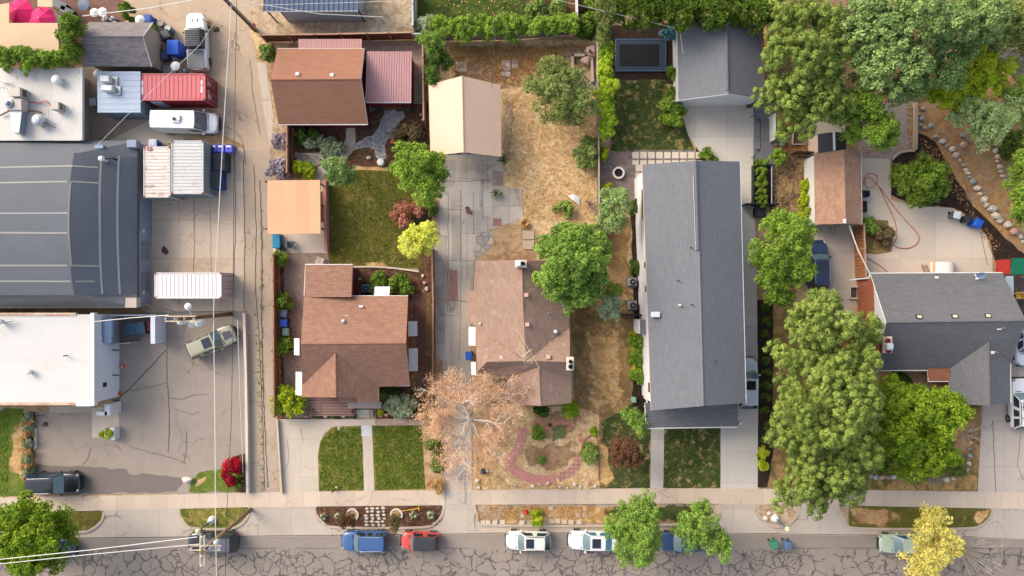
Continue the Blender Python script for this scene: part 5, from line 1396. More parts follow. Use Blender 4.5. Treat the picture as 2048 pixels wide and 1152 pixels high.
place(make_car('parked_car','sand coloured car with a dark bonnet panel parked askew in the car park',4.85,1.92,1.72,(172,168,142),'suv',rails=PLAST,sunroof=True,hoodc=(78,78,84)), 422,684,23)
place(make_car('parked_car','navy car with a pale sunroof on the drive below the tan-roof garage',4.75,1.9,1.72,(30,50,84),'suv',sunroof=True,rails=CHROME), 1637,531,91)
place(make_car('parked_car','silver grey car squeezed beside the wall of the long grey house',4.9,1.9,1.7,(216,224,232),'suv',sunroof=True), 1496,767,90)
place(make_car('parked_car','white car with black roof bars on the drive below the charcoal roof',4.9,1.92,1.7,(238,238,238),'suv',sunroof=True,rails=PLAST,roofbars=True), 2044,808,91)
place(make_car('parked_car','white car with blue tinted glass behind the charcoal roof',4.7,1.9,1.66,(236,240,244),'suv',glass=glassmat((26,58,104),.06,'deep_blue_glass'),roofc=(40,74,118)), 2052,683,-90)
van = make_car('cargo_van','white cargo van with a round roof vent beside the red container','van' and 5.9,2.0,2.2,(240,240,240),'van')
mb = MB(); mb.box((-.35,0,2.26),(.75,.75,.12),bev=.05); mb.box((-.1,.1,2.34),(.25,.5,.1)); vv = mb.build('roof_vent', WHITE, van)
mb = MB(); mb.lathe([(.14,2.3),(.14,2.42),(.05,2.42)],(-.5,-.02,0),14); mb.build('fan_hole', BLACK, vv)
place(van, 372,244,-1,0,1.1)
pk = make_car('pickup_truck','white pickup with a black ribbed cab top and a grey bed cover',5.5,1.9,1.9,(238,240,242),'pickup',roofc=(60,64,68))
mb = MB()
for i in range(8): mb.box((.72-i*.2,0,1.93),(.11,1.42,.05))
mb.build('roof_rib', plain((74,78,82),.6,.08,name='rubber_rib'), pk)
mb = MB(); mb.box((-1.72,0,1.225),(1.72,1.5,.05),bev=.02); mb.build('bed_cover', plain((132,132,134),.75,.1,name='grey_bed_cover'), pk)
mb = MB(); mb.box((1.95,.25,1.235),(.3,.06,.02)); mb.box((1.95,-.25,1.235),(.3,.06,.02)); mb.build('bonnet_vent', PLAST, pk)
place(pk, 391,82,92,0,1.2)
# ================================================================== TREES AND PLANTS
LF = {
 'green':  leafmat((66,96,28),(156,186,70)), 'maple': leafmat((66,100,22),(156,182,50),trans=.3),
 'street': leafmat((82,112,34),(168,180,78),trans=.3), 'pine': leafmat((60,84,28),(156,174,84),trans=.12),
 'willow': leafmat((84,116,58),(168,190,116)), 'locust': leafmat((76,114,38),(160,190,86),trans=.3),
 'olive':  leafmat((84,104,48),(160,172,98)), 'ever': leafmat((52,76,22),(120,146,52),trans=.1),
 'yellow': leafmat((196,204,52),(250,250,130),trans=.35), 'gold': leafmat((196,184,70),(246,234,140),trans=.35),
 'dead':   leafmat((206,156,116),(244,202,162),trans=.3), 'grey': leafmat((110,130,100),(186,200,160)),
 'vine':   leafmat((92,146,24),(204,222,70),trans=.35), 'dark': leafmat((40,62,22),(100,128,48),trans=.12),
 'juniper':leafmat((66,84,36),(136,150,70),trans=.12), 'rust': leafmat((84,58,40),(140,100,72)), 'salmon': leafmat((150,92,70),(214,150,120)),
 'plum':   leafmat((70,52,34),(124,92,62)), 'red': leafmat((130,18,32),(224,44,60)), 'blue': leafmat((58,112,128),(130,178,180),trans=.1),
 'lime':   leafmat((120,150,24),(206,216,60),trans=.3), 'sage': leafmat((124,140,104),(192,200,160)), 'lav': leafmat((120,112,118),(196,184,190)),
 'straw':  leafmat((176,128,72),(236,196,136),trans=.2), 'brown': leafmat((84,70,44),(140,122,84)), 'gy': leafmat((150,160,40),(230,214,70),trans=.3),
 'pale':   leafmat((130,160,90),(206,220,150),trans=.3), 'weed': leafmat((96,124,50),(160,180,90),trans=.25),
 'hedge':  leafmat((58,84,24),(134,160,56),trans=.12),
}
BARK = plain((120,98,80),.95,.25,name='bark'); PBARK = plain((206,190,170),.9,.15,name='pale_bark'); DBARK = plain((90,74,62),.95,.25,name='dark_bark')

def lobes_of(blobs, size, seed, lobe, dens=1.0, lower=.25):
    """boughs spread over each rounded mass of a crown, and foliage clumps over each bough: list of (centre, radius, tint)"""
    r = random.Random(seed); out = []
    for (c, rx, ry, rz) in blobs:
        mn = min(rx, ry)
        if mn < lobe*2.2:          # too small for boughs: clumps straight on the mass
            area = 4*math.pi*((rx*ry)**1.6+(rx*rz)**1.6+(ry*rz)**1.6)**(1/1.6)/3**(1/1.6)
            n = max(6, int(area*.25/(lobe*lobe)*dens))
            for i in range(n):
                z = 1-(1+lower)*(i+.5)/n; a = i*2.39996+r.uniform(-.5,.5); q = math.sqrt(max(0,1-z*z)); k = r.uniform(.7,1.05)
                out.append((Vector((c.x+math.cos(a)*q*rx*k, c.y+math.sin(a)*q*ry*k, c.z+z*rz*k)), lobe*r.uniform(.65,1.25), r.random()))
            continue
        rb = max(lobe*1.55, mn*.36); nb = max(7, int((rx*ry)/(rb*rb)*2.1))
        for i in range(nb):
            z = 1-(1+lower)*(i+.5)/nb; a = i*2.39996+r.uniform(-.6,.6); q = math.sqrt(max(0,1-z*z)); k = r.uniform(.62,1.02)
            bc = Vector((c.x+math.cos(a)*q*rx*k, c.y+math.sin(a)*q*ry*k, c.z+z*rz*k+r.uniform(-.35,.35))); bt = r.random(); br = rb*r.uniform(.7,1.2)
            m = max(4, int(7*dens*(br/lobe)**2*.42))
            for j in range(m):
                zz = 1-1.35*(j+.5)/m; aa = j*2.39996+r.uniform(-.5,.5); qq = math.sqrt(max(0,1-zz*zz)); kk = r.uniform(.55,1.05)*br
                out.append((bc+Vector((math.cos(aa)*qq*kk, math.sin(aa)*qq*kk, zz*kk*.8)), lobe*r.uniform(.55,1.1), min(1,max(0,.55*bt+.45*r.random()))))
    return out

def foliage(name, lobes, kind, leaf, per, parent, aspect=.55, style='leaf', tint=(.3,.4), origin=None, flat=.75):
    r = RNG; n = len(lobes)
    C = np.array([tuple(l[0]) for l in lobes]); R_ = np.array([l[1] for l in lobes]); T = np.array([l[2] for l in lobes])
    idx = np.repeat(np.arange(n), per)
    d = r.normal(size=(n*per,3)); d /= np.linalg.norm(d,axis=1,keepdims=True)
    d[:,2] = np.where(d[:,2] < -.35, -d[:,2], d[:,2])
    t = np.clip(T[idx]*(tint[1]+.15) + tint[0]-.2 + r.random(n*per)*.4, 0, 1)
    if style == 'leaf':
        rad = R_[idx]*(.45+.6*r.random(n*per)**.6)
        p = C[idx] + d*rad[:,None]*np.array([1,1,flat])
        nn = d*.55 + r.normal(size=d.shape)*.55 + np.array([0,0,.35])
        sz = leaf*(.6+.8*r.random(n*per))
        return leafmesh(name, p, nn, sz, t, LF[kind], parent, aspect, origin=origin)
    if style == 'puff':
        rad = R_[idx]*(.25+.72*r.random(n*per)**.45)
        p = C[idx]+d*rad[:,None]*np.array([1,1,flat])
        return leafmesh(name, p, d+r.normal(size=d.shape)*.25, leaf*2.0*(.6+.8*r.random(n*per)), t, LF[kind], parent, .42, origin=origin)
    # needle tufts: thin faces fanning out from the middle of each tuft
    rad = R_[idx]*(.75+.5*r.random(n*per))
    tip = C[idx]+d*rad[:,None]; base = C[idx]+d*(rad*.15)[:,None]
    side = np.cross(d, r.normal(size=d.shape)); side /= np.maximum(np.linalg.norm(side,axis=1,keepdims=True),1e-6)
    w = leaf*(.7+.6*r.random(n*per))[:,None]
    V = np.stack([base-side*w*.5, base+side*w*.5, tip+side*w, tip-side*w],1).reshape(-1,3)
    return facemesh(name, V, 4, np.repeat(t,4), LF[kind], parent, origin)

def trunk(root, base, tips, r0, mat, seed=1, name='trunk', fork=.45):
    rr = random.Random(seed); mb = MB(); base = Vector(base)
    top = sum((Vector(t) for t in tips), Vector())/len(tips)
    fk = base.lerp(top, fork); fk.x += rr.uniform(-.1,.1)
    mb.tube([base-Vector((0,0,.1)), base+Vector((0,0,.15)), base.lerp(fk,.5)+Vector((rr.uniform(-.08,.08),rr.uniform(-.08,.08),0)), fk],[r0*1.35,r0*1.08,r0*.9,r0*.75],9)
    for t in tips:
        t = Vector(t); m = fk.lerp(t,.5)+Vector((rr.uniform(-.3,.3),rr.uniform(-.3,.3),rr.uniform(0,.4)))
        mb.tube([fk,m,t],[r0*.6,r0*.32,r0*.08],6)
        for _ in range(3):
            s = m.lerp(t, rr.uniform(0,.7)); e = s+Vector((rr.uniform(-1,1),rr.uniform(-1,1),rr.uniform(0,.7)))*(t-m).length*.6
            mb.tube([s,e],[r0*.2,r0*.05],5)
    return mb.build(name, mat, root, smooth=True)

def tree(name, label, base, blobs, kind, lobe=.6, leaf=.13, per=42, cat='tree', bark=None, r0=.2, dens=1.0, seed=1, aspect=.55, style='leaf', group=None, lower=.25, tint=(.3,.4), flat=.75):
    """blobs: (px,py,rx_px,ry_px,z,rz): a rounded mass of the crown seen at that pixel, at height z"""
    if style == 'leaf': leaf, per = leaf*.8, int(per*1.5)
    b = P(*base); root = thing(name, label, cat, (b.x,b.y,0), group)
    B = []
    for x,y,rx,ry,z,rz in blobs:
        k = (CAMH-z)/CAMH/PPM; B.append((P(x,y,z), max(rx*k-lobe*.55,rx*k*.55), max(ry*k-lobe*.55,ry*k*.55), rz))
    tips = [tuple(c+Vector((random.Random(seed+i).uniform(-.4,.4)*rx,random.Random(seed*3+i).uniform(-.4,.4)*ry,rz*.5))) for i,(c,rx,ry,rz) in enumerate(B)]
    if len(tips) == 1:
        c,rx,ry,rz = B[0]; tips = [(c.x+rx*.6*math.cos(a),c.y+ry*.6*math.sin(a),c.z+rz*.35) for a in (0.4,1.9,3.3,4.9)]+[(c.x,c.y,c.z+rz*.6)]
    trunk(root, (b.x,b.y,0), tips, r0, bark or BARK, seed)
    L = lobes_of(B, 0, seed, lobe, dens, lower)
    if style != 'needle' and name != 'hedge':
        for c,rx,ry,rz in B:
            for i in range(int(6+rx*ry*1.1)):
                q = random.Random(seed*77+i); a = q.uniform(0,6.28); k = q.uniform(0,.72)
                L.append((Vector((c.x+rx*k*math.cos(a), c.y+ry*k*math.sin(a), c.z+rz*q.uniform(-.1,.45))), lobe*1.1, q.random()))
    foliage('crown', L, kind, leaf, per, root, aspect, style, tint, flat=flat)
    return root
_n = [0]
def shrub(name, label, x, y, rx, ry, h, kind, lobe=None, leaf=.07, per=40, cat='shrub', group=None, dens=1.0, z0=0.0, flat=.8, aspect=.55, tint=(.3,.4)):
    _n[0] += 1
    b = P(x,y,z0); k = (CAMH-h*.6-z0)/CAMH/PPM; c = P(x,y,z0+h*.5)
    lobe = lobe or max(.09, min(.3, min(rx,ry)*k*.35))
    leaf = max(leaf, lobe*.42)
    L = lobes_of([(c, max(rx*k-lobe*.4,rx*k*.6), max(ry*k-lobe*.4,ry*k*.6), h*.5)], 0, _n[0], lobe, dens*1.5, .5)
    o = foliage(name, L, kind, leaf, per, None, aspect, 'leaf', tint, origin=(c.x,c.y,z0), flat=flat)
    return tag(o, label, cat, group)
def spiky(name, label, x, y, r_, h, kind, n=40, w=.05, cat='plant', group=None, z0=0.0, droop=.5):
    """a rosette of long blades"""
    p = P(x,y,z0+h*.5); k = 1/PPM; V = []; rr = random.Random(int(x*7+y))
    for i in range(n):
        a = rr.uniform(0,6.283); R = r_*k*rr.uniform(.55,1.1); hh = h*rr.uniform(.5,1.1)
        d = Vector((math.cos(a),math.sin(a),0)); s = Vector((-d.y,d.x,0))*w
        b0 = Vector((p.x,p.y,z0)); m = b0+d*R*.55+Vector((0,0,hh)); t = b0+d*R+Vector((0,0,hh*(1-droop)))
        V += [b0-s*.6,b0+s*.6,m+s,m-s, m-s,m+s,t+s*.15,t-s*.15]
    V = np.array([tuple(v) for v in V]); tt = np.repeat(np.random.default_rng(int(x)).random(n*2),4)
    return tag(facemesh(name, V, 4, tt, LF[kind], None, (p.x,p.y,z0)), label, cat, group)

# ---- the big trees
tree('street_tree','big round green street tree over the verge at the photo corner',(74,1048),[(74,1066,78,74,4.6,2.8),(40,1085,40,42,4.2,2.2),(105,1080,44,46,4.2,2.2),(72,1025,50,36,4.4,2.0),(55,1120,34,28,3.9,1.8)],'street' and 'maple',.52,.15,46,r0=.22,seed=3)
pin=[(1640,650,70,62,7.5,3.4),(1600,730,68,70,7,3.2),(1690,720,66,70,7.5,3.2),(1640,800,92,84,9,4),(1590,860,58,70,6.5,3),(1690,850,70,80,7,3.2),(1640,930,84,62,6,3),(1600,985,54,40,5,2.2),(1680,960,56,40,5,2.2),(1730,660,30,40,6,2),(1640,600,40,26,6.5,2)]
tree('pine_tree','huge bushy pine with light tufts reaching from the navy car to the side walk',(1640,800),pin,'pine',.5,.052,105,r0=.42,seed=5,style='puff',bark=DBARK,dens=.95,tint=(.3,.4),flat=.85)
pin2=[(1570,60,46,60,6,2.6),(1620,40,60,48,6.5,2.6),(1600,120,84,60,7.5,3),(1560,190,56,52,6,2.6),(1630,190,66,56,6.5,2.6),(1590,245,48,36,5,2),(1660,110,44,56,6.5,2.6),(1665,220,34,34,5,2)]
tree('pine_tree','bushy pine with light tufts overhanging the white garage and garden beds',(1605,130),pin2,'pine',.5,.052,105,r0=.38,seed=6,style='puff',bark=DBARK,dens=.95,tint=(.3,.4),flat=.85)
tree('maple_tree','bright green maple in front of the charcoal-roofed brick house',(1815,850),[(1832,830,78,62,6.5,3),(1775,868,60,64,5.5,2.6),(1840,895,66,52,5,2.4),(1790,800,58,42,5,2.2),(1884,815,34,44,5,2),(1818,930,46,30,4,1.8),(1750,835,36,50,4.5,2)],'maple',.5,.15,46,r0=.25,seed=7)
tree('ash_tree','leafy green tree spreading over the weathered red roof and the brown side yard',(1150,560),[(1140,520,66,60,7,3),(1110,560,46,50,6,2.4),(1180,500,40,56,6,2.6),(1150,585,52,34,5.4,2),(1130,480,44,34,6,2.2),(1190,555,26,36,5,2)],'locust',.46,.15,44,r0=.22,seed=8)
tree('garden_tree','feathery green tree beside the navy car and the long grey house',(1560,520),[(1556,500,60,56,6,2.8),(1540,550,44,44,5,2.2),(1590,470,30,44,5,2),(1560,445,34,26,4.4,1.8),(1590,540,30,36,5,2),(1555,590,34,24,4,1.6)],'locust' and 'green',.46,.13,46,r0=.2,seed=9)
tree('maple_tree','round green tree at the corner of the olive lawn by the carport',(850,350),[(835,340,48,44,5,2.4),(850,370,44,38,4.5,2),(820,320,34,30,4.5,1.8),(868,345,28,34,4.3,1.8)],'locust' and 'green',.44,.13,46,r0=.17,seed=10,tint=(.4,.4))
tree('garden_tree','small soft green tree at the top of the olive lawn',(690,345),[(680,345,33,29,3.6,1.6),(665,330,20,16,3.2,1.2),(695,355,20,18,3.2,1.2)],'olive' and 'willow',.34,.1,42,r0=.1,seed=11,tint=(.15,.4))
tree('golden_tree','bright yellow-green tree on the edge of the olive lawn',(845,480),[(840,478,36,36,4,1.8),(828,490,24,22,3.4,1.3),(858,470,22,26,3.4,1.3)],'yellow',.36,.12,44,r0=.12,seed=12)
tree('fruit_tree','wide olive-green fruit tree on the dry straw yard behind the carport',(1125,200),[(1115,190,52,46,3.6,1.6),(1150,215,42,36,3.4,1.5),(1085,180,34,26,3,1.2),(1110,145,38,26,3,1.3),(1150,170,34,34,3.4,1.4),(1120,235,40,20,3,1.2)],'olive',.42,.11,40,r0=.16,seed=13,dens=.85)
tree('willow_tree','very large grey-green tree filling the garden above the brick paving',(1800,80),[(1740,40,60,60,8,3.4),(1820,60,90,70,9.5,4),(1900,60,70,64,8.5,3.6),(1780,140,70,56,8,3.4),(1850,150,56,50,7,3),(1720,110,44,50,7,3),(1800,185,44,26,6,2.4),(1950,40,40,44,7,3),(1730,160,30,30,6,2.4)],'willow',.56,.17,46,r0=.42,seed=14,dens=.95,tint=(.2,.45))
tree('garden_tree','green tree leaning over the small black-roofed shed',(1745,235),[(1748,258,44,38,4.6,2.2),(1715,215,44,34,5,2.2),(1690,235,36,30,4.4,1.8),(1770,280,26,18,4,1.4),(1700,270,20,22,3.8,1.4)],'green',.44,.13,44,r0=.17,seed=15,tint=(.4,.4))
tree('garden_tree','yellow-green tree with bare grey twigs near the wooden deck roof',(1920,165),[(1900,172,50,44,4.6,2),(1940,140,56,44,5,2),(1975,160,40,38,4.4,1.7),(1868,190,32,32,4,1.5),(1920,200,40,26,4,1.4)],'lime',.42,.13,38,r0=.16,seed=16,dens=.8)
tree('garden_tree','pale feathery tree above the curved row of white boulders',(1945,240),[(1940,232,46,38,4.2,1.8),(1980,245,46,44,4.2,1.8),(1960,275,36,30,3.6,1.5),(1925,212,30,26,3.8,1.4),(2015,215,34,34,4,1.6)],'pale',.4,.12,36,r0=.14,seed=17,dens=.8,bark=PBARK)
tree('willow_tree','pale green tree in the upper photo corner with thin twigs',(2040,40),[(1990,55,58,60,6,2.6),(2040,30,60,60,6.5,2.6),(2045,80,40,44,5,2),(1965,85,34,34,5,2)],'olive',.5,.14,40,r0=.2,seed=18,dens=.85,tint=(.35,.4))
tree('garden_tree','light green tree at the photo edge below the grey wooden roof',(2050,190),[(2040,180,36,34,4,1.7),(2062,215,36,36,4,1.7)],'green',.42,.12,42,r0=.14,seed=119,tint=(.45,.4))
tree('garden_tree','green tree cut by the photo edge beside the bark border',(2060,380),[(2050,385,50,54,3.8,1.8),(2062,320,54,50,4,1.8),(2050,432,30,28,3,1.3)],'green',.42,.12,42,r0=.14,seed=19,tint=(.45,.4))
tree('yew_tree','large dense dome of dark green evergreen beside the dark mulch',(1840,360),[(1838,350,50,38,2.6,1.5),(1820,375,40,38,2.3,1.4),(1865,365,34,40,2.3,1.4),(1845,390,34,24,2,1.2)],'hedge',.42,.1,50,r0=.16,seed=20,flat=.9)
tree('street_tree','green street tree hiding the end of the white saloon',(1262,1040),[(1270,1040,46,44,4.6,2),(1262,1085,44,46,4.6,2.2),(1235,1055,30,26,4,1.6),(1285,1010,26,26,4,1.6),(1300,1075,24,34,4,1.6),(1275,1115,30,18,3.6,1.4)],'street' and 'locust',.42,.12,38,r0=.15,seed=21,dens=.85,tint=(.35,.4))
tree('street_tree','slimmer green street tree over the dark blue car',(1395,1040),[(1395,1040,42,34,4.4,1.9),(1410,1075,44,30,4.2,1.8),(1400,1012,24,18,3.8,1.4),(1435,1085,26,26,3.8,1.4),(1370,1060,26,28,3.8,1.5)],'street' and 'locust',.42,.12,36,r0=.14,seed=22,dens=.75,tint=(.35,.4))
tree('street_tree','yellowing street tree with bare white twigs over the pale green car',(1855,1055),[(1850,1060,46,30,4.4,1.8),(1845,1110,44,36,4.2,1.8),(1860,1030,32,24,4,1.5),(1880,1085,34,34,4,1.6),(1840,1140,36,16,3.6,1.3)],'gold',.42,.12,34,r0=.15,seed=23,dens=.7,bark=PBARK)
tree('garden_tree','soft grey-green tree between the patio firepit and the long house',(1228,425),[(1228,410,32,34,4.2,1.8),(1222,440,28,24,3.8,1.5),(1240,395,18,20,3.8,1.3)],'willow',.38,.11,42,r0=.11,seed=24,tint=(.4,.4))
tree('garden_tree','yellow-green upper one of the twin small trees by the coolers',(1224,580),[(1224,580,22,18,3.6,1.5)],'pale' and 'street',.3,.09,42,r0=.08,seed=25)
tree('garden_tree','grey-green lower one of the twin small trees by the coolers',(1220,612),[(1220,614,24,26,3.4,1.6)],'grey',.3,.09,42,r0=.08,seed=26)
tree('cherry_tree','dark brown-purple leaved round tree on the front lawn',(1256,908),[(1252,905,34,32,2.8,1.4),(1240,890,22,20,2.5,1.1),(1265,915,20,20,2.5,1.1)],'rust',.34,.09,44,r0=.1,seed=27)
tree('young_tree','light green young tree at the porch corner of the long house',(1275,840),[(1272,840,24,26,2.8,1.2),(1285,858,16,18,2.4,1.0),(1255,825,18,14,2.4,.9)],'olive' and 'locust',.32,.1,26,r0=.07,seed=28,dens=.6)
tree('palm_like_tree','small tree with long drooping fern-like leaves at the grey fence corner',(862,85),[(864,84,26,24,3,.9)],'locust',.3,.16,26,r0=.07,seed=29,aspect=.25)
tree('shade_tree','dark leafy tangle between the tan fence and the carport',(872,130),[(872,112,20,22,2.6,1.2),(866,150,18,26,2.4,1.2),(892,125,16,18,2.2,1)],'dark',.36,.11,40,r0=.1,seed=30)
# dead tree: bare pale limbs and sparse tan leaves
root = thing('dead_tree','withered tan tree with bare white limbs over the old concrete drive','tree',tuple(P(930,830)))
rr = random.Random(4); mb = MB(); b0 = P(930,830); c0 = P(941,840,4.5); tw = []
mb.tube([b0-Vector((0,0,.1)),b0+Vector((0,0,.3)),b0.lerp(c0,.6),c0],[.3,.24,.19,.15],9)
def limb(p, d, L, r0, depth):
    """a crooked limb that forks; keeps its last stretches for the leaves"""
    pts = [p]; q = p.copy(); dd = d.copy()
    for i in range(4):
        dd = (dd+Vector((rr.uniform(-.3,.3),rr.uniform(-.3,.3),rr.uniform(-.12,.16)))).normalized(); q = q+dd*(L/4); pts.append(q.copy())
    mb.tube(pts, [r0, r0*.82, r0*.62, r0*.42, r0*.2], 6 if depth == 0 else 4, cap=False)
    if depth > 0: tw.append((pts[1], pts[2], pts[4]))
    if depth < 3:
        for k in range((5,4,3)[depth]):
            s_ = pts[rr.choice((1,2,3)) if depth else rr.choice((2,2,3,4))]; a_ = rr.uniform(.35,1.0)*rr.choice((-1,1)); e = (Matrix.Rotation(a_,3,'Z') @ dd); e.z += rr.uniform(-.15,.35); limb(s_, e.normalized(), L*rr.uniform(.42,.66), r0*.5, depth+1)
for i in range(20):
    a = i*6.283/20+rr.uniform(-.3,.3); limb(b0.lerp(c0, rr.uniform(.5,1.0)), Vector((math.cos(a),math.sin(a),rr.uniform(.1,.55))).normalized(), rr.uniform(2.8,4.4), .12, 0)
mb.build('trunk', plain((226,212,196),.9,.12,name='bleached_bark'), root, smooth=True)
L = []
for s,m,e in tw:
    for k in range(2):
        t = rr.uniform(.2,1.1); q = m.lerp(e,t)+Vector((rr.uniform(-.25,.25),rr.uniform(-.25,.25),rr.uniform(-.15,.15))); L.append((q, rr.uniform(.16,.42), rr.random()))
for i in range(420):
    a = rr.uniform(0,6.283); R = 4.6*math.sqrt(rr.random()); L.append((Vector((c0.x+math.cos(a)*R,c0.y+math.sin(a)*R,c0.z+rr.uniform(.1,1.6))), rr.uniform(.25,.55), rr.random()))
L = [l for l in L if rr.random() < .9]
foliage('crown', L, 'dead', .05, 8, root, .6, tint=(.3,.4))
# bare shrubs and twiggy plants
def twigs(name, label, x, y, r_, h, n, mat, cat='shrub', group=None, z0=0.0):
    rr = random.Random(int(x+y)); b = P(x,y,z0); mb = MB()
    for i in range(n):
        a = rr.uniform(0,6.283); R = r_/PPM*rr.uniform(.5,1.1); e = Vector((b.x+math.cos(a)*R,b.y+math.sin(a)*R,z0+h*rr.uniform(.5,1.1))); m = Vector((b.x,b.y,z0)).lerp(e,.55)+Vector((rr.uniform(-.1,.1),rr.uniform(-.1,.1),.12))
        mb.tube([(b.x,b.y,z0),m,e],[.03,.02,.006],4)
        for k in range(3):
            s = m.lerp(e,rr.random()); a2 = a+rr.uniform(-1,1); mb.tube([s,s+Vector((math.cos(a2),math.sin(a2),.4))*R*.3],[.012,.005],4)
    return tag(mb.build(name, mat), label, cat, group)
twigs('bare_shrub','bare pale shrub with spreading twigs beside the front drive',1928,868,34,1.2,26,PBARK)
twigs('bare_shrub','grey leafless round bush below the bright green maple',1862,950,20,.8,46,plain((150,148,144),.9,.15,name='grey_twig'))
twigs('bare_branches','bundle of whitish bare branches at the photo edge above the boulders',2030,225,44,3.0,40,PBARK,'tree')
twigs('bare_branches','bare white branches on the shaded side of the yellowing street tree',1915,1095,46,4.0,44,PBARK,'tree')
tag(bpy.data.objects['bare_branches.001'],None,'branch')
twigs('bare_shrub','bundle of cut grey twigs stacked against the fence by the patio',1180,410,14,.6,40,plain((176,152,128),.9,.2,name='cut_twigs'))

# ---- conifer hedge along the top, vine hedge, ivy
for i in range(13):
    x = 1236+i*25; names = ['clump of the tall conifer hedge above the sunken trampoline','clump of the tall conifer hedge behind the white garage']
    tree('hedge_conifer', names[0] if x < 1350 else names[1], (x,22), [(x,22+(i%3)*6,20,30+(i%2)*6,4.2+(i%3)*.4,1.8),(x+8,-12,20,26,4.4,1.8)], 'ever',.36,.035,54,r0=.1,seed=40+i,style='needle',group='conifers of the hedge above the trampoline' if x<1350 else 'conifers of the hedge behind the white garage')
tree('cypress_tree','tall grey-green conifer at the corner of the grey fence',(1205,40),[(1210,35,20,42,4.6,2.2),(1206,75,16,24,3.4,1.6)],'grey' and 'olive',.32,.035,50,r0=.1,seed=60,style='needle')
root = tree('vine_hedge','tall bright green and yellow vine hedge between the dry yard and the dark lawn',(1213,180),[(1213,105,17,26,2.4,1.0),(1210,140,17,28,2.3,1.0),(1212,185,20,32,2.3,1.0),(1212,230,20,28,2.3,1.0),(1213,262,17,18,2.2,.9)],'vine',.3,.12,36,'hedge',r0=.06,seed=61)
root = tree('ivy_hedge','thick ivy hedge along the edge of the stained white roof',(60,120),[(20,118,34,24,3.6,.9),(62,122,38,25,3.6,.9),(100,122,30,20,3.6,.9),(125,118,26,18,3.5,.9)],'green',.34,.12,42,'hedge',r0=.1,seed=62)
tree('ivy_tree','tall ivy-covered column between the tan awning and the grey gable house',(148,85),[(150,50,22,20,4.6,1.4),(145,78,24,24,4.2,1.4),(150,108,20,20,4.0,1.4)],'hedge',.34,.12,44,'tree',r0=.15,seed=63)
root = tree('vine_row','leafy green vines climbing over the weathered grey fence',(990,58),[(892,54,32,22,2,.8),(930,60,34,24,2,.8),(975,56,34,24,2,.8),(1020,54,34,24,2,.8),(1065,54,34,20,1.9,.7),(1110,52,30,20,1.9,.7),(1140,50,20,18,1.9,.7)],'locust' and 'green',.3,.11,40,'vine',r0=.04,seed=64,tint=(.4,.4))
shrub('garden_shrub','grey-green bush in the corner bed beside the dark green lawn',852,50,16,24,1.8,'sage',leaf=.1)
shrub('vegetable_plant','large leafy vegetable patch plant beside the dark green lawn',1075,28,22,30,1.2,'sage' and 'weed',leaf=.14)
shrub('vegetable_plant','smaller leafy plant beside the narrow upper path',1115,22,16,26,1.1,'weed',leaf=.12)
shrub('vegetable_plant','dark leafy plant next to the tall grey-green conifer',1178,30,16,34,1.6,'hedge',leaf=.12)
shrub('garden_shrub','dark green shrub at the corner of the grey fence above the stone steps',1168,66,18,16,1.4,'dark',leaf=.1)
shrub('spruce_shrub','bright blue spruce beside the white garage and trampoline',1337,68,14,16,1.8,'blue',leaf=.08)

# ---- shrubs and beds
shrub('round_shrub','round flowering green bush beside the curved concrete drive',1341,224,26,26,1.7,'green',leaf=.08,tint=(.3,.3))
shrub('boxwood','clipped upper boxwood ball against the white garage wall',1345,146,10,14,1.2,'lime' and 'hedge',leaf=.05)
shrub('boxwood','clipped lower boxwood ball against the white garage wall',1345,187,11,13,1.2,'hedge',leaf=.05)
shrub('boxwood','yellow-green clipped bush in the dark bed at the lawn corner',1208,307,8,14,1.1,'lime',leaf=.05)
shrub('boxwood','yellow-green clipped ball at the patio edge above the grey-green tree',1211,377,9,10,.9,'lime',leaf=.05)
shrub('boxwood','larger clipped ball at the end of the square stepping slabs',1413,310,12,11,1.0,'hedge',leaf=.05)
shrub('boxwood','smaller clipped ball tucked by the slabs and the long house',1426,318,9,6,.8,'hedge',leaf=.05)
shrub('garden_shrub','rounded olive-green juniper against the fence of the dry yard',1177,303,22,34,1.8,'juniper' and 'olive',leaf=.08)
shrub('garden_shrub','dark green bush under the bay end of the long house',1270,535,9,15,1.2,'dark',leaf=.06)
shrub('garden_shrub','dark green bush below the patio against the white wall',1268,415,9,16,1.4,'dark',leaf=.07)
for y,l in ((683,'uppermost of three round bushes along the white house wall'),(714,'middle one of three round bushes along the white house wall'),(753,'lowest of three round bushes along the white house wall')):
    shrub('round_shrub', l, 1277,y,16,16,1.2,'green','' or None,.06,tint=(.25,.25),group='round bushes along the white wall')
for y,l in ((668,'yellow daylily above the round bushes by the white wall'),(698,'yellow daylily between the upper round bushes'),(737,'yellow daylily between the lower round bushes')):
    shrub('daylily', l, 1268,y,7,6,.5,'gy',leaf=.08,per=14,cat='plant',group='yellow daylilies along the white wall')
ords = ['first','second','third','fourth','fifth','sixth']
for i in range(6): shrub('topiary', ords[i]+' clipped mound from the top in the black trough', 1522,342+i*13.4,10,6,.9,'lime' and 'hedge',leaf=.05,z0=.5,group='clipped mounds in the black trough',tint=(.45,.3))
shrub('fern','leafy light green plant above the black trough',1522,327,13,8,1.2,'locust',leaf=.1)
for i,y in enumerate((615,642,668,694,719,745,770,795,820,852,878)):
    shrub('small_bush','small dark clipped bush in the mulch strip beside the concrete drive, partly under the pine',1530+(i%2)*3,y,9,7,.6,'dark',leaf=.05,group='small bushes in the mulch strip')
shrub('small_bush','yellow-green upper ball at the street end of the mulch strip',1525,905,9,9,.7,'lime',leaf=.05)
shrub('small_bush','yellow-green lower ball at the street end of the mulch strip',1526,929,10,9,.7,'lime',leaf=.05)
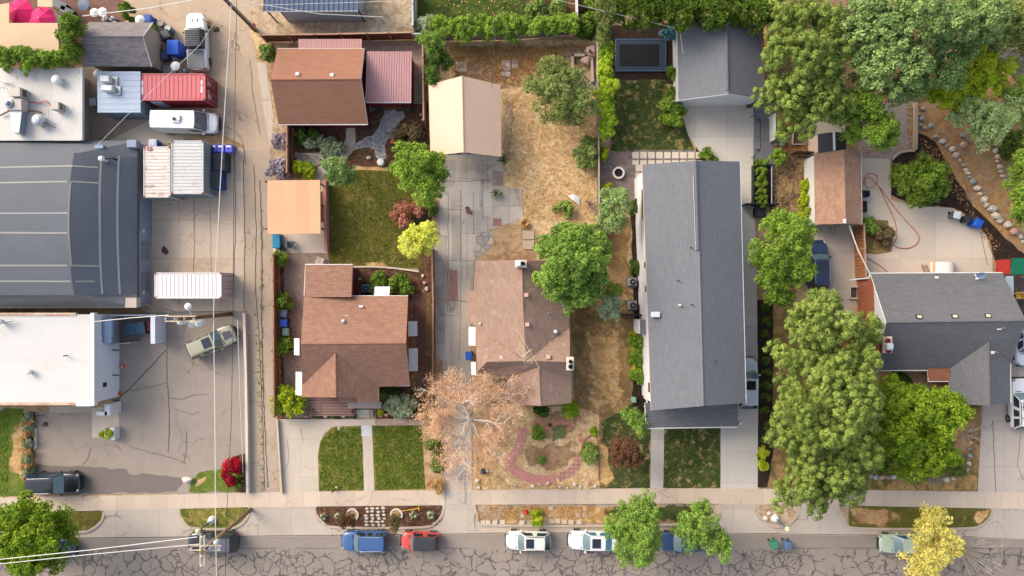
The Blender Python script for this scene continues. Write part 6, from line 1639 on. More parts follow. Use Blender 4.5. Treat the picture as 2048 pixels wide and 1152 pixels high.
for y,l in ((517,'uppermost of the three clipped bushes along the brown fence'),(603,'middle clipped bush along the brown fence, above the wheeled bins'),(691,'lowest clipped bush along the brown fence, below the wheeled bins')):
    shrub('round_shrub', l, {517:562,603:565,691:567}[y],y,{517:16,603:20,691:18}[y],{517:13,603:16,691:17}[y],1.3,'hedge','' or None,.06,tint=(.42,.35),group='clipped bushes along the brown fence')
shrub('round_shrub','large loose lime-green bush at the alley end of the brown fence',577,802,37,24,1.6,'lime',leaf=.09,tint=(.3,.35))
shrub('round_shrub','dense dark bush, larger half of the pair behind the brown house',802,571,27,19,1.2,'hedge',leaf=.06)
shrub('round_shrub','dense dark bush, smaller half of the pair behind the brown house',760,569,19,18,1.1,'hedge',leaf=.06)
shrub('garden_shrub','pale silvery-green bush by the front porch steps',800,808,32,24,1.4,'sage',leaf=.08)
shrub('garden_shrub','dark green bush in the shade beside the silvery front bush',822,828,12,9,.8,'dark',leaf=.06)
shrub('garden_shrub','dark shrub in the shaded corner above the silvery front bush',780,786,20,10,1.0,'dark',leaf=.08)
for x,l in ((632,'small green tuft nearest the lime bush under the pink porch'),(668,'small green tuft at the middle of the pink porch'),(706,'small green tuft by the porch steps')):
    shrub('small_bush', l, x,832,8,4,.5,'dark',leaf=.05,group='green tufts under the pink porch')
shrub('flower','little yellow flower clump beside the porch steps',760,825,7,7,.4,'gy',leaf=.05,cat='plant')
shrub('garden_shrub','wide blue-grey lavender bed bush behind the maroon garage',650,292,36,17,.8,'grey' and 'sage',leaf=.06,tint=(.0,.35))
shrub('garden_shrub','dark leafy corner plants of the lavender bed',615,275,18,20,.8,'dark',leaf=.07)
shrub('garden_shrub','yellow and green mottled bush beside the curved garden path',610,343,22,17,.9,'gy' and 'lime',leaf=.07,tint=(.1,.4))
shrub('garden_shrub','dark olive spreading shrub beside the flagstone path',822,270,30,22,1.5,'brown',leaf=.08)
shrub('lavender','greyish lavender clump at the alley side near the garage',562,285,18,16,.8,'lav',leaf=.06,per=26)
shrub('lavender','greyish lavender clump at the alley side near the patio cover',560,340,20,20,.8,'lav',leaf=.06,per=26)
shrub('garden_shrub','green and yellow weed bush at the corner of the maroon garage',537,110,14,16,1.0,'lime' and 'weed',leaf=.08)
shrub('smoke_bush','larger salmon pink bush on the lawn edge',805,425,18,26,1.5,'salmon',leaf=.07)
shrub('smoke_bush','smaller salmon pink bush beside the dark hedge plants',838,415,14,14,1.3,'salmon',leaf=.07)
shrub('garden_shrub','dark shrub between the salmon bushes and the tan fence',858,415,14,18,1.3,'juniper',leaf=.07)
shrub('red_shrub','bright crimson upper half of the shrub at the car park corner',470,930,14,14,1.3,'red',leaf=.08)
shrub('red_shrub','dark crimson lower half of the shrub at the car park corner',462,950,15,20,1.0,'red',leaf=.08,tint=(.05,.3))
spiky('sumac','light green fan-leaved plant in front of the crimson shrub',474,962,24,.9,'locust',34,.07)
spiky('yucca','spiky yucca on the old concrete beside the dry yard',993,386,15,.8,'sage',46,.04)
spiky('yucca','small spiky plant at the corner of the cream carport',1006,320,14,.7,'olive',40,.04)
spiky('dry_plant','straw-coloured tuft at the corner of the bare dirt bed',1050,446,14,.6,'straw',50,.035)
shrub('weed','light green weed bush in the middle of the dry yard',1128,418,18,15,.8,'weed',leaf=.08,per=22,dens=.7)
shrub('planter_plant','spiky yellow-green plant in the white planter',216,868,11,9,.5,'lime',leaf=.1,per=22,cat='plant',z0=.5)
shrub('garden_shrub','grey-green juniper on the planting strip near the silvery front bush',862,832,12,12,.8,'dark' and 'green',leaf=.07,per=30)
shrub('garden_shrub','green bush under the withered tree beside the front lawn',868,890,18,15,1.0,'juniper',leaf=.07)
shrub('garden_shrub','lower green bush beside the front lawn under the withered tree',878,925,14,17,1.0,'juniper',leaf=.07)
shrub('ornamental_grass','straw-coloured grass mound with stones at the side walk corner',875,972,18,12,.6,'straw',leaf=.12,per=30,cat='plant',aspect=.2)
shrub('garden_shrub','bright green bush under the front of the weathered red roof',1140,818,13,14,1.0,'locust' and 'vine',leaf=.09)
shrub('garden_shrub','dark bush against the front of the weathered red roof',1082,820,16,9,.9,'dark',leaf=.08)
shrub('garden_shrub','loose green bush inside the pink brick garden',1076,868,12,13,.8,'green',leaf=.08,per=26)
shrub('garden_shrub','small round bush inside the pink brick walk',1084,920,8,9,.6,'weed',leaf=.06)
shrub('garden_shrub','bushy green plant inside the small red-edged bed',1182,908,15,17,.9,'olive' and 'weed',leaf=.08)
shrub('weed','bright green weed beside the front garden edge line',1186,862,6,8,.5,'vine',leaf=.08,per=20)
shrub('weed','yellowish weed shrub on the dry verge near the hydrant',1075,1035,12,15,.8,'gy' and 'lime',leaf=.08,per=26)
tree('shrub_tree','small dark olive tree on the mulch verge nearest the blue car',(702,1030),[(696,1040,18,18,1.8,.8)],'plum',.2,.06,40,r0=.04,seed=70)
tree('shrub_tree','small dark olive tree on the mulch verge between the blue and red cars',(788,1038),[(788,1044,16,20,2.0,.9)],'brown',.2,.06,44,r0=.04,seed=71)
for x,y,s,l in ((648,1033,9,'blue-green yucca nearest the alley on the mulch verge'),(676,1032,8,'blue-green yucca beside the first stone ring on the mulch verge'),(827,1030,12,'blue-green yucca under the yellow handle on the mulch verge'),(862,1031,11,'blue-green yucca at the rounded end of the mulch verge')):
    spiky('blue_yucca', l, x,y,s,.45,'blue' and 'sage',30,.045,group='blue-green yuccas on the mulch verge')
for i,(y,k,nm) in enumerate(((834,'sage','grey'),(844,'straw','golden'),(856,'sage','grey'),(869,'straw','golden'),(886,'sage','grey'),(903,'straw','golden'),(915,'sage','grey'),(931,'straw','golden'),(943,'sage','grey'),(956,'straw','golden'))):
    o_ = ['first','second','third','fourth','fifth'][i//2]
    shrub('border_plant', o_+' '+nm+' clump from the top in the border by the car park', 58,y,10,8 if k=='sage' else 6,.6,k,leaf=.06,cat='plant',group='clumps in the car park border')
shrub('garden_shrub','leafy plant filling the first raised garden bed',1561,278,9,14,.6,'grey' and 'sage',leaf=.09,z0=.3)
shrub('garden_shrub','bright green plant at the corner of the raised garden beds',1555,316,16,14,1.0,'green',leaf=.1)
shrub('vine_bush','yellow and green creeper along the white wall of the tan-roof garage',1608,400,10,40,1.2,'gy' and 'lime',leaf=.08,per=26)
shrub('garden_shrub','bright green leafy plant at the corner of the tan-roof garage',1738,452,16,14,1.1,'vine' and 'locust',leaf=.1)
shrub('garden_shrub','wild brownish-green plants filling the small patio bed',1765,470,16,20,.7,'brown',leaf=.09)
shrub('garden_shrub','olive groundcover with orange flowers inside the boulder ring',1908,936,24,14,.6,'juniper',leaf=.07)
shrub('garden_shrub','small shaded bush below the bright green maple',1760,930,18,16,.8,'dark',leaf=.08)
shrub('garden_shrub','dark olive bush at the photo edge below the bare branches',2030,290,34,28,1.3,'juniper',leaf=.08)
shrub('garden_shrub','dark green bush beside the brick chimney front yard',1800,760,30,14,1.1,'dark',leaf=.1)
shrub('garden_shrub','clipped yellow-green bush by the white umbrella lamps on the restaurant patio',256,25,11,18,1.6,'lime' and 'hedge',leaf=.07)
shrub('garden_shrub','small fern growing behind the grey gable house',309,60,8,9,.7,'green',leaf=.07)

# ---- things nobody could count: weeds, straw, grass blades
def scatter(name, poly, n, size, kind, h=.05, aspect=.18, seed=1, tint=(.2,.8), upright=.7):
    r = np.random.default_rng(seed); poly = [(p.x,p.y) for p in (P(x,y) for x,y in poly)]
    a = np.array(poly); lo, hi = a.min(0), a.max(0); out = []
    while sum(len(o) for o in out) < n:
        q = lo+(hi-lo)*r.random((n*2,2)); out.append(q[inpoly(q,poly)])
    q = np.concatenate(out)[:n]; C = np.column_stack([q, .06+h*r.random(n)])
    Nn = np.column_stack([r.normal(size=(n,2))*(1-upright*.3), np.ones(n)*(1.2-upright)])
    o = leafmesh(name, C, Nn, size*(.5+r.random(n)), tint[0]+tint[1]*(.25+.5*r.random(n)), LF[kind], None, aspect)
    return tag(o, None, None, None, 'stuff')
scatter('dry_grass',[(1010,180),(1190,200),(1190,440),(1050,440),(1010,330)],5200,.16,'straw',.1,.1,2)
scatter('dry_grass',[(900,95),(1185,90),(1180,160),(1000,175),(905,155)],5200,.22,'straw',.22,.1,3,(0,.7))
scatter('dry_grass',[(950,820),(1025,830),(1008,905),(1000,950),(1010,968),(1195,968),(1198,978),(950,978)],2400,.14,'straw',.1,.12,4)
scatter('dry_grass',[(952,1012),(1185,1010),(1185,1035),(952,1040)],1800,.14,'straw',.1,.12,5)
scatter('dry_grass',[(1845,830),(1955,815),(1955,900),(1845,925)],1600,.16,'straw',.12,.1,6)
scatter('dry_grass',[(1548,310),(1612,310),(1612,450),(1548,450)],1300,.14,'straw',.08,.1,7)
scatter('grass',[(667,856),(722,853),(726,978),(640,980),(640,885)],3600,.09,'weed' and 'hedge',.03,.3,8)
scatter('grass',[(746,853),(842,852),(849,976),(752,978)],4400,.09,'hedge',.03,.3,9)
scatter('grass',[(658,340),(810,348),(842,480),(840,532),(662,528)],2200,.1,'hedge',.03,.3,10,(0,.6))
scatter('grass',[(1226,165),(1330,165),(1362,235),(1388,300),(1226,300)],1600,.1,'dark',.03,.3,11)
scatter('grass',[(1331,858),(1439,858),(1439,974),(1329,974)],1300,.1,'dark',.03,.3,12)
scatter('grass',[(-20,815),(18,818),(14,985),(-20,990)],1200,.09,'vine' and 'green',.03,.3,13)
scatter('weeds',[(521,420),(525,420),(527,980),(522,980)],130,.13,'green',.06,.4,14)
scatter('weeds',[(508,560),(511,560),(524,900),(520,900)],50,.12,'green',.06,.4,15)
scatter('leaf_litter',[(1722,290),(1830,295),(1828,305),(1722,312)],160,.08,'straw',.0,.6,16)
scatter('leaf_litter',[(1812,210),(1828,210),(1828,296),(1815,296)],300,.08,'straw',.0,.6,17)
scatter('leaf_litter',[(1840,275),(1890,310),(1950,430),(2000,490),(1985,510),(1930,420),(1840,300)],700,.07,'straw',.02,.6,18,(0,.7))
scatter('leaf_litter',[(870,0),(1045,0),(1040,34),(870,34)],160,.09,'straw',.02,.6,19)
scatter('leaf_litter',[(600,225),(690,250),(690,300),(850,230),(840,330),(700,330)],900,.07,'rust',.01,.5,20)
scatter('leaf_litter',[(640,1018),(880,1014),(878,1050),(650,1052)],1400,.07,'rust',.01,.4,21)
# ================================================================== FENCES, CONTAINERS, BINS, POLES AND YARD THINGS
def fence(name, label, pts, h, mat, post=None, step=2.4, boards=True, cap=True, th=.04, cat='fence'):
    """a fence along ground pixels: one board panel, its rails and each post"""
    q = [P(*p) for p in pts]; root = thing(name, label, cat, tuple(sum(q,Vector())/len(q)))
    mb = MB(); rl = MB(); pm = post or TIMBERP; rr = random.Random(int(q[0].x*10))
    for a,b in zip(q[:-1],q[1:]):
        d = b-a; L = d.length; an = math.atan2(d.y,d.x); n = max(1,int(L/.15)); s = Vector((-d.y,d.x,0)).normalized()
        for i in range(n):
            c = a+d*((i+.5)/n); hh = h+rr.uniform(-.03,.03)
            mb.box((c.x,c.y,hh/2+.03),(L/n-.012,th*.6,hh-.06),an+rr.uniform(-.02,.02))
        m = (a+b)/2
        for z in (.35,h-.3): rl.box((m.x+s.x*.05,m.y+s.y*.05,z),(L,.05,.09),an)
        if cap: rl.box((m.x,m.y,h+.04),(L,.14,.05),an)
    mb.build('board_panel', mat, root); rl.build('rail', pm, root)
    for a,b in zip(q[:-1],q[1:]):
        L = (b-a).length; n = max(1,round(L/step))
        for i in range(n+ (1 if (b-q[-1]).length < .01 else 0)):
            c = a.lerp(b,i/n); pb = MB(); pb.box((c.x,c.y,(h+.16)/2),(.13,.13,h+.16),0,bev=.02); pb.build('post', pm, root)
    return root
BRF = plain((176,132,104),.8,.15,name='brown_post_paint')
fence('wood_fence','long brown board fence between the alley and the brown house bins',[(559,512),(560,660),(561,826)],1.8,WOODF,BRF)
fence('wood_fence','brown board fence between the lavender clumps and the mottled bush',[(586,252),(586,300),(586,352)],1.8,WOODF,BRF)
fence('wood_fence','dark brown fence running behind the lean-to and the pink-roofed shed',[(534,84),(640,83),(740,81),(828,79)],1.8,WOODF,TIMBERP)
fence('wood_fence','thin tan fence between the tan pavers and the cream carport',[(850,84),(851,170),(852,250)],1.8,TIMBERP,TIMBERP)
fence('wood_fence','brown fence along the old concrete drive and the brown house',[(868,500),(870,600),(870,720),(867,830)],1.7,WOODF,BRF)
fence('board_fence','weathered grey fence overgrown by green vines',[(830,81),(930,82),(1040,79),(1150,69)],1.7,WOODG,plain((196,190,184),.8,.12,name='grey_post'))
fence('board_fence','grey fence between the dry yard and the vine hedge',[(1190,95),(1191,200),(1193,300),(1194,420),(1196,520)],1.6,WOODG,plain((184,166,146),.8,.15,name='tan_grey_post'))
fence('wood_fence','leaning light brown fence beside the navy car drive',[(1706,452),(1708,500),(1710,558)],2.0,WOODF2,TIMBERP)
fence('board_fence','pale grey fence post line beside the dark green upper lawn',[(830,-20),(831,66)],1.8,plain((150,186,196),.7,.1,name='pale_blue_boards'),plain((206,206,200),.7,name='pale_post'))
fence('board_fence','white framed narrow fence beside the upper vegetable bed',[(1150,-20),(1151,54)],1.8,plain((218,214,206),.7,.1,name='white_boards'),WHITE)
fence('board_fence','low dark fence between the raised garden beds and the burnt grass',[(1582,309),(1622,310)],1.3,WOODF,DARK)
fence('metal_fence','short white panel fence between the dark walk and the pine',[(1538,236),(1539,284)],1.4,WHITE,WHITE)
fence('metal_fence','black fence beside the lower twin tree and the long house',[(1236,629),(1276,629)],1.5,BLACK,BLACK)
fence('metal_fence','black gate fence at the end of the black trough',[(1484,411),(1546,412)],1.3,BLACK,BLACK)

# ---- shipping containers
def container(name, label, x0,y0,x1,y1, z, color, roofc, along='x', door='e', rust=None, group=None, marks=None):
    a,c = P(x0,y0,z),P(x1,y1,z); cx,cy = (a.x+c.x)/2,(a.y+c.y)/2; w,d = abs(c.x-a.x),abs(a.y-c.y)
    root = thing(name,label,'shipping container',(cx,cy,0),group)
    wall = plain(color,.5,.12,name='container_wall'); 
    if rust:
        rm, nt, b = newmat('rusty_container_roof'); v = wpos(nt, sd()); o,k = dirty(nt, lin(roofc), v, .08)
        st = N(nt,'ShaderNodeVectorMath',operation='MULTIPLY'); st.inputs[1].default_value = (.8,2.2,1) ; nt.links.new(v, st.inputs[0])
        o = mix(nt, math_(nt,'MULTIPLY',ramp(nt,noise(nt,st.outputs[0],1.1,6,.7,.5),.57,.63),.8),o,lin(rust)); nt.links.new(o,b.inputs['Base Color']); b.inputs['Roughness'].default_value=.6; roof = rm
    else: roof = plain(roofc,.5,.08,name='container_roof')
    mb = MB(); mb.box((cx,cy,z/2),(w-.08,d-.08,z-.1))
    n = int(w/.28)
    for i in range(n):
        for s in (-1,1): mb.box((cx-w/2+(i+.5)*w/n, cy+s*(d/2-.03), z/2),(w/n*.5,.05,z-.35))
    n = int(d/.28)
    for i in range(n):
        for s in ((-1,) if door=='e' else (-1,1)): mb.box((cx+s*(w/2-.03), cy-d/2+(i+.5)*d/n, z/2),(.05,d/n*.5,z-.35))
    mb.build('body', wall, root)
    mb = MB(); mb.box((cx,cy,z-.05),(w-.12,d-.12,.04))
    if along == 'x':
        n = int(w/.38)
        for i in range(n): mb.box((cx-w/2+(i+.5)*w/n, cy, z-.02),(w/n*.62,d-.34,.04),bev=.02)
    else:
        n = int(d/.30)
        for i in range(n): mb.box((cx, cy-d/2+(i+.5)*d/n, z-.02),(w-.3,d/n*.55,.04),bev=.02)
    mb.build('roof', roof, root)
    mb = MB()
    for s in (-1,1):
        mb.box((cx,cy+s*(d/2-.05),z-.02),(w,.1,.09)); mb.box((cx+s*(w/2-.05),cy,z-.02),(.1,d-.2,.09)); mb.box((cx,cy+s*(d/2-.05),.08),(w,.1,.16))
        for t in (-1,1): mb.box((cx+s*(w/2-.045),cy+t*(d/2-.045),z/2),(.1,.1,z-.14))
    mb.build('frame', plain(tuple(min(255,v*.96) for v in roofc),.5,.1,name='container_frame'), root)
    for s in (-1,1):
        for t in (-1,1):
            mb = MB(); mb.box((cx+s*(w/2-.07),cy+t*(d/2-.07),z+.03),(.16,.15,.08)); mb.build('corner_casting', plain((150,70,50),.6,.2,name='rusty_steel') if not marks else DARK, root)
    if door == 'e':
        x = cx+w/2
        for s in (-1,1):
            mb = MB(); mb.box((x-.01,cy+s*d/4,z/2),(.07,d/2-.08,z-.3)); dr = mb.build('door', wall, root)
            for q in (-.28,.28):
                b_ = MB(); b_.tube([(x+.05,cy+s*d/4+q,.2),(x+.05,cy+s*d/4+q,z-.12)],.022,6); b_.box((x+.07,cy+s*d/4+q+.1,1.0),(.03,.28,.05)); b_.build('lock_bar', STEEL, dr)
    return root, (cx,cy,w,d)
LET=plain((244,238,232),.6,.03,name='white_lettering')
rc,(cx,cy,w,d) = container('shipping_container','red ribbed container with white lettering beside the white cargo van',279,147,411,201,2.6,(150,46,58),(208,108,112),marks=True)
LET = plain((244,238,232),.6,.03,name='white_lettering')
rr = random.Random(12)
def marks(name, o, u, v, rows, h):
    """short painted strokes, too worn to read: rows of (start, count) along u, stacked along v"""
    mb = MB(); o, u, v = Vector(o), Vector(u), Vector(v); n = u.cross(v)
    for j,(x0,k) in enumerate(rows):
        x = x0
        for i in range(k):
            wd = rr.choice((.07,.1,.12))*h/.2; c = o+u*(x+wd/2)-v*(j*h*1.5); a = c-u*wd*.42-v*h*.5; b = c+u*wd*.42-v*h*.5; t = v*h*rr.uniform(.8,1.0)
            mb.add([a+n*.004,b+n*.004,b+t+n*.004,a+t+n*.004],[(0,1,2,3)]); x += wd*1.1+(.1 if i == 3 else 0)
    mb.build(name, LET, rc)
marks('lettering',(cx-w/2+.28,cy+.55,2.625),(0,-1,0),(1,0,0),[(0,10)],.2); marks('lettering',(cx+w/2-.34,cy+.6,2.625),(0,-1,0),(1,0,0),[(0,11)],.2)
marks('lettering',(cx+w/2+.03,cy-d*.40,2.05),(0,1,0),(0,0,1),[(0,5),(.1,3)],.26); marks('lettering',(cx+w/2+.03,cy+d*.08,2.2),(0,1,0),(0,0,1),[(0,7),(.1,4),(.1,4)],.17)
mb = MB(); mb.box((cx-w*.28,cy-d/2-.02,1.2),(1.0,.09,2.1)); wd = mb.build('side_door', plain((176,190,206),.4,.05,name='pale_blue_door'), rc)
container('shipping_container','white ribbed container standing alone on the concrete yard',309,545,443,597,2.6,(206,186,180),(240,230,226))
container('shipping_container','cream container roof with brown rust streaks beside the barrel-roofed workshop',287,293,341,395,2.6,(150,160,162),(228,216,206),'y','n',(168,122,96))
container('shipping_container','pale grey container with flaking rust and an orange top edge',343,281,407,388,2.8,(142,156,162),(206,206,204),'y','n',(206,168,140))
mb = MB(); p = P(298,297,2.7); mb.box((p.x,p.y,2.64),(.42,.36,.06)); tag(mb.build('roof_patch', plain((190,126,118),.7,.1,name='red_patch')),'small square reddish sheet on the cream rusty container roof','sheet')

# ---- wheeled bins
def bin_(name, label, x, y, c, lid=None, rot=0.0, s=1.0, z0=0.0, group=None, hole=False):
    p = P(x,y,z0+.9); root = thing(name,label,'bin',(p.x,p.y,z0),group,math.radians(rot))
    h = 1.0*s; a,b = .25*s,.31*s; m = plain(c,.5,.08,name='bin_plastic'); ml = plain(lid or c,.45,.06,name='lid_plastic')
    mb = MB(); vs = [(-a,-a,.06),(a,-a,.06),(a,a,.06),(-a,a,.06),(-b,-b*1.1,h),(b,-b*1.1,h),(b,b*1.1,h),(-b,b*1.1,h)]
    mb.add(vs,[(3,2,1,0),(4,5,6,7),(0,1,5,4),(1,2,6,5),(2,3,7,6),(3,0,4,7)]); o = mb.build('body',m,root); o.matrix_parent_inverse = Matrix.Identity(4)
    mb = MB(); mb.box((0,.0,h+.045),(b*2.12,b*2.3,.09),bev=.05); mb.box((0,0,h+.1),(b*1.3,b*1.5,.04),bev=.03); o = mb.build('lid',ml,root); o.matrix_parent_inverse = Matrix.Identity(4)
    if hole:
        q = MB(); q.lathe([(.11,0),(.11,.02),(.02,.02)],(0,.02,h+.115),14); l2 = q.build('lid_opening',BLACK,o); l2.matrix_parent_inverse = Matrix.Identity(4)
        q = MB(); q.box((0,.2,h+.11),(.42,.16,.03)); l2 = q.build('label',LET,o); l2.matrix_parent_inverse = Matrix.Identity(4)
    mb = MB(); mb.tube([(-b*.8,b*1.22,h),(b*.8,b*1.22,h)],.03,6); o = mb.build('handle',PLAST,root); o.matrix_parent_inverse = Matrix.Identity(4)
    for q in (-1,1):
        mb = MB(); mb.lathe([(.02,-.04),(.12,-.04),(.12,.04),(.02,.04)],(q*a,a,.12),12,axis='x'); o = mb.build('wheel',TYRE,root); o.matrix_parent_inverse = Matrix.Identity(4)
    return root
VIO = (92,100,226)
for x,l in ((428,'violet-blue recycling bin nearest the black round tub'),(443,'violet-blue recycling bin in the middle of the alley three'),(459,'violet-blue recycling bin at the alley side of the three')): bin_('recycling_bin',l,x,298,VIO,s=1.0,hole=True,group='violet recycling bins by the alley')
bin_('wheeled_bin','slate blue bin, uppermost of the row along the brown fence',568,627,(92,108,128),rot=-8)
bin_('wheeled_bin','bright blue bin in the middle of the row along the brown fence',568,646,(36,88,196))
bin_('wheeled_bin','green-grey bin, lowest of the row along the brown fence',572,664,(104,128,118),rot=4)
bin_('wheeled_bin','blue bin beside the awning of the weathered red roof',938,712,(34,92,186),rot=6)
bin_('wheeled_bin','green bin standing alone on the street',1549,1090,(72,140,112),rot=12,z0=RZ)
bin_('wheeled_bin','blue-grey bin standing alone on the street',1576,1090,(92,112,150),rot=-2,z0=RZ)
bin_('wheeled_bin','green bin with a round white lid on the curved patio',1913,430,(96,124,108),(232,236,232),-10)
bin_('wheeled_bin','black bin between the green and the blue bins on the curved patio',1936,438,(52,54,60),rot=8)
bin_('wheeled_bin','tilted bright blue bin at the mulch edge of the curved patio',1953,447,(30,96,206),rot=-30,s=1.15)
bin_('wheeled_bin','dark grey bin next to the big blue cart behind the grey gable house',333,70,(70,76,86),rot=20,s=1.1)
bin_('wheeled_bin','dark slate bin with a stained lid below the big blue cart',329,112,(84,94,116),rot=28,s=1.0)
bin_('wheeled_bin','blue bin with crates by the white lamp near the ivy gable',297,38,(32,80,170))
bin_('wheeled_bin','blue bin with white bags at the end of the cream rusty container',308,287,(44,82,190),(206,214,230),90,1.1)
bin_('wheeled_bin','dark green bin wedged beside the blue flat-roofed shed',187,205,(30,74,66),(206,216,216))
p = P(346,95,1.3); t_ = thing('bin_cart','big bright blue bin cart beside the white pickup','bin',(p.x,p.y,0))
mb = MB(); mb.box((p.x+.1,p.y-.0,.65),(1.0,1.3,1.3),bev=.06); mb.build('body',plain((30,86,200),.45,.06,name='blue_plastic'),t_); mb = MB(); mb.box((p.x,p.y,1.36),(1.08,1.36,.1),bev=.05); mb.build('lid',plain((52,116,226),.45,.05,name='blue_lid'),t_)
def dumpster(label, x0,y0,x1,y1,z,body,lidc,along='x',rot=0.0):
    a,c = P(x0,y0,z),P(x1,y1,z); cx,cy=(a.x+c.x)/2,(a.y+c.y)/2; w,d=abs(c.x-a.x),abs(a.y-c.y)
    root = thing('dumpster',label,'dumpster',(cx,cy,0),None,math.radians(rot)); I = Matrix.Identity(4)
    mb = MB(); mb.box((0,0,(z-.1)/2+.05),(w,d,z-.15)); mb.build('body',plain(body,.5,.12,name='dumpster_paint'),root).matrix_parent_inverse = I
    ml = plain(lidc,.55,.1,name='lid_rubber')
    for s in (-1,1):
        mb = MB()
        if along == 'x': L,Wd,ox,oy = w/2-.03,d-.1,s*w/4,0
        else: L,Wd,ox,oy = w-.1,d/2-.03,0,s*d/4
        mb.box((ox,oy,z-.02),(L,Wd,.05))
        for i in range(5):
            if along == 'x': mb.box((ox-L/2+(i+.5)*L/5,oy,z+.02),(L/5*.5,Wd-.1,.05),bev=.02)
            else: mb.box((ox,oy-Wd/2+(i+.5)*Wd/5,z+.02),(L-.1,Wd/5*.5,.05),bev=.02)
        mb.build('lid',ml,root).matrix_parent_inverse = I
    return root
dumpster('dumpster with black ribbed lids below the violet recycling bins',425,306,450,341,1.4,(62,66,72),(74,78,84),'y')
dumpster('blue dumpster with black ribbed lids beside the pale grey container',411,342,441,377,1.4,(24,76,150),(80,86,92),'y')
dumpster('dark blue two-lid dumpster inside the open bin enclosure',249,646,290,671,1.4,(36,62,90),(46,76,104),'x',8)
dumpster('brown-red cart beside the dark blue dumpster in the bin enclosure',292,643,303,663,1.2,(116,52,44),(126,60,52),'y',6)
p = P(415,299,1.2); mb = MB(); mb.lathe([(.5,0),(.55,1.1),(.5,1.2),(.1,1.25)],(p.x,p.y,0),18); tag(mb.build('round_tub',plain((54,50,50),.8,.1,name='black_tub')),'black round tub at the corner of the pale grey container','tub')
p = P(415,324,1.2); mb = MB(); mb.box((p.x,p.y,.6),(.55,1.55,1.2),bev=.04); tag(mb.build('rust_box',plain((162,92,84),.7,.15,name='rust_red_paint')),'long rust-red box between the container and the dumpster','box')
for x,y,c,l in ((321,46,(150,136,124),'brown-grey drum behind the grey gable house'),(335,56,(196,196,186),'white-topped blue drum next to the brown-grey drum')):
    p = P(x,y,.9); t_ = thing('drum',l,'barrel',(p.x,p.y,0)); mb = MB(); mb.lathe([(.27,0),(.29,.3),(.28,.32),(.29,.6),(.28,.9)],(p.x,p.y,0),18); mb.build('body',plain((92,122,150) if c[0]>180 else c,.5,.1,name='drum_paint'),t_); mb = MB(); mb.lathe([(.28,.9),(.29,.93),(.24,.93),(.23,.91),(.02,.91)],(p.x,p.y,0),18); mb.build('lid',plain(c,.5,.1,name='drum_lid'),t_)
for x,y,r_,z,l in ((311,136,.2,.5,'white bucket nearest the flat roofed shed'),(348,114,.22,.5,'white bucket beside the dark slate bin'),(363,141,.23,.5,'white bucket between the pickup and the red container'),(333,103,.17,.9,'small white bucket on the pallet by the blue cart')):
    p = P(x,y,z); t_ = thing('bucket',l,'bucket',(p.x,p.y,0),'white buckets behind the grey gable house'); mb = MB(); mb.lathe([(r_*.85,0),(r_,z),(r_*.92,z),(r_*.85,z-.06),(.02,z-.07)],(p.x,p.y,0),16); mb.build('body',WHITE,t_); mb = MB(); mb.tube([(p.x-r_,p.y-.03,z),(p.x,p.y+.05,z+.05),(p.x+r_,p.y+.02,z)],.015,5); mb.build('handle',DARK,t_)
def heater(label,x,y,r_):
    p = P(x,y,2.3); t_ = thing('patio_heater',label,'patio heater',(p.x,p.y,0),'white domed patio heaters')
    mb = MB(); mb.lathe([(.25,0),(.25,.6),(.05,.7),(.04,2.1)],(p.x,p.y,0),12); mb.build('stand',STEEL,t_); mb = MB(); mb.lathe([(r_,2.12),(r_*.96,2.18),(r_*.5,2.3),(r_*.2,2.36),(.02,2.37)],(p.x,p.y,0),24); mb.build('dome',plain((244,240,232),.35,.03,name='white_dome'),t_)
for q in (('white heater dome beside the ivy gable and the blue bin',278,38,.44),('white heater dome, nearer the umbrellas of a touching pair',187,24,.42),('white heater dome, nearer the bare bush of a touching pair',203,23,.44),('white heater dome above the red container on a grey table',349,131,.44),('white heater dome tucked against the blue flat-roofed shed',193,147,.40),('small white heater dome between the pair and the grey gable roof',208,33,.22)): heater(*q)
mb = MB(); p = P(338,138,.9); mb.box((p.x,p.y,.86),(1.2,.75,.06)); 
t_ = thing('table','grey table above the red container under a heater dome','table',(p.x,p.y,0)); mb.build('top',STEEL,t_)
for sx in (-1,1):
    for sy in (-1,1): mb = MB(); mb.box((p.x+sx*.52,p.y+sy*.3,.42),(.05,.05,.83)); mb.build('leg',DARK,t_)
mb = MB(); p = P(314,92,.9); mb.box((p.x,p.y,.45),(1.9,.9,.9),math.radians(-35),bev=.05); tag(mb.build('hatch_box',plain((112,100,94),.8,.12,name='weathered_board')),'weathered sloping wooden box against the grey gable house','box')
mb = MB(); p = P(316,72,.7); mb.box((p.x,p.y,.35),(1.1,.4,.7),math.radians(-35)); tag(mb.build('crate',plain((112,52,56),.8,.12,name='maroon_crate_paint')),'dark red crate against the wall of the grey gable house','crate')
mb = MB(); p = P(322,102,.6); mb.box((p.x,p.y,.85),(.5,.5,.1),.1); mb.box((p.x,p.y,.4),(.4,.4,.8)); tag(mb.build('white_box',WHITE),'white square box by the weathered wooden box','box')
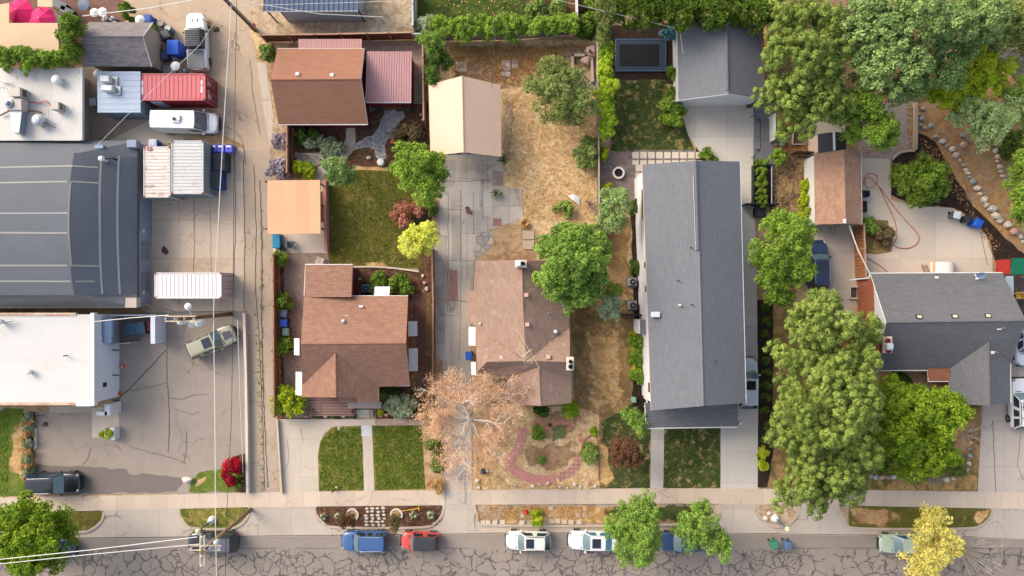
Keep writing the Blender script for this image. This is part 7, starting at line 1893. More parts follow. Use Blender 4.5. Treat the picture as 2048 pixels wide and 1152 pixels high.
# umbrellas and awnings of the restaurant
def umbrella(label,x,y,rp,col_,z=2.4):
    p = P(x,y,z); t_ = thing('umbrella',label,'umbrella',(p.x,p.y,0)); r_ = rp/PPM*.97; mb = MB(); vs=[(p.x,p.y,z+.35)]; n=8
    for k in range(n): a=2*math.pi*k/n+.2; vs.append((p.x+r_*math.cos(a),p.y+r_*math.sin(a),z-.15)); a2=a+math.pi/n; vs.append((p.x+r_*.94*math.cos(a2),p.y+r_*.94*math.sin(a2),z-.17))
    fs=[(0,1+i,1+(i+1)%16) for i in range(16)]; mb.add(vs,fs); mb.build('canopy',plain(col_,.8,.05,name='magenta_cloth'),t_); mb=MB(); mb.tube([(p.x,p.y,0),(p.x,p.y,z+.45)],.03,8); mb.build('pole',WHITE,t_)
umbrella('magenta umbrella with a white tip, nearer the photo corner',38,22,27,(232,30,104)); umbrella('magenta umbrella with a dark tip beside the tan awning',83,38,27,(232,40,112))
def sail(label,pts,z,c):
    mb=MB(); mb.slab([P(x,y,z+dz) for x,y,dz in pts],.05); t_=thing('awning',label,'awning',tuple(sum((P(x,y,0) for x,y,_ in pts),Vector())/len(pts))); mb.build('cloth',plain(c,.85,.05,name='tan_cloth'),t_)
    for x,y,dz in pts:
        q=P(1024+(x-1024)*.965,576+(y-576)*.965,0); pb=MB(); pb.tube([(q.x,q.y,0),(P(x,y,z).x,P(x,y,z).y,z+dz-.06)],.04,6); pb.build('post',STEEL,t_)
sail('large tan awning over the restaurant patio above the ivy hedge',[(-60,46,0),(115,46,.1),(118,107,-.1),(-60,104,-.1)],3.2,(222,192,156))
sail('small tan awning at the photo corner beside the magenta umbrellas',[(-40,14,.1),(18,6,.1),(18,47,0),(-40,46,0)],3.0,(226,198,160))
sail('small rounded tan awning above the tan patio awning',[(74,-30,0),(105,-30,0),(105,14,0),(75,13,0)],3.0,(214,192,156))
for i,(x,y) in enumerate(((118,8),(132,22),(112,36))):
    p=P(x,y,.8); t_=thing('patio_table',['dark glass patio table nearest the rounded awning','dark patio table between awning and heater pair','small dark patio table beside the magenta umbrella'][i],'table',(p.x,p.y,0)); mb=MB(); mb.box((p.x,p.y,.74),(1.3,.7,.05),-.4); mb.build('top',plain((84,94,104),.3,.1,name='slate_top'),t_)
    for s in (-1,1): mb=MB(); mb.box((p.x+s*.45,p.y-s*.18,.36),(.08,.5,.72),-.4); mb.build('leg',DARK,t_)
mb=MB(); p=P(165,8,.9); mb.lathe([(.06,0),(.06,.72),(.55,.74),(.55,.78),(.02,.79)],(p.x,p.y,0),20); tag(mb.build('round_table',plain((96,116,140),.2,.1,name='blue_glass_top')),'round bluish glass table near the heater pair','table')

# ---- poles, lamps and cables
def pole(name,label,x,y,h,r0,mat):
    b=P(x,y); t_=thing(name,label,'utility pole',(b.x,b.y,0)); mb=MB(); mb.tube([(b.x,b.y,-.1),(b.x,b.y,h*.5),(b.x,b.y,h)],[r0,r0*.85,r0*.7],12); mb.build('shaft',mat,t_,smooth=True); return t_,b
PW=plain((122,88,64),.85,.2,name='creosote_wood'); PW2=plain((150,122,92),.85,.2,name='weathered_pole_wood'); ARM=plain((206,188,164),.8,.15,name='crossarm_wood')
def arms(t_,b,z,L,along,off,n=4):
    for s in (-1,1):
        mb=MB(); d=(L,.1,.12) if along=='x' else (.1,L,.12); o=(0,s*off,0) if along=='x' else (s*off,0,0); mb.box((b.x+o[0],b.y+o[1],z),d); mb.build('crossarm',ARM,t_)
    for k in range(n):
        q=-L/2+.12+k*(L-.24)/(n-1); mb=MB(); c=(b.x+q,b.y,z) if along=='x' else (b.x,b.y+q,z); mb.lathe([(.05,.0),(.07,.08),(.04,.14),(.07,.18),(.03,.26)],c,10); mb.build('insulator',WHITE2,t_)
t_,b=pole('utility_pole','brown power pole with grey conduit at the alley corner by the gravel lot',511,60,10.5,.21,PW)
mb=MB(); mb.tube([(b.x+.24,b.y-.1,0),(b.x+.2,b.y-.08,6.5)],.07,8); mb.build('conduit',STEEL,t_); mb=MB(); mb.box((b.x+.2,b.y+.1,.9),(.12,.3,.5)); mb.build('meter_box',plain((200,60,70),.5,name='red_tag'),t_)
t_,b=pole('utility_pole','brown power pole with two white transformers over the car park',463,628,10.4,.2,PW)
arms(t_,b,10.0,2.5,'x',.2)
for dx,dy,z,r_ in ((-.55,-.75,7.2,.32),(-1.05,-.5,8.2,.27),(.1,-.7,7.4,.3)):
    mb=MB(); mb.lathe([(r_*.9,-.5),(r_,-.4),(r_,.35),(r_*.7,.45),(.08,.5),(.06,.65)],(b.x+dx+.3,b.y+dy+.2,z),16); mb.build('transformer',plain((226,226,222),.4,.05,name='transformer_paint'),t_)
mb=MB(); mb.tube([(b.x,b.y+.1,8.0),(b.x-.1,b.y+.8,8.5)],.04,6); mb.lathe([(.25,0),(.3,.12),(.1,.25)],(b.x-.1,b.y+.95,8.4),14); mb.build('pole_lamp',WHITE,t_)
t_,b=pole('utility_pole','weathered power pole with crossed double arms over the black parked car',502,1019,10.5,.19,PW2)
arms(t_,b,10.2,2.5,'y',.16); arms(t_,b,9.6,2.5,'x',.18)
mb=MB(); mb.lathe([(.17,-.3),(.2,-.2),(.2,.2),(.1,.3)],(b.x+.45,b.y+.1,8.6),12); mb.build('cutout',WHITE2,t_)
def lamp_post(label,x,y,h=2.8):
    p=P(x,y); t_=thing('lamp_post',label,'lamp post',(p.x,p.y,0)); mb=MB(); mb.lathe([(.42,0),(.42,.06),(.34,.3),(.2,.5),(.1,.55)],(p.x,p.y,0),18); mb.build('base',plain((226,222,212),.7,.06,name='concrete_base'),t_)
    mb=MB(); mb.tube([(p.x,p.y,.5),(p.x,p.y,h)],[.08,.05],10); mb.build('post',plain((70,100,112),.5,.1,name='teal_grey_post'),t_); mb=MB(); mb.lathe([(.05,h),(.22,h+.08),(.24,h+.25),(.12,h+.4),(.02,h+.44)],(p.x,p.y,0),16); mb.build('globe',plain((226,220,168),.3,.03,name='yellowed_globe'),t_)
lamp_post('lamp post with a round white base on the small gravel verge',1550,1036); lamp_post('lamp post with a round white base on the lawn verge by the power pole',425,1040)
def cable(label,pts,r,mat,sag=.0,name='overhead_cable'):
    q=[P(*p) for p in pts]; out=[]
    for a,b in zip(q[:-1],q[1:]):
        n=8
        for i in range(n): t=i/n; c=a.lerp(b,t); c.z-=sag*4*t*(1-t); out.append(c)
    out.append(q[-1]); mb=MB(); mb.tube(out,r,6); return tag(mb.build(name,mat),label,'cable')
CW=plain((226,224,216),.5,.03,name='pale_cable'); CB=plain((60,56,54),.6,.05,name='dark_cable')
cable('thick white overhead cable running down the whole alley between the power poles',[(464,-40,6.2),(461,40,6.0),(447,260,5.4),(430,560,4.9),(427,628,4.8),(430,840,5.6),(431,1050,7.4),(434,1200,7.2)],.034,CW)
cable('thin dark overhead cable running down the alley beside the white one',[(474,-30,7.0),(468,300,6.5),(466,640,6.5),(463,830,7.0),(452,1060,9.0),(450,1200,9)],.022,CB)
cable('thin pale guy cable along the low alley wall',[(475,640,6.0),(480,780,3.5),(486,945,.5)],.035,CW)
cable('upper pale street cable crossing the corner tree',[(-60,1125,10.2),(180,1100,10.2),(394,1074,10.3)],.034,CW)
cable('lower pale street cable crossing the corner tree',[(-60,1134,9.7),(180,1109,9.7),(400,1088,9.7)],.032,CW)
cable('pale service cable from the white flat roof to the transformer pole',[(182,644,4.2),(260,636,6.5),(338,630,10.0)],.03,CW)
cable('black cable bending from the workshop corner to the transformer pole',[(285,608,2.4),(310,613,2.6),(350,624,2.8),(470,622,3.0)],.05,CB)
cable('white service cable crossing above the restaurant heaters',[(165,32,5.0),(300,16,6),(440,-10,7)],.035,CW)
cable('long thin diagonal service cable across the red container',[(470,-20,7),(400,90,6),(320,165,5),(195,290,4)],.016,CW)
cable('thin service wire looping over the gravel lot to the grey metal roof',[(500,5,6),(640,28,5),(765,34,4.5),(780,58,3)],.026,CW)
cable('thin service wire above the grey metal shed roof',[(460,12,7),(600,8,6.5),(800,2,6)],.018,CW)
cable('thin dark service wire hanging over the weedy ground beside the vines',[(988,-20,6),(990,70,5.4),(984,175,5)],.02,CB)
cable('thin pale service wire reaching the white garage roof',[(1030,-20,8),(1359,58,5),(1366,106,4.2)],.018,CW)
cable('white conduit cable from the tan-roof garage to the brick house',[(1698,450,2.9),(1716,500,3.0),(1740,548,3.2)],.05,CW)
cable('thin dark wire over the dark mulch and the boulders',[(1916,318,5),(1935,380,4.6),(1962,470,4.2),(1975,530,3.6)],.02,CB)
gw=MB(); gw.tube([P(404,38,2.2),P(433,59,0)],.045,8); tag(gw.build('guy_guard',plain((236,176,40),.5,.04,name='yellow_plastic')),'yellow guy-wire sleeve beside the white pickup','guy guard')
gw=MB(); gw.box((P(433,59).x,P(433,59).y,.05),(.5,.4,.1),.2,bev=.03); tag(gw.build('guy_anchor',DARK),'dark ground anchor at the foot of the yellow sleeve','anchor')

# ---- boulders and stones
SC=[plain((226,212,194),.9,.12,bmp=.02,name='pale_stone'),plain((206,194,180),.9,.14,bmp=.02,name='buff_stone'),plain((160,156,152),.9,.14,bmp=.02,name='grey_stone'),plain((212,166,146),.9,.12,bmp=.02,name='pink_stone'),plain((150,166,178),.9,.12,bmp=.02,name='blue_grey_stone')]
SN=['pale','buff','grey','pink','blue-grey']
OR_=['first','second','third','fourth','fifth','sixth','seventh','eighth','ninth','tenth','eleventh','twelfth','thirteenth','fourteenth','fifteenth','sixteenth','seventeenth','eighteenth']
def stones(where, lst, group):
    for i,(x,y,s,c) in enumerate(lst):
        p=P(x,y); m=s/PPM*1.08; mb=MB(); mb.rock((p.x,p.y,-.04),(m,m*(.75+.3*((i*37)%10)/10),m*.6+.04),0,int(x*3+y),8)
        tag(mb.build('boulder',SC[c]),OR_[i]+' stone, '+SN[c]+', '+where,'boulder',group)
stones('from the top of the long curved row by the mulch',[(1926,331,9,2),(1930,340,9,0),(1935,347,9,0),(1938,355,9,2),(1944,363,14,2),(1952,377,14,0),(1958,388,10,0),(1965,399,14,0),(1971,410,12,1),(1981,418,19,1),(1988,432,19,0),(1997,441,13,1),(2011,450,17,0),(2025,463,17,3),(2032,467,9,3),(2039,474,11,1),(2045,483,9,0)],'stones of the long curved row')
stones('from the top of the short row near the photo edge',[(1987,291,9,2),(1989,302,11,0),(1993,314,11,0),(1993,323,8,0),(1997,333,10,0),(2000,343,9,1),(2003,352,10,0),(2009,360,7,2),(2016,368,8,1)],'stones of the short row')
stones('from the top of the bank above the mulch',[(1871,274,10,4),(1883,284,12,1),(1892,291,8,1),(1902,299,13,0),(1909,310,13,1),(1917,321,9,1),(1924,272,11,2),(1924,290,13,3)],'stones of the bank above the mulch')
stones('from the pine along the front lawn row',[(1739,951,11,0),(1750,953,11,4),(1762,953,12,3),(1774,953,11,2),(1786,953,11,0),(1800,955,9,3),(1816,956,12,1),(1832,957,11,1)],'stones of the front lawn row')
stones('from the top of the ring around the orange-flowered cover',[(1939,862,9,4),(1940,874,8,2),(1940,885,7,0),(1938,897,8,2),(1938,911,9,4),(1936,926,10,0),(1930,938,12,1),(1918,945,11,1),(1905,955,9,0),(1890,958,13,0),(1917,911,9,0),(1900,918,9,0)],'stones of the ring')
stones('counting along the pavers edge by the brick paving',[(1836,228,7,0),(1841,238,9,4),(1838,250,9,2),(1846,256,8,4),(1860,252,9,4),(1844,218,8,3)],'stones by the brick paving')
stones('counting along the rubble edge of the dry front garden',[(1066,972,9,0),(1096,966,8,0),(1120,973,7,1),(1150,968,9,0),(1160,973,7,0),(1176,966,9,3),(1190,972,8,0),(955,960,9,0),(958,974,8,1),(1030,970,7,1),(1078,967,6,0),(1135,975,6,0)],'rubble stones of the dry front garden')
stones('on the gravel verge by the lamp post',[(1537,1026,9,0),(1530,1036,10,0)],'two white stones on the gravel verge')
stones('at the edge of the asphalt patch by the lawn corner',[(377,958,20,0)],'white stone')
stones('beside the pink porch and steps',[(613,832,8,3),(652,831,9,0),(687,831,9,0),(774,829,9,3),(806,832,6,0)],'stones beside the pink porch')
stones('on the bark beside the flagstone path',[(738,316,10,1),(842,230,7,1),(845,240,6,0)],'stones on the bark')
stones('on the mulch behind the fence of the brown house',[(712,545,7,1),(720,558,6,1),(846,552,7,0),(850,566,8,3),(854,578,8,0),(838,778,7,0)],'stones behind the brown house')
# flagstone paths
def flagmat(c,g,scale,name):
    m,nt,b=newmat(name); v=wpos(nt,sd()); vo=N(nt,'ShaderNodeTexVoronoi',feature='DISTANCE_TO_EDGE',voronoi_dimensions='2D'); vo.inputs['Scale'].default_value=scale; nt.links.new(v,vo.inputs['Vector'])
    vc=N(nt,'ShaderNodeTexVoronoi',voronoi_dimensions='2D'); vc.inputs['Scale'].default_value=scale; nt.links.new(v,vc.inputs['Vector'])
    sp=N(nt,'ShaderNodeSeparateColor'); nt.links.new(vc.outputs['Color'],sp.inputs[0])
    o,k=dirty(nt,lin(c),v,.1); o=mix(nt,ramp(nt,sp.outputs[0],0,1),o,lin((150,152,158))); f=ramp(nt,vo.outputs['Distance'],.07,.04); o=mix(nt,f,o,lin(g)); nt.links.new(o,b.inputs['Base Color']); b.inputs['Roughness'].default_value=.9; bump(nt,b,math_(nt,'SUBTRACT',1.0,f),.02,.6); return m
M_flag=flagmat((196,188,180),(150,140,130),1.9,'flagstones')
patch('flagstone_path',ragged([(770,220),(808,222),(806,238),(795,250),(792,268),(778,280),(768,290),(772,312),(768,318),(752,318),(748,300),(735,296),(722,298),(708,300),(708,286),(722,278),(742,270),(755,258),(762,240)],8,2.5,3),7,M_flag)
patch('flagstone_path',ragged([(590,302),(640,316),(640,332),(590,326)],8,2,5),8,flagmat((186,166,140),(140,118,96),2.2,'tan_flagstones'))
patch('crazy_paving',ragged([(955,465),(985,462),(990,480),(975,500),(950,520),(948,495)],8,3,6),8,flagmat((206,188,164),(150,124,96),1.6,'pale_flagstones'))
_lv=level([(720,1010),(775,1054)],9)*.004; mb=MB(); rr=random.Random(2)
for j in range(6):
    for i in range(4):
        x=732+i*11.5+(j%2)*2+rr.uniform(-1.5,1.5); y=1016.5+j*6.8+rr.uniform(-.8,.8); p=P(x,y); mb.rock((p.x,p.y,_lv-.08),(.46*rr.uniform(.75,1.15),.29*rr.uniform(.8,1.1),.13),0,i*9+j,7)
tag(mb.build('stone_path',plain((214,204,190),.9,.12,name='stepping_stone')),None,None,None,'structure')
_lv=level([(955,1010),(1180,1050)],9)*.004; mb=MB()
for x,y,w_ in ((966,1044,9),(976,1044,10),(990,1044,10),(1005,1044,10),(1044,1045,10),(1103,1042,10),(1116,1042,9),(1129,1043,10),(1142,1044,10),(1158,1044,10),(1170,1017,10),(1170,1030,10),(1102,1030,10),(1102,1016,9),(1044,1030,9),(1157,1030,8)):
    p=P(x,y); mb.box((p.x,p.y,_lv),(w_/PPM,.44,.04),rr.uniform(-.15,.15),bev=.015)
tag(mb.build('stepping_slabs',plain((216,196,170),.9,.1,name='verge_slab')),None,None,None,'structure')
def ring(label,x,y,rp,w,h,mat,a0=0,a1=6.2832,inner=None,name='stone_ring',cat='stone ring',im=None):
    p=P(x,y); t_=thing(name,label,cat,(p.x,p.y,0)); n=26; R=rp/PPM; mb=MB(); pts=[]
    for i in range(n+1):
        a=a0+(a1-a0)*i/n; c,s=math.cos(a),math.sin(a); pts.append([(p.x+R*c,p.y+R*s),(p.x+(R-w)*c,p.y+(R-w)*s)])
    vs=[]
    for o_,i_ in pts: vs+=[(o_[0],o_[1],0),(o_[0],o_[1],h),(i_[0],i_[1],h),(i_[0],i_[1],0)]
    fs=[]
    for i in range(n): b_=4*i; fs+=[(b_,b_+4,b_+5,b_+1),(b_+1,b_+5,b_+6,b_+2),(b_+2,b_+6,b_+7,b_+3)]
    fs+=[(0,1,2,3),(4*n+3,4*n+2,4*n+1,4*n)]; mb.add(vs,fs); mb.build('ring',mat,t_)
    if im: mb=MB(); mb.lathe([(R-w,0),(R-w,h*.5),(.02,h*.5)],(p.x,p.y,0),20); mb.build('fill',im,t_)
    return t_
STN=plain((214,202,188),.9,.12,bmp=.01,name='ring_stone')
ring('pale half-round stone ring around the dark tree nearest the blue car',705,1029,13,.16,.15,STN,-.9,3.4,im=plain((176,148,112),.95,.2,name='ring_soil')); ring('pale half-round stone ring around the dark tree behind the yellow handle',793,1029,13,.16,.15,STN,-.5,3.6,im=plain((176,148,112),.95,.2,name='ring_soil'))
ring('round white fire pit with a black centre on the patio',1236,347,12,.17,.45,plain((232,220,206),.8,.06,name='white_stone'),name='fire_pit',cat='fire pit',im=BLACK)
rk=MB(); rk.tube([P(783,1026,.1),P(836,1017,.1)],.035,6); rk.box((P(838,1017).x,P(838,1017).y,.1),(.1,.3,.06),.2); tag(rk.build('yellow_rake',plain((240,178,50),.5,.04,name='yellow_handle')),'yellow-handled rake lying across the stone ring','rake')

# ---- trampoline, coolers, beds, hydrant and other yard things
t_=thing('trampoline','sunken black rectangular trampoline under the conifer hedge','trampoline',tuple(P(1280,112)))
a,c=P(1231,80),P(1331,143); mb=MB(); mb.box(((a.x+c.x)/2,(a.y+c.y)/2,.14),(c.x-a.x,a.y-c.y,.06),bev=.02); mb.build('pad',plain((58,70,88),.6,.1,name='slate_pad'),t_); mb=MB(); mb.box(((a.x+c.x)/2-.15,(a.y+c.y)/2,.165),(c.x-a.x-1.0,a.y-c.y-.9,.04)); mb.build('jump_mat',plain((22,24,28),.7,.1,name='black_mesh'),t_)
mb=MB(); mb.tube([(a.x,a.y,.18),(c.x,a.y,.18),(c.x,c.y,.18),(a.x,c.y,.18),(a.x,a.y,.18)],.05,8); mb.build('frame',plain((92,120,150),.4,.1,name='blue_rail'),t_)
def cooler(label,x,y,c):
    p=P(x,y,.8); t_=thing('condenser_unit',label,'air conditioner',(p.x,p.y,0)); mb=MB(); mb.box((p.x,p.y,.42),(.74,.74,.8),bev=.04); mb.build('case',plain(c,.5,.08,name='unit_paint'),t_)
    mb=MB(); mb.lathe([(.31,.8),(.31,.86),(.27,.86),(.25,.83),(.02,.83)],(p.x,p.y,0),20); f_=mb.build('fan_guard',DARK,t_); mb=MB(); mb.lathe([(.09,.84),(.09,.88),(.02,.89)],(p.x,p.y,0),10); mb.build('hub',plain(c,.5,name='unit_paint2'),f_)
    mb=MB(); mb.box((p.x,p.y,.01),(1.0,1.0,.06)); mb.build('base',plain((110,108,106),.9,name='pad_concrete'),t_)
cooler('upper grey cooler unit against the long white house',1266,564,(150,148,144)); cooler('lower grey cooler unit against the long white house',1266,611,(150,148,144)); cooler('blue-grey cooler unit beside the brown house awning',732,577,(110,134,160))
def bed(label,x0,y0,x1,y1,fill,net=False):
    a,c=P(x0,y0,.3),P(x1,y1,.3); t_=thing('raised_bed',label,'garden bed',((a.x+c.x)/2,(a.y+c.y)/2,0)); mb=MB(); w,d=c.x-a.x,a.y-c.y; cx,cy=(a.x+c.x)/2,(a.y+c.y)/2
    for s in (-1,1): mb.box((cx+s*w/2,cy,.18),(.07,d+.07,.36)); mb.box((cx,cy+s*d/2,.18),(w-.07,.07,.36))
    mb.build('frame',plain((176,160,142),.8,.15,name='grey_timber'),t_); mb=MB(); mb.box((cx,cy,.13),(w-.1,d-.1,.26)); mb.build('soil',plain((96,72,50),.95,.25,name='bed_soil'),t_)
    if net: mb=MB(); q=[(cx-w*.6,cy-d*.55,.5),(cx+w*.6,cy-d*.55,.5),(cx+w*.7,cy,.5),(cx+w*.6,cy+d*.55,.5),(cx-w*.5,cy+d*.55,.5),(cx-w*.6,cy-d*.55,.5)]; mb.tube(q,.035,6); mb.build('hoop',plain((200,200,194),.5,name='netting_hoop'),t_)
bed('raised timber bed filled with grey-green plants',1552,263,1570,290,None); bed('raised timber bed with a wire hoop and bare soil',1586,253,1607,288,None,True)
t_=thing('planter_trough','black planter trough holding six clipped mounds','planter',tuple(P(1526,370))); a,c=P(1508,332,.6),P(1541,410,.6); mb=MB(); w,d=c.x-a.x,a.y-c.y; cx,cy=(a.x+c.x)/2,(a.y+c.y)/2
for s in (-1,1): mb.box((cx+s*w/2,cy,.35),(.12,d+.1,.7)); mb.box((cx,cy+s*d/2,.35),(w-.1,.12,.7))
mb.build('side_boards',BLACK,t_); mb=MB(); mb.box((cx,cy,.2),(w-.1,d-.1,.4)); mb.build('soil',plain((50,42,36),.95,.2,name='dark_soil'),t_); mb=MB(); mb.box((cx+w/2+.06,cy,.73),(.08,d,.06)); mb.build('white_edge',WHITE,t_)
mb=MB(); p=P(1522,424,.8); mb.box((p.x,p.y,.4),(1.0,.9,.8),bev=.03); tag(mb.build('storage_box',plain((46,48,54),.6,.1,name='black_box')),'black storage box below the planter trough','box')
hr=MB()
for pts in ([(1507,215,.9),(1508,230,.9),(1521,240,.9),(1521,298,.9),(1509,312,.9),(1509,330,.9)],[(1509,240,.9),(1521,240,.9)],[(1510,300,.9),(1521,298,.9)]): hr.tube([P(*q) for q in pts],.035,6)
for x,y in ((1508,230),(1521,240),(1521,270),(1521,298),(1509,312)): p=P(x,y,.9); hr.tube([(p.x,p.y,0),(p.x,p.y,.9)],.03,6)
tag(hr.build('handrail',BLACK),'black bent handrail on the dark stepped walk','handrail')
p=P(1052,1022); t_=thing('fire_hydrant','red fire hydrant on the dry verge','fire hydrant',(p.x,p.y,0)); mb=MB(); mb.lathe([(.2,0),(.2,.06),(.13,.08),(.13,.5),(.18,.52),(.18,.58),(.12,.7),(.04,.76)],(p.x,p.y,0),14); mb.build('barrel',plain((206,52,46),.45,.08,name='hydrant_red'),t_)
for s in (-1,1): mb=MB(); mb.lathe([(.06,0),(.07,.1),(.05,.14)],(p.x+s*.1 if s>0 else p.x-.24,p.y,.42),10,axis='x'); mb.build('outlet',plain((150,40,38),.5,.1,name='hydrant_cap'),t_)
def cone(label,x,y,lying):
    p=P(x,y,.3); t_=thing('traffic_cone',label,'traffic cone',(p.x,p.y,0),None,0); I=Matrix.Identity(4)
    if lying: t_.rotation_euler=(0,math.radians(-84),math.radians(12)); t_.location=(p.x,p.y,.16)
    mb=MB(); mb.box((0,0,.02),(.34,.34,.04)); mb.build('base',plain((226,80,40),.6,.05,name='cone_orange'),t_).matrix_parent_inverse=I; mb=MB(); mb.lathe([(.13,.04),(.03,.68),(.02,.7)],(0,0,0),14); mb.build('body',plain((240,92,52),.6,.05,name='cone_orange2'),t_).matrix_parent_inverse=I; mb=MB(); mb.lathe([(.103,.25),(.075,.42)],(0,0,0),14); mb.lathe([(.058,.52),(.043,.62)],(0,0,0),14) if False else None; mb.build('stripe',WHITE,t_).matrix_parent_inverse=I
cone('orange traffic cone standing by the wall of the white-roofed building',243,733,False); cone('orange and white traffic cone lying by the wall corner',240,787,True)
mb=MB(); mb.box((P(72,877).x,P(72,877).y,.09),(.3,1.9,.16),bev=.05); tag(mb.build('wheel_stop',plain((206,200,188),.9,.08,name='stop_concrete')),'long concrete wheel stop beside the border plants','wheel stop')
mb=MB(); mb.box((P(1268,800,.5).x,P(1268,800,.5).y,.3),(.42,.5,.6),bev=.05); tag(mb.build('utility_box',plain((140,176,160),.6,.06,name='pale_green_box')),'pale green utility box below the round bushes','utility box')
for y0,w_,l in ((469,1.1,'upper pale slab lying on the bare dirt above the red-brown roof'),(489,1.1,'lower pale slab lying on the bare dirt above the red-brown roof')):
    p=P(1057,y0+1); mb=MB(); mb.box((p.x,p.y,.08),(w_,.86,.08),.03,bev=.02); tag(mb.build('concrete_slab',plain((206,182,154),.9,.12,name='slab_concrete')),l,'slab','pale slabs on the bare dirt')
for x,y,w_,d,l in ((923,134,1.05,.95,'square pale slab above the cream carport ridge'),(1012,131,.8,1.0,'upper cracked pale slab in the dry weeds'),(1012,149,.95,.5,'lower cracked pale slab in the dry weeds'),(1030,128,.6,.9,'small pale slab beside the upper cracked slab')):
    p=P(x,y); mb=MB(); mb.box((p.x,p.y,.07),(w_,d,.08),.04,bev=.02); tag(mb.build('concrete_slab',plain((214,204,192),.9,.1,name='pale_slab_stone')),l,'slab')
t_=thing('stone_hearth','ruined stone garden fireplace with an L-shaped low wall','fireplace',tuple(P(1165,135))); mb=MB(); q=P(1182,108); mb.rock((q.x,q.y,-.02),(1.3,1.3,1.2),0,3,9); q=P(1172,124); mb.rock((q.x,q.y,-.02),(1.2,.9,.8),0,8,8); mb.build('hearth',plain((196,164,146),.9,.2,bmp=.03,name='hearth_stone'),t_)
mb=MB()
for (ax,ay,bx,by) in ((1144,114,1166,114),(1144,114,1144,144),(1182,118,1184,165)): A,B=P(ax,ay),P(bx,by); d=B-A; m_=(A+B)/2; mb.box((m_.x,m_.y,.3),(d.length+.2,.25,.6),math.atan2(d.y,d.x))
mb.build('low_wall',plain((202,176,152),.9,.15,bmp=.02,name='hearth_wall_stone'),t_); mb=MB(); q=P(1182,102,1.2); mb.lathe([(.2,1.16),(.2,1.2),(.02,1.2)],(q.x,q.y,0),12); mb.build('flue_hole',BLACK,t_)
mb=MB(); vs=[P(1136,392,.1),P(1147,388,.25),(P(1160,396,.1)),P(1159,412,.12),P(1148,402,.3)]; mb.add(vs,[(0,4,1),(1,4,2),(2,4,3),(0,3,4)]); tag(mb.build('white_tarp',plain((240,238,232),.8,.05,name='white_sheet')),'crumpled white sheet lying on the dry yard','tarp')
# patio furniture
def chair(label,x,y,c,rot,z0=0.0):
    p=P(x,y,z0+.6); t_=thing('garden_chair',label,'chair',(p.x,p.y,z0),None,math.radians(rot)); m=plain(c,.6,.1,name='chair_paint'); I=Matrix.Identity(4)
    def ad(nm,bx):
        mb=MB(); mb.box(*bx); mb.build(nm,m,t_).matrix_parent_inverse=I
    ad('seat',((0,0,.42),(.55,.55,.06))); ad('backrest',((0,.32,.72),(.55,.08,.6)))
    for sx in (-1,1):
        ad('armrest',((sx*.3,.02,.62),(.09,.6,.05)))
        for sy in (-1,1): ad('leg',((sx*.25,sy*.24,.2),(.06,.06,.4)))
chair('orange-brown wooden chair on the flagstone path',787,280,(196,112,64),-100); chair('dark brown wooden chair beside the maroon garage corner',727,264,(96,66,52),30); chair('white garden chair behind the brown house, at the herringbone bricks',640,521,(222,206,184),160)
chair('yellow chair in the shaded corner beyond the charcoal roof',2041,592,(226,176,50),0)
chair('dark garden chair with a pale seat on the patio below the peach cover',582,489,(120,126,134),90)
t_=thing('patio_bench','long brown bench under the edge of the peach patio cover','bench',tuple(P(644,422))); p=P(645,415); mb=MB(); mb.box((p.x,p.y,.42),(.4,2.9,.07)); mb.build('seat',plain((106,74,64),.7,.1,name='bench_wood'),t_)
for s in (-1,1): mb=MB(); mb.box((p.x,p.y+s*1.2,.2),(.35,.08,.38)); mb.build('leg',DARK,t_)
mb=MB(); p=P(552,482,.9); mb.box((p.x,p.y,.45),(.7,1.3,.9),bev=.03); tag(mb.build('cabinet',plain((30,130,170),.5,.1,name='teal_paint')),'teal blue cabinet at the corner of the peach patio cover','cabinet')
p=P(563,498,.6); mb=MB(); mb.lathe([(.2,0),(.27,.5),(.25,.55),(.02,.5)],(p.x,p.y,0),16); tag(mb.build('flower_pot',plain((40,44,50),.6,.1,name='black_pot')),'black round pot at the top of the brown alley fence','pot')
def pot(label,x,y,r_,h,c,z0=0.0):
    p=P(x,y,z0+h); t_=thing('planter_pot',label,'pot',(p.x,p.y,z0)); mb=MB(); mb.lathe([(r_*.75,0),(r_,h),(r_*1.05,h),(r_*1.05,h-.04),(r_*.85,h-.05)],(p.x,p.y,z0),18); mb.build('body',plain(c,.7,.12,name='pot_clay'),t_); mb=MB(); mb.lathe([(r_*.85,h-.07),(.02,h-.06)],(p.x,p.y,z0),16); mb.build('soil',plain((70,52,40),.95,.2,name='pot_soil'),t_)
pot('large dark pot on the maroon garage side of the shed step',757,217,.34,.5,(70,66,64)); pot('large dark pot on the carport side of the shed step',815,217,.34,.5,(82,76,72)); pot('brown pot at the corner of the pink porch deck by the lime bush',622,822,.2,.4,(92,64,54),.5); pot('brown pot at the porch deck corner by the steps',707,823,.2,.4,(96,64,52),.5); pot('dark pot in the pink brick garden',1100,850,.17,.3,(58,42,38)); pot('brown pot at the white garage door',1500,209,.3,.5,(112,84,66))
p=P(761,324,.5); mb=MB(); mb.lathe([(.34,0),(.34,.5),(.28,.56),(.02,.58)],(p.x,p.y,0),18); tag(mb.build('garden_stool',plain((226,224,218),.6,.06,name='glazed_white')),'white round garden stool on the bark by the lawn','stool')
def hose(label,pts,c,r=.03):
    q=smooth_px(pts,3,False); mb=MB(); mb.tube([P(x,y,.09) for x,y in q],r,6); tag(mb.build('garden_hose',plain(c,.6,.05,name='hose_rubber')),label,'hose')
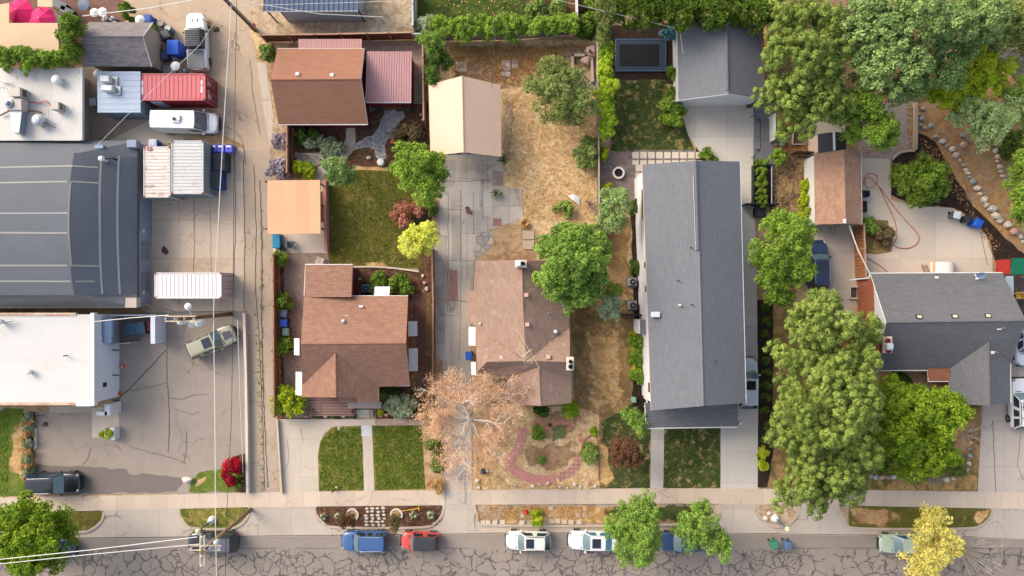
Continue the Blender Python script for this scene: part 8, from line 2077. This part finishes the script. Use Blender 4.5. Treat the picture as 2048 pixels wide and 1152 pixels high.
hose('long red hose looping over the curved concrete patio',[(1726,370),(1730,350),(1745,346),(1756,352),(1754,370),(1738,378),(1728,368),(1735,350),(1757,370),(1770,400),(1790,440),(1795,470),(1790,484),(1785,490),(1800,497),(1825,496),(1840,480),(1835,465),(1810,440),(1785,410),(1760,375)],(200,110,92),.035)
hose('short red hose beside the leaning fence and the patio slabs',[(1722,512),(1735,516),(1750,525),(1770,538),(1778,548)],(190,104,88),.03)
hose('tangled tan-red hose beside the weathered red house',[(1145,785),(1160,795),(1168,785),(1165,800),(1160,815),(1170,830),(1155,840),(1172,850),(1165,836),(1150,825)],(190,120,84),.03)
def edging(label,pts,w,h,m,name='garden_edging'):
    q=[P(x,y) for x,y in smooth_px(pts,2,False)]; mb=MB()
    for A,B in zip(q[:-1],q[1:]): d=B-A; m_=(A+B)/2; mb.box((m_.x,m_.y,h/2),(d.length+.02,w,h),math.atan2(d.y,d.x))
    tag(mb.build(name,m),label,'edging')
edging('reddish edging around the small bed by the front walk of the brown lawn',[(1162,905),(1165,885),(1175,872),(1187,870),(1196,876),(1197,960)],.12,.14,plain((196,132,112),.85,.15,name='red_edging'))
edging('pale stone edging along the olive lawn above the brown house',[(708,534),(745,533),(790,536),(838,543)],.16,.16,plain((222,206,184),.85,.12,name='pale_edging'))
edging('curved pale edging between the brick paving and the evergreen dome',[(1829,302),(1810,302),(1795,306),(1783,320)],.2,.15,plain((206,190,166),.85,.12,name='tan_edging'))
edging('straight stone wall edge of the upper brick paving',[(1829,206),(1829,250),(1828,300)],.3,.35,plain((186,168,148),.9,.14,name='wall_cap'))
for x,y,l in ((1068,848,'first'),(1078,842,'second'),(1083,853,'third'),(1094,857,'fourth'),(1117,845,'fifth'),(1127,846,'sixth'),(1134,845,'seventh'),(1160,870,'eighth'),(1160,880,'ninth'),(1147,850,'tenth')):
    p=P(x,y); mb=MB(); mb.box((p.x,p.y,.05),(.36,.32,.08),random.Random(x).uniform(-.8,.8),bev=.01); tag(mb.build('loose_paver',plain((206,140,124),.9,.15,name='pink_paver')),l+' loose pink paver from the withered tree in the dry garden','paver','loose pink pavers in the dry garden')
# sheds and roofs at the rim
r=building('metal_shed','grey shed with a blue-grey ribbed metal roof on the gravel lot','shed',[(560,-20),(710,-20),(710,36),(560,36)])
mb=MB(); q=W3([(527,22,2.9),(716,21,2.9),(717,-60,3.4),(530,-60,3.4)]); mb.slab(q,.07); ribs(mb,q[0],q[1],q[2],q[3],20,.03,.06); mb.build('roof',plain((98,112,136),.45,.1,name='blue_grey_metal'),r); walls(r,[(560,-50),(716,-50),(716,21),(558,22)],2.9,.08,plain((170,172,178),.5,.1,name='grey_metal_wall')); edge(r,[(527,22.5,2.9),(716,21.5,2.9)],.05)
for x in (532,558,716): mb=MB(); p=P(1024+(x-1024)*.955,44); mb.box((p.x,p.y,1.4),(.1,.1,2.8)); mb.build('post',DARK,r)
for x,l in ((748,'pale stepping stone by the brown fence, nearer the metal shed'),(766,'pale stepping stone by the brown fence, nearer the grey fence')): p=P(x,62); mb=MB(); mb.box((p.x,p.y,.05),(.7,.6,.08),.05,bev=.02); tag(mb.build('stepping_stone',plain((206,192,172),.9,.1,name='step_stone')),l,'slab')
r=building('deck_roof','weathered grey wooden roof slanting at the photo edge among trees','shed',[(1985,90),(2048,130),(2040,160),(1990,110)])
mb=MB(); mb.slab(W3([(1983,104,2.6),(2005,84,2.6),(2090,140,2.6),(2068,200,2.6)]),.15); mb.build('roof',tiles((150,138,130),(132,120,114),(90,82,78),3,.16,.012,'grey_deck_boards',rot=-.6),r)
for x,y in ((1995,108),(2040,150)): mb=MB(); p=P(x,y); mb.box((p.x,p.y,1.2),(.12,.12,2.4)); mb.build('post',TIMBER,r)
r=building('neighbour_shed','tan-roofed shed just showing between the pine and the willow','shed',[(1650,-10),(1690,-10),(1690,10),(1650,10)]); mb=MB(); mb.slab(W3([(1645,24,2.8),(1693,18,2.8),(1690,-40,3.2),(1640,-36,3.2)]),.1); mb.build('roof',SH_TAN,r); walls(r,[(1645,-30),(1690,-30),(1693,18),(1645,24)],2.8,.1,plain((120,92,76),.8,name='brown_wall'))
t_=thing('playhouse_roof','low lean-to with a red sheet and a green ribbed sheet beside the charcoal roof','shed',tuple(P(2020,533)))
mb=MB(); q=W3([(1992,546,1.6),(2020,548,1.6),(2021,518,1.9),(1993,520,1.9)]); mb.slab(q,.05); mb.build('red_sheet',plain((206,60,44),.6,.12,name='red_sheet_metal'),t_); mb=MB(); q=W3([(2021,548,1.7),(2080,550,1.7),(2080,516,2.0),(2024,516,2.0)]); mb.slab(q,.05); ribs(mb,q[0],q[1],q[2],q[3],11,.02,.03); mb.build('green_sheet',plain((24,120,84),.5,.1,name='green_sheet_metal'),t_)
for x,y in ((1996,544),(2040,546),(1996,522),(2040,520)): mb=MB(); p=P(x,y); mb.box((p.x,p.y,.8),(.08,.08,1.56)); mb.build('post',TIMBER,t_)
t_=thing('canopy_frame','white half-round canopy with orange stripes behind the charcoal roof','canopy',tuple(P(1892,534))); a,c=P(1870,524,.8),P(1914,548,.8); mb=MB(); n=12; L=[]; cx=(a.x+c.x)/2; w=(c.x-a.x)/2
for i in range(n+1): an=math.pi*i/n; L.append((cx-w*math.cos(an),a.y,.1+1.1*math.sin(an))); L.append((cx-w*math.cos(an),c.y-.4,.1+1.1*math.sin(an)))
mb.add(L,[(2*i+1,2*i+3,2*i+2,2*i) for i in range(n)]); mb.m=[1 if i in (1,10) else 0 for i in range(n)]; mb.build('cloth',[plain((238,230,220),.8,.04,name='white_canvas'),plain((232,170,140),.8,.05,name='orange_stripe')],t_,smooth=True)
t_=thing('ladder','short wooden ladder leaning by the canopy on the patio','ladder',tuple(P(1850,534))); 
for s in (0,1): mb=MB(); mb.tube([P(1843+s*10,529,.1),P(1848+s*10,544,.15)],.03,6); mb.build('rail',TIMBER,t_)
for k in range(4): mb=MB(); mb.tube([P(1844+k*1.3,531+k*3.6,.12),P(1854+k*1.3,531+k*3.6,.12)],.022,6); mb.build('rung',TIMBER,t_)
mb=MB(); q=W3([(2012,552,2.2),(2026,552,2.2),(2027,590,2.2),(2012,590,2.2)]); mb.slab(q,.06); ribs(mb,q[0],q[1],q[2],q[3],5,.02,.03); t_=thing('side_lean_to','small pale blue-grey metal roof tucked behind the charcoal roof edge','shed',tuple(P(2018,570))); mb.build('roof',plain((170,184,194),.45,.08,name='pale_metal_sheet'),t_)
for y in (554,588): mb=MB(); p=P(2020,y); mb.box((p.x,p.y,1.05),(.08,.08,2.1)); mb.build('post',TIMBER,t_)
t_=thing('bbq_grill','dark red barbecue with black trim beside the tan-roof garage','barbecue',tuple(P(1728,412))); p=P(1729,413,1.0); mb=MB(); mb.box((p.x,p.y,.5),(.5,1.1,1.0),bev=.08); mb.build('body',plain((96,40,40),.4,.1,name='grill_red'),t_); mb=MB(); mb.box((p.x+.1,p.y,1.02),(.3,1.0,.1),bev=.04); mb.build('hood',BLACK,t_)
chair('navy folding chair against the tan-roof garage wall',1728,388,(40,48,76),-90)
t_=thing('window_well','pale concrete window well against the brick house wall','window well',tuple(P(1706,590))); p=P(1706,585); mb=MB(); mb.box((p.x,p.y+.55,.15),(.7,.12,.3)); mb.box((p.x,p.y-.55,.15),(.7,.12,.3)); mb.box((p.x-.4,p.y,.15),(.12,1.2,.3)); mb.build('rim',plain((214,200,184),.85,.1,name='well_concrete'),t_); mb=MB(); mb.box((p.x,p.y,.02),(.6,.95,.06)); mb.build('cover',plain((80,78,76),.6,name='well_cover'),t_)
mb=MB(); p=P(92,848); mb.box((p.x,p.y,.03),(.42,.42,.02)); tag(mb.build('drain_grate',DARK),'square dark drain grate in the asphalt below the white roof','drain')
mb=MB(); p=P(511,860); 
t_=thing('plastic_container','black sack and pot lying in the dry front garden','pot',tuple(P(967,943))); p=P(967,943,.2); mb=MB(); mb.lathe([(.24,0),(.28,.2),(.24,.3),(.02,.3)],(p.x,p.y,0),14); mb.build('body',plain((44,48,54),.5,.1,name='black_plastic'),t_); mb=MB(); mb.lathe([(.1,0),(.12,.26),(.02,.27)],(p.x+.3,p.y+.05,0),12); mb.build('cup',plain((190,214,216),.4,.05,name='pale_plastic'),t_)
mb=MB(); p=P(513,853,.1); mb.box((P(513+165,853).x,P(0,857).y,.04),(.28,.36,.06),bev=.02); tag(mb.build('valve_box',plain((190,200,176),.8,.08,name='pale_green_lid')),'pale green valve lid in the front lawn near the walk','valve box')
t_=thing('mailbox','small black post box with a pale top at the lawn edge by the pavement','post',tuple(P(669,979))); p=P(669,979); mb=MB(); mb.box((p.x,p.y,.45),(.1,.1,.9)); mb.build('stake',BLACK,t_); mb=MB(); mb.rock((p.x+.25,p.y+.25,.0),(.28,.28,.3),0,4,7); mb.build('top',plain((214,206,176),.8,.1,name='pale_top'),t_)
patch('oil_stain',ragged([(322,495),(330,492),(334,498),(338,505),(332,510),(324,506)],5,1.5,2),6,plain((92,66,48),.7,.2,name='oil_stain'))
patch('oil_stain',ragged([(930,415),(936,412),(946,424),(944,431),(934,428)],4,1,3),9,plain((118,88,78),.7,.2,name='brown_stain'))
# ================================================================== CAMERA, LIGHT, SKY
cam = bpy.data.cameras.new('camera'); co = bpy.data.objects.new('camera', cam); col.objects.link(co)
co.location = (0, 0, CAMH); co.rotation_euler = (0, 0, 0)
cam.sensor_width = 36; cam.lens = 36*CAMH/(2048/PPM); cam.clip_start = 1; cam.clip_end = 3000
sc.camera = co
SUN_EL, SUN_AZ = math.radians(32), math.radians(306)      # azimuth clockwise from north
w = bpy.data.worlds.new('World'); sc.world = w; w.use_nodes = True
nt = w.node_tree; bg = nt.nodes['Background']
sk = nt.nodes.new('ShaderNodeTexSky'); sk.sky_type = 'NISHITA'; sk.sun_disc = False
sk.sun_elevation = SUN_EL; sk.sun_rotation = SUN_AZ; sk.dust_density = 4.0; sk.ozone_density = .6; sk.air_density = 1.0
hs = nt.nodes.new('ShaderNodeHueSaturation'); hs.inputs['Saturation'].default_value = .75
nt.links.new(sk.outputs[0], hs.inputs['Color']); nt.links.new(hs.outputs[0], bg.inputs['Color']); bg.inputs['Strength'].default_value = .15
ld = bpy.data.lights.new('sun', 'SUN'); ld.energy = 1.05; ld.angle = math.radians(38); ld.color = (1.0, .90, .76)
lo_ = bpy.data.objects.new('sun', ld); col.objects.link(lo_)
d = Vector((math.sin(SUN_AZ)*math.cos(SUN_EL), math.cos(SUN_AZ)*math.cos(SUN_EL), math.sin(SUN_EL)))
lo_.rotation_euler = d.to_track_quat('Z', 'Y').to_euler(); lo_.location = d*120
vs_ = sc.view_settings; vs_.view_transform = 'Standard'; vs_.look = 'None'; vs_.gamma = 1.0; vs_.exposure = 1.27
try: vs_.use_curve_mapping = False
except Exception: pass
sc.cycles.max_bounces = 5; sc.cycles.diffuse_bounces = 3; sc.cycles.glossy_bounces = 2; sc.cycles.transmission_bounces = 3
